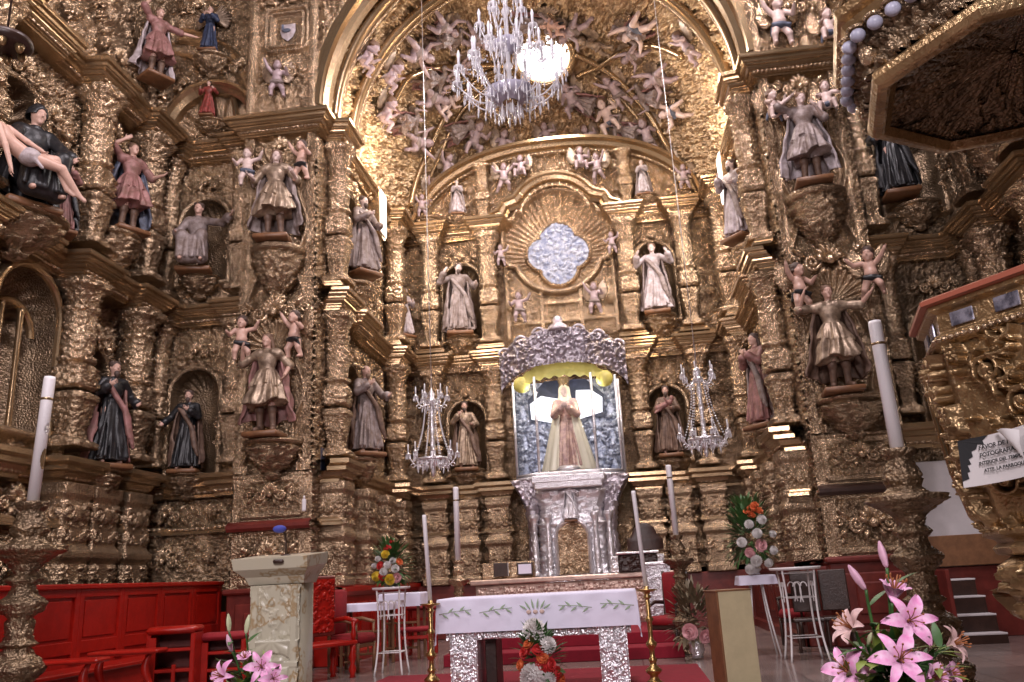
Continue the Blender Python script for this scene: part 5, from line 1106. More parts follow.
# ---- high altar: mensa, gradines, silver pedestal, glass case
pinkm = mat('gilt_rose_marble', (.62, .44, .36), .4, .32, .2, 20, .3, 6)
t = tp('high_altar', 'low altar with rosy carved front on the red steps below the silver pedestal', 'altar', (0, 17.75, .36))
mb = MB().box((0, 0, .42), (3.9, .8, .84), .01); U, Z = np.meshgrid(np.linspace(-1.9, 1.9, 260), np.linspace(.08, .80, 52)); mb.sheet(Fr((0, -.42), (1, 0), (0, -1))(U, .05 * smp(H_SCROLL[2], U / .8, Z / .8), Z)); mb.build('frontal', pinkm, t)
MB().box((0, -.02, .90), (4.1, .95, .10), .02).build('top_slab', pinkm, t, False)
for sx in (-1, 1):
    mb = MB().box((sx * 1.35, .32, 1.12), (1.1, .3, .34), .01); U, Z = np.meshgrid(np.linspace(sx * 1.35 - .53, sx * 1.35 + .53, 90), np.linspace(.97, 1.27, 26)); mb.sheet(Fr((0, .16), (1, 0), (0, -1))(U, .03 * smp(H_SCROLL[0], U / .6, Z / .6), Z)); mb.build('gradine', goldb if sx < 0 else silver, t)
c = at(525, 557, 17.9); tb = tp('framed_card', 'small white framed card standing on the altar ledge left of the silver pedestal', 'card', (c[0], 17.75, 1.36))
MB().box((0, .03, .13), (.34, .03, .26), .008).build('frame', darkwood, tb, False); MB().box((0, .012, .13), (.27, .012, .19), .002).build('card', cloth, tb, False)
tb = tp('closed_book', 'dark closed missal standing beside the framed card on the altar ledge', 'book', (c[0] - .5, 17.75, 1.36)); MB().box((0, 0, .14), (.30, .07, .28), .008).build('cover', darkwood, tb, False); MB().box((.012, 0, .14), (.29, .05, .26), .002).build('pages', wax, tb, False)
t = tp('silver_pedestal', 'embossed silver pedestal with a golden door carrying the glass case', 'pedestal', (0, 19.35, .36))
def silv(A_, Z_, R_): return .055 * smp(H_SCROLL[1], A_ / (2 * PI) * 7, Z_ / .62) * np.clip(R_ / .2, 0, 1)
mb = MB().lathe(interp_prof([(0, 0), (.98, 0), (.98, .85), (.9, .92), (.78, 1.0), (.74, 2.0), (.80, 2.05), (.74, 2.12), (.70, 2.3), (.74, 2.6), (.80, 2.75), (.76, 2.82), (.80, 2.95), (.84, 3.10), (0, 3.12)], 170), 110, sq=6, disp=silv, sy=.78); mb.build('body', silver, t)
for sx in (-1, 1):
    q = np.linspace(0, 1, 90); xo = .74 + .58 * np.clip((q - .30) / .7, 0, 1) ** 1.5 - .10 * np.sin(q * PI * 2) * (q < .5); zo = .95 + 2.15 * q; mb = MB(); T_ = np.linspace(0, 1, 30)[:, None]
    X_ = .66 + (xo[None] - .66) * T_; Z_ = np.repeat(zo[None], 30, 0); mb.sheet(np.stack((sx * X_, -.34 - .06 * smp(H_SCROLL[2], X_ / .5, Z_ / .5) * (T_ > .05), Z_), -1))
    W2 = np.linspace(-.34, .3, 30)[:, None]; X2 = np.repeat(xo[None], 30, 0) + .05 * smp(H_LEAF[0], W2 / .5 + 0 * xo[None], Z_ / .5); mb.sheet(np.stack((sx * X2, W2 + 0 * X2, Z_), -1)); mb.build('scrolled_console', osilver, t)
    mb = MB().lathe(interp_prof([(0, .9), (.13, .9), (.10, 1.0), (.12, 1.5), (.09, 1.9), (.13, 2.2), (.16, 2.5), (0, 2.52)], 60), 24, (sx * .88, -.36, 0), disp=silv); mb.build('flank_pillar', osilver, t)
MB().box((.0, -.78, 3.02), (1.62, .3, .16), .02).box((0, -.80, 2.88), (1.5, .25, .14), .02).box((0, -.76, 3.13), (1.46, .3, .08), .02).build('front_shelf', silver, t, False)
for x in (-.82, -.52, .52, .82):
    q = MB().lathe(interp_prof([(0, .95), (.09, .95), (.09, 1.02), (.055, 1.06), (.07, 1.3), (.05, 1.9), (.06, 2.1), (.10, 2.2), (.10, 2.28), (0, 2.28)], 60), 20, (x, -.70, 0), disp=lambda A_, Z_, R_: .015 * smp(H_LEAF[0], A_ / 3, Z_ * 2)); q.build('column', silver, t)
a_ = np.linspace(0, PI, 30); out = [(-.36, .95)] + [(.36 * -math.cos(x), 1.75 + .36 * math.sin(x)) for x in a_] + [(.36, .95)]
f3 = Fr((0, -.66), (1, 0), (0, -1)); U, Z = np.meshgrid(np.linspace(-.36, .36, 60), np.linspace(.97, 2.11, 90)); k = sd_arch(U, Z, 0, .33, .98, 1.76)
D = np.where(k < 0, .02 + .05 * smp(H_SCROLL[2], U / .72 + .25, Z / .72), .0); V = f3(U, D, Z).reshape(-1, 3); Q = gridq(90, 60); Q = Q[(k.reshape(-1)[Q] < .02).all(1)]; dd = put('golden_door', V, Q, goldb, t); dd['label'] = 'golden arched door'
mb = MB(); mould(mb, f3, [(-.36, .97)] + [(-.36, 1.5)] + [tuple(x) for x in arc(0, 1.76, .36, 180, 0, 24)] + [(.36, 1.5), (.36, .97)], .0, [(-.05, 0), (-.04, .05), (0, .08), (.04, .05), (.05, 0)]); mb.build('door_frame', silver, t)
saint('silver_figurine', 'silverfig', (-.34, -.2, 1.3), (.34, -.2, 1.3), (0, 18.60, 2.48), .80, 0, 'small silver figure with open arms above the golden door of the pedestal', silver, silver, silver, silver, seed=3.9, style='gown')
# case
glassm = bpy.data.materials.new('clear_glass'); glassm.use_nodes = True; nt = glassm.node_tree; nt.nodes.clear()
o_ = nt.nodes.new('ShaderNodeOutputMaterial'); mx = nt.nodes.new('ShaderNodeMixShader'); gl = nt.nodes.new('ShaderNodeBsdfGlossy'); tr_ = nt.nodes.new('ShaderNodeBsdfTransparent'); fr_ = nt.nodes.new('ShaderNodeFresnel')
gl.inputs['Roughness'].default_value = .03; tr_.inputs['Color'].default_value = (.93, .95, .97, 1); fr_.inputs['IOR'].default_value = 1.22
for a, b in ((fr_.outputs[0], mx.inputs[0]), (tr_.outputs[0], mx.inputs[1]), (gl.outputs[0], mx.inputs[2]), (mx.outputs[0], o_.inputs[0])): nt.links.new(a, b)
HX = [(-1.28, .42), (-1.22, -.05), (-.66, -.48), (.66, -.48), (1.22, -.05), (1.28, .42)]
t = tp('glass_case', 'tall glazed silver case with arched crown holding the robed virgin figure', 'showcase', (0, 19.4, 3.48))
mb = MB()
for (x0, y0), (x1, y1) in zip(HX[:-1], HX[1:]):
    for z in (.0, .09): mb.tube([(x0, y0, z), (x1, y1, z)], .05 if z == 0 else .035, 8)
mb.box((0, 0, -.01), (2.3, .8, .05), .01); mb.build('base_frame', silver, t)
for x, y in HX[0:6]: MB().tube([(x, y, .0), (x, y, 2.35)], .032, 10).build('post', silver, t)
for i, ((x0, y0), (x1, y1)) in enumerate(zip(HX[:-1], HX[1:])):
    q = np.linspace(0, 1, 12); up = .55 * np.sin(PI * q) if i == 2 else (.3 * q if i < 2 else .3 * (1 - q)); z1 = 2.2 + up * .55
    MB().sheet(np.stack([np.stack((x0 + (x1 - x0) * q, y0 + (y1 - y0) * q, np.full(12, .08)), 1), np.stack((x0 + (x1 - x0) * q, y0 + (y1 - y0) * q, z1), 1)])).build('glass_pane', glassm, t, False)
# crown of the case
def crownz(u): return 2.62 + .30 * np.cos(np.clip(u / 1.5, -1, 1) * PI / 2) + .10 * np.abs(np.sin(u * 4.4))
U, Zt = np.meshgrid(np.linspace(-1.52, 1.52, 150), np.linspace(0, 1, 44)); top = crownz(U) + .42; bot = 2.12 + .48 * np.sqrt(np.clip(1 - (U / 1.5) ** 2, 0, 1)) ; Zc = bot + (top - bot) * Zt
Yc = np.interp(np.abs(U), (0, .66, 1.22, 1.55), (-.62, -.60, -.16, .15)); V = np.stack((U, Yc - .10 * smp(H_LEAF[1], U / .7, Zc / .7) - .10 * Zt, Zc), -1); MB().sheet(V).build('crown', osilver, t)
for k in range(-3, 4):
    u = k * .45; q = np.linspace(0, 2.6 * PI, 40); r = .16 * (1 - q / 10); c = np.array((u, float(np.interp(abs(u), (0, .66, 1.22, 1.55), (-.72, -.70, -.26, .05))), float(crownz(u)) + .34)); s_ = 1 if k > 0 else -1
    MB().tube(np.stack((c[0] + s_ * r * np.cos(q), np.full(40, c[1]), c[2] + r * np.sin(q)), 1), .035, 7).build('crown_scroll', osilver, t)
MB().lathe([(0, 3.34), (.26, 3.36), (.22, 3.46), (.10, 3.54), (.12, 3.60), (.08, 3.68), (0, 3.72)], 20, (0, -.74, 0), sy=.5).build('crown_finial', osilver, t)
yel = mat('yellow_silk', (.62, .55, .14), 0, .45, .3, 14)
q = np.linspace(-1, 1, 60); mb = MB(); mb.sheet(np.stack([np.stack((q * 1.1, -.30 - .1 * (1 - q * q) + .0 * q, 2.10 + .62 * np.sqrt(np.clip(1 - q * q, 0, 1)) + .02 * np.sin(q * 30)), 1), np.stack((q * 1.12, -.36 - .1 * (1 - q * q), 2.02 + .30 * np.sqrt(np.clip(1 - q * q, 0, 1)) + .03 * np.sin(q * 30)), 1)])); 
for sx in (-1, 1): mb.ball((sx * .98, -.30, 2.22), (.20, .12, .20), 12, 8)
mb.build('yellow_silk_drape', yel, t)
blu = mat('dark_blue_lining', (.04, .05, .10), 0, .4, .2, 10, .4, 5); pale = mat('pale_blue_silver_lining', (.55, .58, .68), .4, .3, .8, 14, .5, 9, (.13, .15, .22)); 
litc = mat('bright_chamber_window', (.9, .9, .95), 0, .5, emit=(.86, .9, 1), es=1.05)
U, Z = np.meshgrid(np.linspace(-1.25, 1.25, 120), np.linspace(.02, 2.4, 110)); MB().sheet(np.stack((U, .46 - .35 * (U / 1.25) ** 2 * 0 - .05 * smp(H_SCROLL[0], U / .7, Z / .7), Z), -1)).build('back_lining', pale, t)
mb = MB(); mb.add([(-.92, .40, 1.45), (.92, .40, 1.45), (.92, .40, 2.0), (.5, .40, 2.42), (-.5, .40, 2.42), (-.92, .40, 2.0)], [(0, 1, 2, 5), (5, 2, 3, 4)]); mb.build('chamber_opening', blu, t, False)
for X_ in ([(-.86, 1.50), (-.20, 1.34), (-.18, 1.96), (-.60, 2.06), (-.88, 1.88)], [(.20, 1.40), (.86, 1.56), (.88, 1.92), (.62, 2.12), (.26, 2.14)]):
    MB().add([(x, .38, z) for x, z in X_], [(0, 1, 2, 3)], [(0, 3, 4)]).build('chamber_window_pane', litc, t, False)
# virgin
for sx in (-1, 1): lamp('case_fill', (sx * .62, 19.0, 5.45), 26, (1, .92, .8), .04)  # added point lights to brighten the figure and the case interior
F = dict(adult('virgin', (-.06, -.30, 1.25), (.06, -.30, 1.25), 'habit', (.12, 0, 0), 1.7, hair='veil', cl=False))
M_ = Sd((-.9, -.5, -.02), (.9, .5, 1.6), .016)
def man(X, Y, Z):
    t_ = np.clip((1.46 - Z) / 1.46, 0, 1); r = .17 + .36 * t_ ** 1.1; y = (Y - .02) / .5; q_ = np.sqrt(X * X + y * y); th = np.arctan2(y, X)
    d = np.abs((q_ - r) * .7 - .012 * np.sin(th * 16) * t_) - .02; gap = .09 + .10 * t_
    return np.maximum(np.maximum(d, np.minimum(gap - np.abs(X), -Y - .0) * np.where(Y < 0, 1, 0) + np.where(Y < 0, 0, -1)), np.maximum(.02 - Z, Z - 1.46))
M_.add(man); F['cloak'] = M_.mesh()
cream = mat('cream_satin', (.80, .72, .55), .1, .35, .1, 10); rosegold = mat('rose_gold_brocade', (.66, .44, .34), .25, .4, .6, 22, .4, 10, (.40, .24, .22))
vt = place_fig('virgin_statue', 'virgin', F, 'crowned virgin in a cream mantle and rose gold dress inside the glass case', (0, 19.35, 3.60), 2.05, 0, dict(body=fleshp, robe=rosegold, cloak=cream, hair=cream))
mb = MB().lathe([(.09, 1.72), (.10, 1.70), (.105, 1.75), (.085, 1.78), (.13, 1.90), (.09, 1.97), (.02, 2.02), (0, 2.06)], 24, disp=lambda A_, Z_, R_: .012 * np.cos(A_ * 8)); mb.ball((0, 0, 2.08), .022); mb.box((0, 0, 2.13), (.012, .012, .08), .003).box((0, 0, 2.14), (.05, .012, .012), .003); mb.build('crown', goldb, vt)
MB().lathe([(0, .02), (.20, .02), (.24, .06), (.18, .12), (0, .12)], 24, (0, -.22, -.02)).build('crescent_base', silver, vt)
mb = MB()
V_ = [(x_, .15, z_) for x_, z_ in ((-.10, 1.95), (.10, 1.95), (.02, 2.32), (-.02, 2.32))]; mb.add(V_, [(0, 1, 2, 3)]); mb.add([(x, y + .01, z) for x, y, z in V_], [(3, 2, 1, 0)]); mb.build('ray', goldb, vt, False)
# ---- silver stand, missal stand
c = at(660, 605, 16.2); t = tp('silver_stand', 'embossed silver clad stand on the step behind the brass candlestick', 'stand', (c[0], 16.0, .36)); mb = MB().box((0, .2, .52), (.46, .4, 1.04), .01)
U, Z = np.meshgrid(np.linspace(-.24, .24, 50), np.linspace(0, 1.05, 110)); mb.sheet(Fr((0, 0), (1, 0), (0, -1))(U, .01 + .05 * smp(H_SCROLL[0], U / .5, Z / .5), Z)); mb.build('body', silver, t); MB().box((0, .18, 1.08), (.52, .46, .06), .015).build('top', silver, t, False)
c = at(640, 585, 17.2); t = tp('missal_stand', 'dark carved missal stand on the pulpit side of the low altar', 'missal stand', (c[0], 17.45, 1.31)); mb = MB().box((0, 0, .17), (.78, .36, .34), .02); U, Z = np.meshgrid(np.linspace(-.38, .38, 60), np.linspace(.02, .32, 24)); mb.sheet(Fr((0, -.185), (1, 0), (0, -1))(U, .04 * smp(H_SCROLL[1], U / .5, Z / .4), Z)); mb.build('base', darkwood, t)
MB().box((0, -.02, .37), (.86, .42, .05), .015).build('ledge', silver, t, False); q = MB(); q.lathe(interp_prof([(0, .40), (.36, .42), (.36, .62), (.26, .72), (.20, .86), (.08, .94), (0, .95)], 30), 40, (.18, .05, 0), sy=.2); q.build('back_board', darkwood, t)
# ---- marble lectern
X0 = at(246, 620, 5.0)[0]; X1 = at(299, 620, 5.0)[0]; cx = (X0 + X1) / 2 - .015; W_ = (X1 - X0) * .95
t = tp('marble_lectern', 'veined pale marble lectern with carved shells standing before the pier', 'lectern', (cx, 5.15, 0)); H_ = 1.36
mb = MB().box((0, .05, .68), (W_ * .98, .22, 1.36), .01)
f4 = Fr((0, -.06), (1, 0), (0, -1)); U, Z = np.meshgrid(np.linspace(-W_ / 2, W_ / 2, 70), np.linspace(0, 1.34, 220))
D = np.full(U.shape, .02)
for zc, R_s, sg in ((1.02, .17, -1), (.78, .17, 1), (.45, .2, -1)):
    rho = np.hypot(U, Z - zc) / R_s; th = np.arctan2((Z - zc) * sg, U); m_ = (rho < 1) & (th > .0); D = np.where(m_, .02 + .045 * np.sqrt(np.clip(1 - rho ** 2, 0, 1)) + .014 * np.abs(np.cos(th * 5)) * rho, D)
D = np.where(np.abs(np.abs(U) - W_ * .40) < .022, .045, D); D = np.where(np.abs(Z - .88) < .015, .05, D); D += .012 * np.maximum(smp(H_LEAF[0], U / .4, Z / .4), 0) * (np.abs(U) > .19 * 0) * (D < .03)
mb.sheet(f4(U, D, Z)); mb.build('pillar', marble, t)
mb = MB(); V = []
for z, w2, y0, y1 in ((1.345, .175, -.07, .14), (1.39, .19, -.10, .15), (1.435, .235, -.17, .17), (1.50, .24, -.19, .18)): V += [(-w2, y0, z), (w2, y0, z), (w2, y1, z + (.03 if z > 1.42 else 0)), (-w2, y1, z + (.03 if z > 1.42 else 0))]
Q = [(4 * i + k, 4 * i + (k + 1) % 4, 4 * i + 4 + (k + 1) % 4, 4 * i + 4 + k) for i in range(3) for k in range(4)] + [(12, 13, 14, 15), (3, 2, 1, 0)]
mb.add(V, Q); mb.build('reading_slab', marble, t, False); MB().lathe([(0, -.012), (.03, -.012), (.035, 0), (.03, .012), (0, .012)], 18, (.06, -.192, 1.475), sy=.3).build('dark_socket', darkwood, t)
tm = tp('microphone', 'small microphone with a blue foam cap on the marble lectern', 'microphone', (cx + .02, 5.17, 1.51)); mb = MB().tube([(0, 0, 0), (0, -.005, .08), (.0, -.02, .14), (-.02, -.06, .165)], .006, 8); mb.lathe([(0, 0), (.035, 0), (.03, .012), (0, .015)], 14); mb.build('gooseneck', darkwood, tm)
MB().ball((-.01, -.085, .165), (.045, .03, .024), 12, 8).build('foam_cap', mat('blue_foam', (.05, .06, .32), 0, .8), tm)
MB().ball((0, 0, 0), .012).build('switch', silver, tm)
# ---- pale pedestal block on the pulpit side
cream2 = mat('cream_painted_board', (.52, .44, .27), 0, .5, .05, 12, .12, 4); a = at(716, 588, 10.3); b = at(750, 588, 10.3)
t = tp('plain_pedestal', 'plain cream fronted wooden pedestal standing on the tiled floor', 'pedestal', ((a[0] + b[0]) / 2, 10.35, 0), rd(18)); MB().box((0, .17, .52), (.42, .34, 1.04), .006).build('core', brownwood, t, False); MB().box((.01, -.006, .52), (.40, .012, 1.03), .003).build('front_board', cream2, t, False)
MB().box((0, .17, 1.045), (.44, .37, .02), .004).build('top_board', brownwood, t, False)
# ------------------------------------------------------------------ crystal chandelier
crys = bpy.data.materials.new('clear_crystal'); crys.use_nodes = True; _n = crys.node_tree; _n.nodes.clear()
_o = _n.nodes.new('ShaderNodeOutputMaterial'); _m = _n.nodes.new('ShaderNodeMixShader'); _g = _n.nodes.new('ShaderNodeBsdfPrincipled'); _t2 = _n.nodes.new('ShaderNodeBsdfTransparent'); _m.inputs[0].default_value = .55
_g.inputs['Base Color'].default_value = (.96, .94, .97, 1); _g.inputs['Roughness'].default_value = .05; _g.inputs['Specular IOR Level'].default_value = 1.0; _t2.inputs['Color'].default_value = (.95, .94, .97, 1)
for a, b in ((_t2.outputs[0], _m.inputs[1]), (_g.outputs[0], _m.inputs[2]), (_m.outputs[0], _o.inputs[0])): _n.links.new(a, b)
cryw = mat('milky_glass_tube', (.82, .80, .86), 0, .25)
def drop(mb, p, L, r=.012):
    mb.lathe([(0, -L), (r, -L * .72), (r * .55, -L * .3), (.004, -.01), (0, 0)], 6, p); return mb
def crystal_chandelier(p):
    t = tp('crystal_chandelier', 'large crystal chandelier with two tiers of candle arms hanging below the vault', 'chandelier', p)
    z = 0  # z=0 at the lower tier ring
    pr = [(0, -.30), (.03, -.26), (.05, -.2), (.03, -.14), (.06, -.08), (.05, .0), (.07, .06), (.035, .12), (.03, .3), (.06, .36), (.03, .42), (.03, .62), (.07, .68), (.08, .74), (.03, .82), (.025, 1.1), (.06, 1.16), (.02, 1.25), (.02, 1.5), (0, 1.5)]
    MB().lathe(pr, 18).build('central_stem', crys, t)
    for zz, R, nm in ((-.06, .30, 'lower_bowl'), (.66, .17, 'upper_bowl')):
        MB().lathe([(.03, zz - .10), (R * .4, zz - .085), (R * .75, zz - .03), (R, zz + .05), (R * .97, zz + .055), (R * .7, zz - .02), (.03, zz - .085)], 40, disp=lambda A_, Z_, R_: .006 * np.cos(A_ * 20)).build(nm, mat('lilac_glass_' + nm, (.45, .42, .52), 0, .12, spec=.8), t)
    MB().lathe([(0, -.175), (.08, -.17), (.10, -.15), (.05, -.13), (0, -.13)], 20).build('gilt_rosette', goldm, t)
    def arm(R, rise, nm, n, z0, ph):
        a = MB(); q = np.linspace(0, 1, 22); x = .05 + (R - .05) * q; zz = z0 - .16 * np.sin(q * PI * 1.05) * 1.0 + rise * q ** 2; a.tube(np.stack((x, 0 * q, zz), 1), .010, 7)
        tz = zz[-1]; a.lathe([(0, 0), (.03, 0), (.065, .03), (.06, .035), (.02, .02), (.02, .06), (0, .06)], 14, (R, 0, tz)); av = a.arr()
        c = MB().lathe([(0, 0), (.017, 0), (.018, .11), (.024, .15), (.010, .20), (0, .22)], 12, (R, 0, tz + .05)).arr()
        d = MB()
        for k in range(7):
            b = k * 2 * PI / 7; drop(d, (R + .062 * math.cos(b), .062 * math.sin(b), tz + .03), .15 if k % 2 else .10, .012)
        for qq in (.35, .6, .8): i = int(qq * 21); drop(d, (x[i], 0, zz[i] - .01), .16, .013)
        drop(d, (R, 0, tz - .01), .18, .014); dv = d.arr()
        ms = [data('arm', *av[:2], av[2], crys), data('candle_tube', *c[:2], c[2], cryw), data('crystal_fringe', *dv[:2], dv[2], crys)]
        for k in range(n):
            o = link('arm', ms[0], t, None, 2 * PI * (k + ph) / n); link('candle_tube', ms[1], o); link('crystal_fringe', ms[2], o)
    arm(.66, .14, 'l', 12, .02, 0); arm(.45, .34, 'm', 8, .12, .5); arm(.34, .16, 'u', 6, .76, .2); arm(.16, .18, 't', 4, 1.08, 0)
    for R, zz, n, L, nm in ((.30, -.02, 26, .20, 'bowl_fringe'), (.17, .70, 16, .15, 'bowl_fringe'), (.12, -.18, 10, .26, 'pendant_fringe')):
        d = MB()
        for k in range(n): drop(d, (R * math.cos(2 * PI * k / n), R * math.sin(2 * PI * k / n), zz), L * (1 if k % 2 else .75), .014)
        d.build(nm, crys, t)
    d = MB()
    for k in range(14):
        b = 2 * PI * (k + .5) / 14
        for j in range(9): q = j / 8; d.ball((.34 * math.cos(b) + (.62 - .34) * math.cos(b) * q, .34 * math.sin(b) + (.62 - .34) * math.sin(b) * q, .80 - .66 * q - .22 * math.sin(PI * q)), .013, 6, 4)
    d.build('bead_fringe', crys, t)
    MB().tube([(0, 0, 1.5), (0, 0, 12)], .012, 6).build('hanging_rod', silver, t)
ch = at(510, 92, 9.0); crystal_chandelier((ch[0], 9.0, ch[2]))
def silver_chandelier(p, label):
    t = tp('silver_chandelier', label, 'chandelier', p)   # origin at lower ring
    MB().lathe([(0, -.32), (.02, -.30), (.045, -.22), (.03, -.16), (.07, -.10), (.12, -.04), (.14, .02), (.06, .06), (.035, .2), (.05, .3), (.03, .45), (.05, .6), (.03, .75), (.05, .9), (.035, 1.05), (.09, 1.10), (.10, 1.14), (.05, 1.2), (.07, 1.26), (.02, 1.34), (0, 1.42)], 20).build('central_stem', silver, t)
    MB().tube([(0, 0, 1.4), (0, 0, 10.75 + 4.55 * math.sqrt(1 - (p[0] / 4.45) ** 2) - p[2])], .007, 5).build('hanging_chain', silver, t)
    for R, zz, n, s_ in ((.46, .0, 8, 1.0), (.30, 1.12, 6, .8)):
        q = np.linspace(0, 1, 26); x = .06 + (R - .06) * q; zc = zz - .13 * s_ * np.sin(q * PI) + .10 * s_ * q ** 3; a = MB().tube(np.stack((x, 0 * q, zc), 1), .012, 7)
        th = np.linspace(0, 5.5, 20); a.tube(np.stack((R * .8 + .05 * np.cos(th) * (1 - th / 9), 0 * th, zz - .10 + .05 * np.sin(th) * (1 - th / 9)), 1), .008, 6); a.lathe([(0, 0), (.02, 0), (.045, .02), (.04, .03), (.018, .03), (.018, .06), (0, .06)], 12, (R, 0, zc[-1])); av = a.arr()
        c = MB().lathe([(0, 0), (.013, 0), (.012, .15), (0, .17)], 9, (R, 0, zc[-1] + .05)).arr(); d = MB()
        for k in range(6): drop(d, (R + .042 * math.cos(k), .042 * math.sin(k * 1.05), zc[-1] + .02), .10, .011)
        drop(d, (R * .6, 0, zc[14]), .13, .013); dv = d.arr()
        ms = [data('arm', *av[:2], av[2], silver), data('candle', *c[:2], c[2], wax), data('crystal_fringe', *dv[:2], dv[2], crys)]
        for k in range(n): o = link('arm', ms[0], t, None, 2 * PI * (k + .3) / n); link('candle', ms[1], o); link('crystal_fringe', ms[2], o)
    for k in range(8):
        b = 2 * PI * (k + .8) / 8; d = MB()
        for j in range(22): q = j / 21; r = .13 + .24 * q - .05 * math.sin(PI * q); d.ball((r * math.cos(b), r * math.sin(b), 1.08 - 1.06 * q), .016, 6, 4)
        d.build('bead_strand', crys, t)
    for R, zz, n in ((.16, -.02, 12), (.30, .0, 18)):
        d = MB()
        for k in range(n): drop(d, (R * math.cos(2 * PI * k / n), R * math.sin(2 * PI * k / n), zz), .18 if k % 2 else .13, .015)
        d.build('drop_fringe', crys, t)
    MB().lathe([(.28, -.02), (.31, -.02), (.315, .03), (.28, .03)], 40).build('ring', silver, t)
for px, py, lab in ((433, 460, 'silver and crystal chandelier hanging over the brass candlestick on the lectern side'), (705, 440, 'silver and crystal chandelier hanging over the silver stand on the pulpit side')):
    q = at(px, py, 15.3); silver_chandelier((q[0], 15.3, q[2]), lab)
# ------------------------------------------------------------------ pulpit with canopy
PX, PY = 3.97, 5.25
def octo(root, nm, prof, m, amp=0, k=0, sc=.6, kk=(1, 2, 3, 4, 5), rows=60, cols=40, phase=.1745, mask=None):
    p = interp_prof(prof, rows); made = []
    for f in kk:
        a0 = phase + f * PI / 4; a1 = a0 + PI / 4; c = math.cos(PI / 8); q = np.linspace(0, 1, cols); R = p[:, 0][:, None]; Z = np.repeat(p[:, 1][:, None], cols, 1)
        X = R * (math.cos(a0) * (1 - q) + math.cos(a1) * q); Y = R * (math.sin(a0) * (1 - q) + math.sin(a1) * q); n_ = np.array((math.cos((a0 + a1) / 2), math.sin((a0 + a1) / 2)))
        w_ = R * .765; H = (H_SCROLL + H_LEAF)[k]; D = amp * smp(H, (q[None] - .5) * w_ / sc + .25, Z / sc) * np.clip(np.minimum(q, 1 - q)[None] / .06, 0, 1) if amp else 0
        V = np.stack((X + n_[0] * D, Y + n_[1] * D, Z), -1); made.append(MB().sheet(V).build(nm, m, root, bool(amp)))
    return made
ALL = tuple(range(8))
bronze = gilt('dark_bronze_gilding', (.50, .34, .18), (.28, .18, .09), .28, .75, bump=.15); rimred = mat('red_brown_rim', (.35, .10, .06), 0, .4)
pul = tp('pulpit', 'octagonal carved gilded pulpit with a paper notice and red brown rim', 'pulpit', (PX, PY, 0))
PH8 = .1745
octo(pul, 'carved_panel', [(.66, 1.42), (.73, 1.52), (.78, 1.80), (.81, 2.1), (.84, 2.50)], bronze, .12, 0, 1.0, ALL, 170, 120)
octo(pul, 'frieze', [(.86, 2.50), (.90, 2.52), (.90, 2.56), (.86, 2.58), (.86, 2.70), (.91, 2.72), (.91, 2.75), (.88, 2.76)], bronze, 0, 0, .5, ALL, 30, 4)
octo(pul, 'rim', [(.90, 2.745), (.95, 2.75), (.95, 2.79), (.86, 2.80), (.80, 2.80)], rimred, 0, 0, .5, ALL, 10, 3)
octo(pul, 'lower_moulding', [(.60, 1.28), (.69, 1.29), (.71, 1.33), (.67, 1.36), (.69, 1.38), (.75, 1.40), (.75, 1.43), (.68, 1.45)], bronze, 0, 0, .5, ALL, 24, 3)
mb = MB(); bead_tube(mb, [(.90 * math.cos(PH8 + f * PI / 4), .90 * math.sin(PH8 + f * PI / 4), 2.535) for f in range(9)], .018, .043); mb.build('bead_moulding', goldb, pul)
for f in (1, 3, 5, 7):
    a = PH8 + f * PI / 4; MB().tube([(r * math.cos(a), r * math.sin(a), z) for r, z in ((.70, 1.44), (.78, 1.54), (.84, 1.82), (.88, 2.2), (.90, 2.5))], .03, 8).build('corner_rod', goldm, pul)
mirr = mat('painted_mirror', (.40, .40, .50), .5, .2, .3, 9, .6, 14, (.10, .10, .14))
for f in ALL:
    a0 = PH8 + f * PI / 4; a1 = a0 + PI / 4; am = (a0 + a1) / 2; ap = .86 * math.cos(PI / 8) + .012
    for o in (-.16, .12): MB().box((ap * math.cos(am) - o * math.sin(am), ap * math.sin(am) + o * math.cos(am), 2.64), (.015, .15, .085), .004, am).build('painted_inset', mirr, pul, False)
q = MB().lathe(interp_prof([(0, .58), (.14, .58), (.20, .66), (.18, .72), (.36, .78), (.56, .92), (.66, 1.08), (.67, 1.22), (.60, 1.28), (0, 1.28)], 80), 90, disp=lambda A_, Z_, R_: .10 * smp(H_LEAF[0], A_ / (2 * PI) * 4, Z_ / .62) * np.clip(R_ / .2, 0, 1) * np.clip((1.26 - Z_) / .06, 0, 1)); q.build('leafy_cup', bronze, pul)
MB().lathe([(0, 0), (.34, 0), (.34, .06), (.2, .12), (.15, .2), (.13, .5), (.16, .58), (0, .6)], 28).build('column', darkwood, pul)
for a in (0.3,): MB().box((.95, 0, 1.6), (.9, .5, .3), .02).build('bracket', darkwood, pul, False)
# notice
am = PH8 + 4.5 * PI / 4; nt_ = tp('paper_notice', 'white printed paper notice with a folded corner stuck on the pulpit front', 'notice', (0, 0, 0))
hit = at(996, 456, 4.56); f_n = np.array((math.cos(am), math.sin(am))); ap = .84 * math.cos(PI / 8) + .10
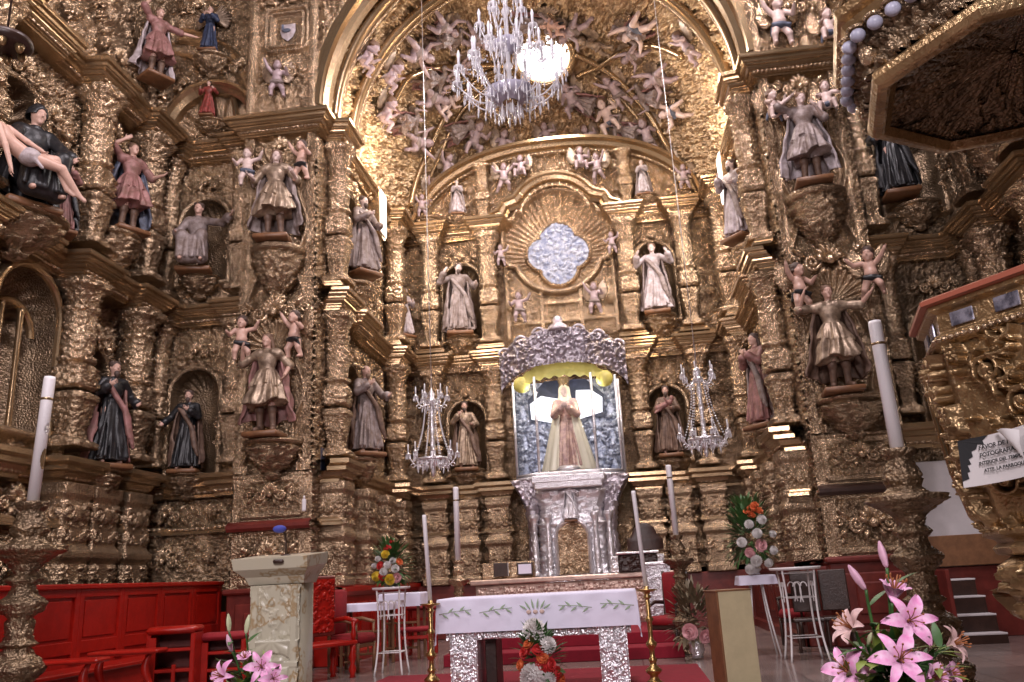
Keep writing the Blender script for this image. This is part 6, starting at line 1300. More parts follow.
# the face plane of the pulpit that looks towards the chancel steps
d_ = ray(996, 458); den = d_[0] * f_n[0] + d_[1] * f_n[1]; tt = ((PX + ap * f_n[0] - CAM[0]) * f_n[0] + (PY + ap * f_n[1] - CAM[1]) * f_n[1]) / den; hit = CAM + d_ * tt
nt_.location = [float(v) for v in hit]; nt_.rotation_euler = (rd(-10), rd(-3), am + PI / 2)
U, Z = np.meshgrid(np.linspace(-.20, .20, 14), np.linspace(-.135, .135, 12)); MB().sheet(np.stack((U, -.004 - .02 * (U / .2) ** 2, Z), -1)).build('paper', mat('notice_paper', (.62, .58, .58), 0, .7), nt_)
ink = mat('black_print', (.012, .012, .014), 0, .7)
mb = MB(); q = np.array([(-.20, .135), (-.02, .135), (-.06, .11), (-.05, .085), (-.09, .095), (-.10, .07), (-.13, .06), (-.125, .03), (-.15, .02), (-.14, -.01), (-.17, -.015), (-.15, -.05), (-.18, -.06), (-.16, -.09), (-.20, -.10)])
V = [(x, -.006 - .02 * (x / .2) ** 2 - .002, z) for x, z in q]; mb.add(V, None, [(0, i, i + 1) for i in range(1, len(V) - 1)]); mb.build('printed_burst', ink, nt_, False)
for i, (s_, x, z) in enumerate((('FAVOR DE NO', -.075, .055), ('FOTOGRAFIAR', -.075, .012), ('INTERIOR DEL TEMPLO', -.085, -.03), ('ATTE. LA PARROQUIA', -.06, -.073))):
    cu = bpy.data.curves.new('lettering', 'FONT'); cu.body = s_; cu.size = .034 if i < 2 else .026; cu.extrude = .0004; cu.offset = .0009; cu.materials.append(ink); tmp_ = bpy.data.objects.new('lettering_curve', cu); COL.objects.link(tmp_); bpy.context.view_layer.update()
    me_ = bpy.data.meshes.new_from_object(tmp_.evaluated_get(bpy.context.evaluated_depsgraph_get())); bpy.data.objects.remove(tmp_); o = link('lettering', me_, nt_, (x, -.0275, z)); o.rotation_euler = (PI / 2, 0, 0)
mb = MB(); q = np.linspace(0, 1, 10); A0 = np.stack((.06 + .13 * q, -.03 - .01 * q, .135 - .19 * q), 1); A1 = np.stack((.06 + .13 * q - .0 + .0, -.032 - .06 * np.sin(PI * q * .9), .135 - .03 * q + 0 * q), 1); mb.sheet(np.stack([A0, (A0 + A1) / 2 + np.array((0, -.02, 0)), A1])); mb.build('folded_corner', mat('notice_back', (.70, .66, .66), 0, .7), nt_)
# canopy
can = tp('pulpit_canopy', 'dark octagonal carved sounding board with scalloped gilded rim hanging over the pulpit', 'canopy', (PX + .03, PY, .12))
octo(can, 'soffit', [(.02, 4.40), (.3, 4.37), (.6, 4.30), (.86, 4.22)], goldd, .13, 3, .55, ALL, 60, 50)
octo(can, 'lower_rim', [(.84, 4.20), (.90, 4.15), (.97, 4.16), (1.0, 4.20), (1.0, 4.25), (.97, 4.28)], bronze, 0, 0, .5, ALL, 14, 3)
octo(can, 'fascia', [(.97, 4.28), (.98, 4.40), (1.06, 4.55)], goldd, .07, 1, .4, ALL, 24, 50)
octo(can, 'upper_rim', [(1.06, 4.55), (1.14, 4.57), (1.15, 4.62), (1.10, 4.64), (1.18, 4.68), (1.18, 4.73), (1.0, 4.75), (.2, 4.8), (.01, 4.8)], bronze, 0, 0, .5, ALL, 24, 3)
shm = mat('blue_white_painted_scallop', (.55, .55, .70), 0, .35, .2, 12, .3, 9)
for f in ALL:
    a0 = PH8 + f * PI / 4; a1 = a0 + PI / 4; am = (a0 + a1) / 2
    for j in range(6):
        q = (j + .5) / 6; x = 1.11 * (math.cos(a0) * (1 - q) + math.cos(a1) * q); y = 1.11 * (math.sin(a0) * (1 - q) + math.sin(a1) * q)
        s_ = MB().ball((x, y, 4.50), (.05, .05, .045), 12, 8).build('painted_scallop', shm, can); MB().lathe([(.055, -.012), (.07, 0), (.055, .012)], 16, (x, y, 4.545)).build('scallop_frame', goldb, s_)
    MB().ball((1.0 * math.cos(a0), 1.0 * math.sin(a0), 4.40), (.06, .06, .08), 12, 8).build('corner_boss', goldb, can)
MB().lathe(interp_prof([(1.0, 4.75), (.8, 5.0), (.4, 5.2), (.3, 5.5), (.1, 5.7), (0, 5.8)], 40), 48, disp=lambda A_, Z_, R_: .06 * smp(H_LEAF[0], A_ / 2, Z_)).build('crown', bronze, can)
MB().box((1.1, 0, 4.5), (.6, .4, .5), .03).build('wall_bracket', darkwood, can, False)
fr_p = Fr((4.95, 5.25), (0, 1), (-1, 0)); 
npier = tp('nave_pier', 'stone nave pier carrying the pulpit beyond the frame edge', 'pier', (5.5, 5.25, 0)); MB().box((0, 0, 5.5), (1.0, 2.6, 11), .04).build('shaft', wallm, npier, False); MB().box((0, 0, .15), (1.15, 1.95, .3), .04).build('base', wallm, npier, False)  # unseen support of the pulpit; shaft enlarged to block light on the right
# hanging lamp disc at the top edge beside the first torchere
lp = at(5, 48, 6.0); t = tp('hanging_lamp', 'dark round hanging lamp with small cups at the upper corner above the bench', 'lamp', (lp[0], 6.0, lp[2]))
MB().lathe([(0, 0), (.16, 0), (.21, .02), (.23, .05), (.22, .09), (.10, .12), (0, .13)], 36).build('disc', darkwood, t); MB().tube([(0, 0, .12), (0, 0, 9)], .01, 6).build('hanging_rod', darkwood, t)
for k in range(6): MB().lathe([(0, -.07), (.02, -.07), (.035, -.04), (.045, 0), (0, .01)], 14, (.15 * math.cos(k * 1.047), .15 * math.sin(k * 1.047), 0)).build('cup', bronze, t)
# ------------------------------------------------------------------ red bench, cabinets
t = tp('choir_bench', 'long glossy red panelled bench against the gilded side altarpiece', 'bench', (-6.3, 11.0, 0)); B0, B1 = -4.2, 4.0
MB().box((0, (B0 + B1) / 2, .75), (.08, B1 - B0, 1.50), .01).build('back', redwood, t, False); MB().box((.03, (B0 + B1) / 2, 1.50), (.16, B1 - B0 + .04, .07), .015).build('top_rail', redwood, t, False)
MB().box((.32, (B0 + B1) / 2, .45), (.56, B1 - B0, .06), .015).build('seat', redwood, t, False); MB().box((.50, (B0 + B1) / 2, .22), (.05, B1 - B0, .42), .01).build('seat_front', redwood, t, False)
ys = np.linspace(B0, B1, 9)
for a, b in zip(ys[:-1], ys[1:]):
    mb = MB()
    for (y, z, w_, h_) in ((a + .05, 1.0, .10, .96), (b - .05, 1.0, .10, .96), ((a + b) / 2, 1.42, b - a, .12), ((a + b) / 2, .72, b - a, .16)): mb.box((.05 + (.004 if h_ > .9 else 0), y, z), (.04, w_ - .002, h_), .006)
    mb.box((.045, (a + b) / 2, 1.08), (.02, b - a - .3, .48), .01); mb.build('back_panel', redwood, t, False)
MB().box((.28, B1 + .03, .5), (.62, .06, 1.0), .02).build('end_panel', redwood, t, False)
def scroll_leg(x, y, h, w_=.3):
    q = np.linspace(0, 1, 24); return MB().tube(np.stack((x + .06 * np.sin(q * 2 * PI), np.full(24, y), h * q), 1), .04 + .015 * np.cos(q * 9), 8, 1.0).box((x, y, .03), (w_, .09, .06), .015)
for i, (px, py, Y, L) in enumerate(((62, 662, 9.3, .95), (128, 652, 10.1, .85))):
    c = at(px, py, Y); t = tp('kneeling_shelf', 'low red kneeling shelf on carved supports before the bench, ' + ('nearest the torchere' if i == 0 else 'next to the red cabinet'), 'kneeler', (c[0], Y, 0), rd(8)); h_ = float(c[2])
    MB().box((0, 0, h_), (L, .36, .05), .018).build('shelf', redwood, t, False)
    for sx in (-1, 1): scroll_leg(sx * L * .33, 0, h_ - .02).build('leg', redwood, t)
    MB().box((0, 0, .2), (L * .7, .04, .06), .01).build('stretcher', redwood, t, False)
for i, (px, py, Y, W_) in enumerate(((176, 628, 10.7, .62), (226, 634, 11.2, .62))):
    c = at(px, py, Y); h_ = float(c[2]); t = tp('red_cabinet', 'open red cabinet with ' + ('a plump cushion top and latticed front before the bench' if i == 0 else 'a cushioned top half hidden behind the marble lectern'), 'cabinet', (c[0], Y, 0), rd(14))
    MB().box((0, 0, h_ - .02), (W_, .5, .09), .04).build('cushion_top', velvet if i else redwood, t); 
    for sx in (-1, 1): MB().box((sx * (W_ / 2 - .04), 0, (h_ - .06) / 2), (.06, .44, h_ - .06), .01).build('side_panel', redwood, t, False)
    MB().box((0, .2, (h_ - .06) / 2), (W_ - .08, .03, h_ - .08), .005).build('back_panel', darkred, t, False)
    for z in (.06, h_ * .45, h_ * .72): MB().box((0, -.02, z), (W_ - .1, .40, .04), .008).build('shelf', redwood, t, False)
    MB().box((.05, -.2, h_ * .28), (.05, .05, h_ * .5), .008).build('lattice_bar', redwood, t, False); MB().box((-W_ * .36, -.215, h_ * .46), (.10, .03, h_ * .86), .008).build('front_stile', redwood, t, False)
# ------------------------------------------------------------------ chairs and tables
def drape_table(label, p, h, w_, d_, drop, clabel, rz=0, legm=brownwood, thin=False):
    t = tp('side_table', label, 'table', (p[0], p[1], p[2]), rz)
    MB().box((0, 0, h - .02), (w_, d_, .04), .008).build('tabletop', legm, t, False)
    for sx in (-1, 1):
        for sy in (-1, 1):
            if thin: MB().tube([(sx * w_ * .15, sy * d_ * .15, h - .04), (sx * w_ * .25, sy * d_ * .25, h * .5), (sx * w_ * .42, sy * d_ * .42, 0)], .014, 8).build('leg', legm, t)
            else: MB().box((sx * (w_ / 2 - .04), sy * (d_ / 2 - .04), (h - .04) / 2), (.05, .05, h - .04), .008).build('leg', legm, t, False)
    if not thin:
        for z in (.2, h * .55): MB().box((0, -d_ / 2 + .05, z), (w_ - .12, .03, .04), .006).build('stretcher', legm, t, False)
        for k in range(4): MB().box((-w_ * .3 + k * w_ * .2, -d_ / 2 + .05, (.2 + h * .55) / 2), (.03, .02, h * .55 - .2), .005).build('slat', legm, t, False)
    P = drape(w_ + .02, d_ + .02, drop, p[0] * 3, 50, .012); P[..., 2] += h + .008
    c = thing('table_cloth', clabel, 'tablecloth', (p[0], p[1], p[2]), rz); put('linen', P.reshape(-1, 3), gridq(50, 50), cloth, c)
p = at(360, 658, 14.0); drape_table('wooden slatted side table behind the red armchair', (p[0] - .15, 14.9, 0), 1.02, .85, .6, .13, 'white cloth over the slatted table behind the red armchair')
p = at(388, 600, 15.9); drape_table('small table hidden behind the white flower stand', (p[0] + .30, 15.9, 0), 1.15, .75, .55, .24, 'white cloth over the small table behind the flower stand')
def armchair(label, p, rz, m=velvet, w_=.58, legm=brownwood):
    t = tp('armchair', label, 'chair', p, rz)
    MB().box((0, 0, .50), (w_, .56, .16), .05).build('seat', m, t); MB().box((0, .30, .92), (w_ * .92, .10, .72), .045, R=None).build('backrest', m, t)
    for sx in (-1, 1):
        MB().tube([(sx * w_ * .45, -.24, 0), (sx * w_ * .45, -.24, .44)], .028, 8).build('leg', legm, t); MB().tube([(sx * w_ * .45, .28, 0), (sx * w_ * .45, .29, .6), (sx * w_ * .45, .33, 1.3)], .028, 8).build('leg', legm, t)
        MB().tube([(sx * w_ * .5, .28, .78), (sx * w_ * .52, 0, .80), (sx * w_ * .5, -.24, .74)], .03, 8).build('armrest', legm, t); MB().tube([(sx * w_ * .5, -.22, .74), (sx * w_ * .47, -.22, .45)], .022, 8).build('arm_post', legm, t)
    MB().box((0, -.24, .40), (w_ * .9, .04, .06), .01).build('apron', legm, t, False); MB().tube([(-w_ * .45, 0, .16), (w_ * .45, 0, .16)], .018, 6).build('stretcher', legm, t)
p = at(350, 664, 13.9); armchair('red upholstered armchair standing side on between the carved settle and the flower stand', (p[0] + .05, 13.9, 0), rd(78))
p = at(776, 612, 14.6); armchair('dark framed armchair with red seat behind the white wire stand', (p[0] + .5, 15.2, 0), rd(-60), velvet, .55, darkwood)
p = at(690, 600, 15.3); armchair('dark red chair half hidden behind the brass candlestick and silver stand', (at(670, 628, 15.3)[0], 15.0, 0), rd(-30), velvet, .5, darkwood)
for i, (px, Y) in enumerate(((415, 15.6), (423, 16.7))):
    c = at(px, 625, Y); t = tp('red_stool', 'low red stool near the white clothed altar table, ' + ('in front' if i == 0 else 'farther back against the plinth'), 'stool', (c[0], Y, 0), rd(10)); MB().box((0, 0, .52 if i == 0 else .85), (.6, .45, .08), .03).build('seat', velvet, t)
    h_ = .48 if i == 0 else .81
    for sx in (-1, 1):
        for sy in (-1, 1): MB().box((sx * .25, sy * .17, h_ / 2), (.05, .05, h_), .01).build('leg', redwood, t, False)
    MB().box((0, -.17, h_ * .8), (.5, .03, .06), .008).build('apron', redwood, t, False)
# carved settle by the pier
c = at(312, 668, 12.3); t = tp('carved_settle', 'red brown carved settle with turned legs beside the marble lectern and pier', 'settle', (c[0] - .15, 12.5, 0), rd(60))
MB().box((0, 0, .50), (1.5, .55, .07), .02).build('seat', redwood, t, False); MB().box((0, .28, 1.05), (1.5, .07, .9), .02).build('back', darkred, t, False)
U, Z = np.meshgrid(np.linspace(-.7, .7, 120), np.linspace(.66, 1.45, 70)); MB().sheet(Fr((0, .235), (1, 0), (0, -1))(U, .03 * smp(H_SCROLL[0], U / .5, Z / .5), Z)).build('carved_back_panel', redwood, t)
for sx in (-1, 1):
    MB().tube([(sx * .72, .26, .82), (sx * .74, 0, .85), (sx * .72, -.28, .80)], .035, 8).build('armrest', redwood, t)
    for y in (-.22, .22): MB().lathe([(0, 0), (.05, 0), (.035, .05), (.06, .12), (.03, .2), (.06, .3), (.035, .38), (.05, .47), (0, .47)], 14, (sx * .68, y, 0)).build('leg', redwood, t)
    MB().lathe([(0, .53), (.03, .53), (.045, .62), (.025, .7), (.04, .8), (0, .8)], 12, (sx * .70, -.22, 0)).build('arm_post', redwood, t)
# dark carved chairs against the plinth on the pulpit side
for i, (px, Y) in enumerate(((812, 14.0), (842, 14.1))):
    c = at(px, 640, Y); t = tp('carved_side_chair', 'dark carved chair against the red plinth behind the white wire stand, ' + ('on the altar side' if i == 0 else 'nearest the pier'), 'chair', (c[0], Y, 0), rd(-10))
    MB().box((0, 0, .47), (.46, .44, .05), .015).build('seat', darkwood, t, False); MB().box((0, .22, .88), (.42, .04, .62), .02).build('backrest', darkwood, t, False)
    for sx in (-1, 1):
        for y in (-.18, .2): MB().lathe([(0, 0), (.03, 0), (.02, .1), (.035, .2), (.02, .3), (.03, .45), (0, .45)], 10, (sx * .18, y, 0)).build('leg', darkwood, t)
# white wrought iron stands
def wire_stand(label, p, h, r, n=4, scr=True):
    t = tp('wire_flower_stand', label, 'stand', p)
    MB().lathe([(0, h - .02), (r * .95, h - .02), (r, h), (r, h + .02), (0, h + .02)], 28).build('top', white_iron, t)
    for k in range(n):
        a = 2 * PI * (k + .5) / n; ca, sa = math.cos(a), math.sin(a); q = np.linspace(0, 1, 16); rr = r * (.86 - .1 * np.sin(q * PI) + .16 * (1 - q) ** 4)
        lg = MB().tube(np.stack((rr * ca, rr * sa, h * q), 1), .015, 7).build('leg', white_iron, t)
    mb = MB()
    for z in (.25 * h, .68 * h, .95 * h): a = np.linspace(0, 2 * PI, 5 if n == 4 else n + 1) + PI / n; R_ = r * .80; mb.tube(np.stack((R_ * np.cos(a), R_ * np.sin(a), np.full(len(a), z)), 1), .010, 6)
    mb.build('ring', white_iron, t)
    if scr:
        for k in range(n):
            a = 2 * PI * k / n + PI / n * 2; ca, sa = math.cos(a), math.sin(a); R_ = r * .57; mb = MB()
            for s_ in (-1, 1):
                th = np.linspace(0, 4.2, 26); x = s_ * (.045 + .05 * np.cos(th)); z = h * .80 + .15 * np.sin(th * .75) - .05 * th; P_ = np.stack((R_ * ca - x * sa, R_ * sa + x * ca, z), 1); mb.tube(P_, .009, 6)
            mb.build('scroll', white_iron, t)
    return t
p1 = at(392, 664, 13.3); wire_stand('white wrought iron flower stand holding the yellow and white bouquet', (p1[0], 13.3, 0), 1.26, .30)
p2 = at(806, 650, 12.9); wire_stand('white wrought iron stand with empty top before the dark carved chairs', (p2[0], 12.9, 0), 1.24, .36)
p3 = at(763, 640, 13.8); drape_table('thin white legged table under the tall white and orange bouquet', (p3[0], 13.8, 0), 1.16, .5, .45, .14, 'small white cloth under the tall white and orange bouquet', 0, white_iron, True)
# ------------------------------------------------------------------ flowers
def fm(n_, c): return mat(n_, c, 0, .6, .05, 20, .12, 25)
def aim(v): return np.array(Vector(n3(v)).to_track_quat('Z', 'Y').to_matrix())
yelf, whf, redf, orf, pkf = fm('yellow_petals', (.80, .58, .05)), fm('white_petals', (.80, .76, .74)), fm('red_petals', (.55, .03, .03)), fm('orange_petals', (.75, .18, .06)), fm('pink_petals', (.72, .38, .40))
def rose_mesh(nm, m):
    mb = MB()
    for ring, (R, zc, n, tl) in enumerate(((.25, .55, 3, .15), (.55, .42, 5, .5), (.85, .22, 6, .9), (1.0, .0, 7, 1.25))):
        for k in range(n):
            a0 = 2 * PI * (k + ring * .37) / n; u = np.linspace(-1, 1, 7); v = np.linspace(0, 1, 6); U, W = np.meshgrid(u, v); th = a0 + U * PI / n * 1.25; rr = R * (.35 + .75 * W ** .7 + (tl - .3) * .25 * W ** 3); z = zc - .55 + W * .9 * (1.25 - tl * .45) - .15 * U ** 2 * W
            mb.sheet(np.stack((rr * np.cos(th), rr * np.sin(th), z), -1))
    mb.ball((0, 0, -.1), (.75, .75, .5), 12, 8); V, Q, T = mb.arr(); return data(nm, V, Q, T, m)
def pom_mesh(nm, m):
    mb = MB().ball((0, 0, -.15), (.72, .72, .6), 12, 8); ga = PI * (3 - math.sqrt(5))
    for k in range(90):
        z = 1 - 1.5 * (k + .5) / 90; a = ga * k; r = math.sqrt(1 - z * z) if abs(z) < 1 else 0; d = np.array((r * math.cos(a), r * math.sin(a), z)); M_ = aim(d); q = np.linspace(-1, 1, 4); U, W = np.meshgrid(q, np.linspace(0, 1, 4)); P_ = np.stack((U * .16 * (1 - .5 * W ** 2), .06 * W ** 2 + .03 * U * U, .55 + .45 * W), -1); mb.sheet(P_ @ M_.T)
    V, Q, T = mb.arr(); return data(nm, V, Q, T, m)
RM = {m.name: (pom_mesh if m in (whf, yelf) else rose_mesh)('flower', m) for m in (yelf, whf, redf, orf, pkf)}
def leaf_arr(L, W_, curl=.3):
    q = np.linspace(0, 1, 8); w_ = W_ * np.sin(PI * q ** .75); z = q * L; y = -curl * L * q ** 2; return np.stack([np.stack((-w_, y - .15 * w_, z), 1), np.stack((0 * q, y, z), 1), np.stack((w_, y - .15 * w_, z), 1)])
def bouquet(label, p, R, H, flowers, nleaf, lm, vase=None, seed=0, spread=1.0):
    t = tp('bouquet', label, 'flowers', p); g = np.random.default_rng(seed)
    mb = MB()
    for k in range(nleaf):
        a = g.uniform(0, 2 * PI); el = g.uniform(-.35, 1.2); d = np.array((math.cos(a) * math.cos(el) * R, math.sin(a) * math.cos(el) * R, math.sin(el) * H)); c = np.array((0, 0, H * .35)); M_ = aim(d); A_ = leaf_arr(g.uniform(.12, .2), g.uniform(.02, .035), g.uniform(.1, .5)); mb.add(A_.reshape(-1, 3) @ M_.T + c + d * g.uniform(.45, .85), gridq(3, 8))
    mb.build('foliage', lm, t)
    for (x, z, s_, m) in flowers:
        rr = math.sqrt(max(0.05, 1 - (x / (R * 1.15)) ** 2 - ((z - H * .35) / (H * .85)) ** 2)); o = link('flower', RM[m.name], t, (x, -R * rr * .95, z)); o.rotation_euler = Vector((x * 1.5, -R, (z - H * .3) * 1.1)).to_track_quat('Z', 'Y').to_euler(); o.scale = (s_,) * 3
    if vase is not None: MB().lathe([(0, -vase), (.09, -vase), (.07, -vase * .8), (.12, -vase * .45), (.10, -.04), (.12, .02), (.10, .03), (0, .02)], 24).build('vase', silver if vase < .3 else goldm, t)
    return t
Y_ = [(-.02, .46, .07, yelf), (-.16, .14, .08, yelf), (.06, .08, .085, yelf), (.02, .30, .06, whf), (.10, .36, .055, whf), (.14, .24, .065, whf), (-.07, .14, .06, redf), (-.1, .30, .05, redf), (.16, .1, .06, pkf), (-.2, .3, .05, whf), (-.04, .20, .065, whf), (0, .56, .05, redf), (.03, .66, .04, redf), (.2, .34, .045, orf), (-.14, .40, .05, whf)]
bouquet('round bouquet of yellow white and red flowers on the white wire stand', (p1[0], 13.3, 1.31), .30, .58, Y_, 240, leafm, .04, 2)
W_ = [(-.04, .60, .075, whf), (.16, .66, .08, whf), (.06, .46, .08, whf), (-.18, .34, .08, whf), (.1, .28, .075, pkf), (.28, .2, .07, whf), (.0, .06, .09, whf), (-.1, -.06, .08, whf), (.3, .44, .06, whf), (-.08, .18, .06, pkf), (.18, .02, .07, whf), (-.02, .80, .06, orf), (.06, .84, .07, orf), (.14, .80, .06, orf), (.1, .9, .05, orf), (.02, .74, .05, orf)]
bouquet('tall bouquet of white roses topped with orange blooms on the thin legged table', (p3[0], 13.8, 1.32), .40, .92, W_, 420, leafm, .14, 5)
c = at(540, 690, 10.2); A_ = [(-.03, .56, .14, whf), (.12, .40, .10, whf), (-.06, .08, .15, whf), (-.14, .34, .06, redf), (.02, .36, .06, redf), (.06, .28, .055, orf), (.2, .1, .06, redf), (.24, .02, .05, orf), (-.2, .2, .05, orf), (.14, .2, .06, redf), (-.1, .42, .05, orf), (.04, .18, .06, redf), (.12, .05, .08, whf)]
bouquet('low bouquet of white blooms and red carnations before the altar table', (c[0] + .02, 10.15, .16), .26, .50, A_, 200, leafm, .14, 8)
c = at(696, 640, 13.6); bouquet('dried brown foliage arrangement on the floor beside the plain pedestal', (c[0], 13.6, .22), .42, .75, [(-.1, .2, .09, pkf), (.12, .12, .08, pkf)], 300, mat('dried_leaf', (.16, .12, .07), .2, .5, .1, 20, .3, 12), .2, 11)
c = at(458, 560, 14.2)
# lilies
lil = mat('pink_lily_petal', (.80, .30, .58), 0, .5, .08, 30, .3, 22, (.84, .52, .72)); lilp = mat('pale_peach_lily_petal', (.78, .52, .50), 0, .5, .08, 30, .25, 30); bud = mat('pink_lily_bud', (.72, .42, .55), 0, .5, 0); budg = mat('green_lily_bud', (.50, .52, .32), 0, .5); stm = mat('stamen_brown', (.30, .10, .03), 0, .6)
def lily_arr(open_=1.0):
    mb = MB()
    for k in range(6):
        a = k * PI / 3; W_ = .026 if k % 2 else .018; q = np.linspace(0, 1, 14); w_ = W_ * np.sin(PI * np.clip(q * .93 + .05, 0, 1)) ** .8; r = .008 + open_ * (.10 * q ** 1.3); z = .10 * q - open_ * .075 * q ** 3.2; sg = np.linspace(-1, 1, 7)
        P_ = np.stack([np.stack((r - .006 * (1 - s_ * s_) * 1.2, s_ * w_, z + .012 * s_ * s_ * (1 - q)), 1) for s_ in sg]); ca, sa = math.cos(a), math.sin(a); mb.sheet(np.stack((P_[..., 0] * ca - P_[..., 1] * sa, P_[..., 0] * sa + P_[..., 1] * ca, P_[..., 2]), -1))
    return mb.arr()
def stam_arr():
    mb = MB()
    for k in range(6): a = k * PI / 3 + .3; mb.tube([(0, 0, .01), (.012 * math.cos(a), .012 * math.sin(a), .06), (.03 * math.cos(a), .03 * math.sin(a), .085)], .0018, 5).ball((.031 * math.cos(a), .031 * math.sin(a), .087), (.004, .004, .008), 6, 4)
    return mb.tube([(0, 0, .0), (.002, 0, .10)], .0028, 6).arr()
LM = {}
for nm, m, op in (('open', lil, 1.0), ('pale', lilp, .8), ('half', lil, .45)): V, Q, T = lily_arr(op); LM[nm] = data('lily_bloom', V, Q, T, m)
V, Q, T = stam_arr(); LM['st'] = data('stamens', V, Q, T, stm)
for nm, m in (('bud', bud), ('budg', budg)): V, Q, T = MB().lathe(interp_prof([(0, 0), (.010, .008), (.017, .05), (.015, .08), (.004, .115), (0, .118)], 16), 14, disp=lambda A_, Z_, R_: .0025 * np.cos(A_ * 3)).arr(); LM[nm] = data('lily_bud', V, Q, T, m)
def lilies(label, Y0, items, base, filler, lm2, seed, fr_):
    b = np.array(base, float); t = tp('lily_bouquet', label, 'flowers', b); g = np.random.default_rng(seed)
    for kind, px, py, dY, s_, d in items:
        P_ = at(px, py, Y0 + dY) - b; d = n3(d); o = link('lily_bud' if 'bud' in kind else 'lily_bloom', LM[kind], t, P_); o.rotation_euler = Vector(d).to_track_quat('Z', 'Y').to_euler(); o.scale = (s_ * (.74 if Y0 < 3 else .66),) * 3
        if 'bud' not in kind: link('stamens', LM['st'], o)
        e = np.array((P_[0] * .25, P_[1] * .25 + .03, -.02)); m_ = (P_ + e) / 2 + np.array((P_[0] * .25, .02, .05)); q = np.linspace(0, 1, 14)[:, None]; c_ = (1 - q) ** 2 * e + 2 * q * (1 - q) * m_ + q * q * P_; mb = MB().tube(c_, .0045 * (1 if s_ < 1.3 else 1), 6)
        for i in (4, 7, 10): M_ = aim((g.normal(), g.normal() - .3, .7)); mb.add(leaf_arr(.11, .013, .4).reshape(-1, 3) @ M_.T + c_[i], gridq(3, 8))
        mb.build('stem', leafm, t)
    for nm, m, n_, dx in (('filler_leaves', lm2, filler, 1), ('dark_leaves', leafm, filler // 2, .8)):
        mb = MB()
        for k in range(n_):
            a = g.uniform(0, 2 * PI); r = g.uniform(0, fr_) * dx; c_ = np.array((r * math.cos(a), r * math.sin(a), g.uniform(-.06, .10))); M_ = aim((c_[0] * 3 + g.normal() * .3, c_[1] * 3 - .15, .35 + g.normal() * .25)); mb.add(leaf_arr(g.uniform(.04, .09), g.uniform(.008, .016), g.uniform(.1, .6)).reshape(-1, 3) @ M_.T + c_, gridq(3, 8))
        mb.build(nm, m, t)
    MB().lathe(interp_prof([(0, -.36), (.07, -.36), (.06, -.30), (.10, -.2), (.09, -.08), (.07, -.04), (.085, .0), (0, .0)], 30), 28).build('vase', darkwood, t)
    return t
b = at(898, 676, 2.6)
lilies('pink lily bouquet with long buds in the near corner before the pulpit', 2.6, [('open', 907, 622, -.06, 1.0, (.10, -1, .25)), ('open', 899, 662, -.10, 1.05, (-.05, -1, .45)), ('half', 892, 603, .03, 1.15, (.25, -.35, 1)), ('pale', 856, 632, .0, 1.0, (-.8, -.4, .7)), ('open', 851, 674, -.02, 1.0, (-.6, -.8, .5)), ('pale', 946, 646, .02, .9, (.8, -.5, .3)), ('half', 926, 680, -.05, 1.0, (.5, -.9, .3)), ('half', 940, 676, .0, .9, (.7, -.5, .2)), ('bud', 866, 590, .02, .95, (-.55, -.1, 1)), ('bud', 887, 568, .03, .9, (-.12, 0, 1)), ('budg', 868, 645, -.05, .5, (.2, -.6, .8))],
       (b[0], 2.62, b[2] - .03), 150, leafy, 3, .15)
t = tp('plant_column', 'slim dark column carrying the lily bouquet near the pulpit', 'stand', (b[0], 2.62, 0)); zt = b[2] - .03 - .36
MB().lathe([(0, 0), (.16, 0), (.16, .04), (.06, .10), (.05, .4), (.06, zt - .06), (.12, zt - .03), (.12, zt), (0, zt)], 24).build('column', darkwood, t); MB().lathe([(0, 0), (.18, 0), (.18, .02), (0, .02)], 24).build('foot', darkwood, t)
b = at(245, 684, 4.0)
lilies('smaller pink lily bouquet with green buds in front of the marble lectern', 4.0, [('open', 262, 668, -.05, 1.2, (.3, -1, .3)), ('open', 226, 677, -.05, 1.2, (-.5, -1, .3)), ('half', 246, 664, .0, 1.1, (0, -.6, 1)), ('open', 272, 679, -.08, 1.0, (.6, -.8, .2)), ('budg', 229, 632, .0, 1.1, (-.1, 0, 1)), ('budg', 246, 634, .02, 1.15, (.15, 0, 1)), ('bud', 232, 652, -.02, 1.1, (-.25, -.2, 1))], (b[0], 4.02, b[2] - .02), 60, leafy, 4, .11)
t = tp('plant_column', 'slim dark column carrying the smaller lily bouquet by the marble lectern', 'stand', (b[0], 4.02, 0)); zt = b[2] - .02 - .36
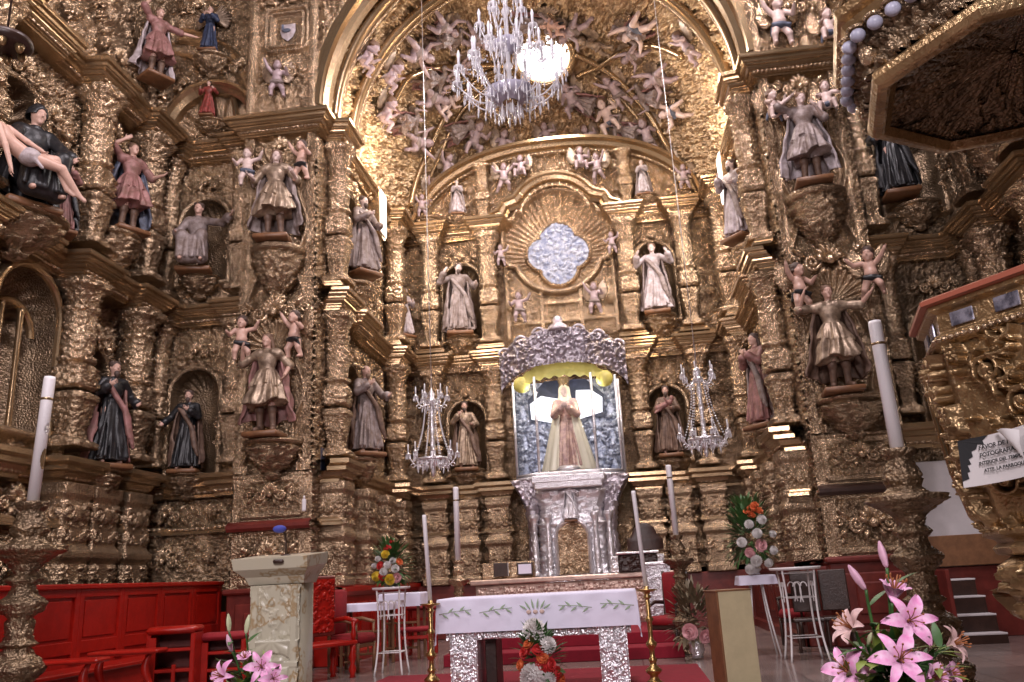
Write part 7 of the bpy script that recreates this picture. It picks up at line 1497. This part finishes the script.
MB().lathe([(0, 0), (.14, 0), (.14, .04), (.05, .10), (.05, zt - .06), (.10, zt - .03), (.10, zt), (0, zt)], 24).build('column', darkwood, t); MB().lathe([(0, 0), (.16, 0), (.16, .02), (0, .02)], 24).build('foot', darkwood, t)
# ------------------------------------------------------------------ passage with white wall and stairs beside the pier
plaster = mat('white_plaster', (.62, .57, .58), 0, .8, .1, 8, .1, 4)
setting('wall_passage', MB().box((7.6, 15.42, 1.45), (3.0, .08, 2.9), .01), plaster)
setting('trim_92', MB().box((7.0, 15.2, 1.38), (2.0, .12, .50), .01), brownwood)
lamp('passage_fill', (6.9, 13.4, 2.7), 26, (1, .93, .95), .15)  # added point light that brightens the treads like daylight
setting('trim_93', MB().box((7.0, 15.3, .56), (2.0, .1, 1.12), .01), darkred)
stair = tp('stair', 'short flight of pale treads in the passage between pier and pulpit', 'stairs', (6.75, 14.2, 0))
for k in range(4): MB().box((-.4, k * .28, .14 + k * .26), (.7, .28, .03), .006).build('tread', plaster, stair, False); MB().box((-.4, k * .28 - .13, .01 + k * .26), (.68, .02, .24), .004).build('riser', darkwood, stair, False)
MB().box((-.78, .42, .55), (.06, 1.3, 1.1), .01).build('stringer', darkred, stair, False)
# small dark plaque on the pier side and lit fitting
pp = at(320, 459, 15.0); t = tp('blue_plaque', 'small dark blue framed plaque on the inner face of the lectern side pier', 'plaque', (-4.38, 15.05, pp[2]), PI / 2)
MB().box((0, 0, 0), (.28, .04, .48), .01).build('frame', goldm, t, False); MB().box((0, -.02, 0), (.22, .02, .42), .004).build('panel', blu, t, False)
t = tp('wall_fitting', 'small white wall fitting on the lower edge of the lectern side pier', 'fitting', (-4.50, 14.50, float(at(304, 505, 14.5)[2]))); MB().box((0, 0, 0), (.07, .05, .22), .015).build('body', wax, t, False); MB().lathe([(0, .11), (.02, .11), (.015, .16), (0, .17)], 10).build('cap', white_iron, t)

for o in bpy.data.objects:
    if o.parent and ('fringe' in o.name): o['kind'] = 'stuff'
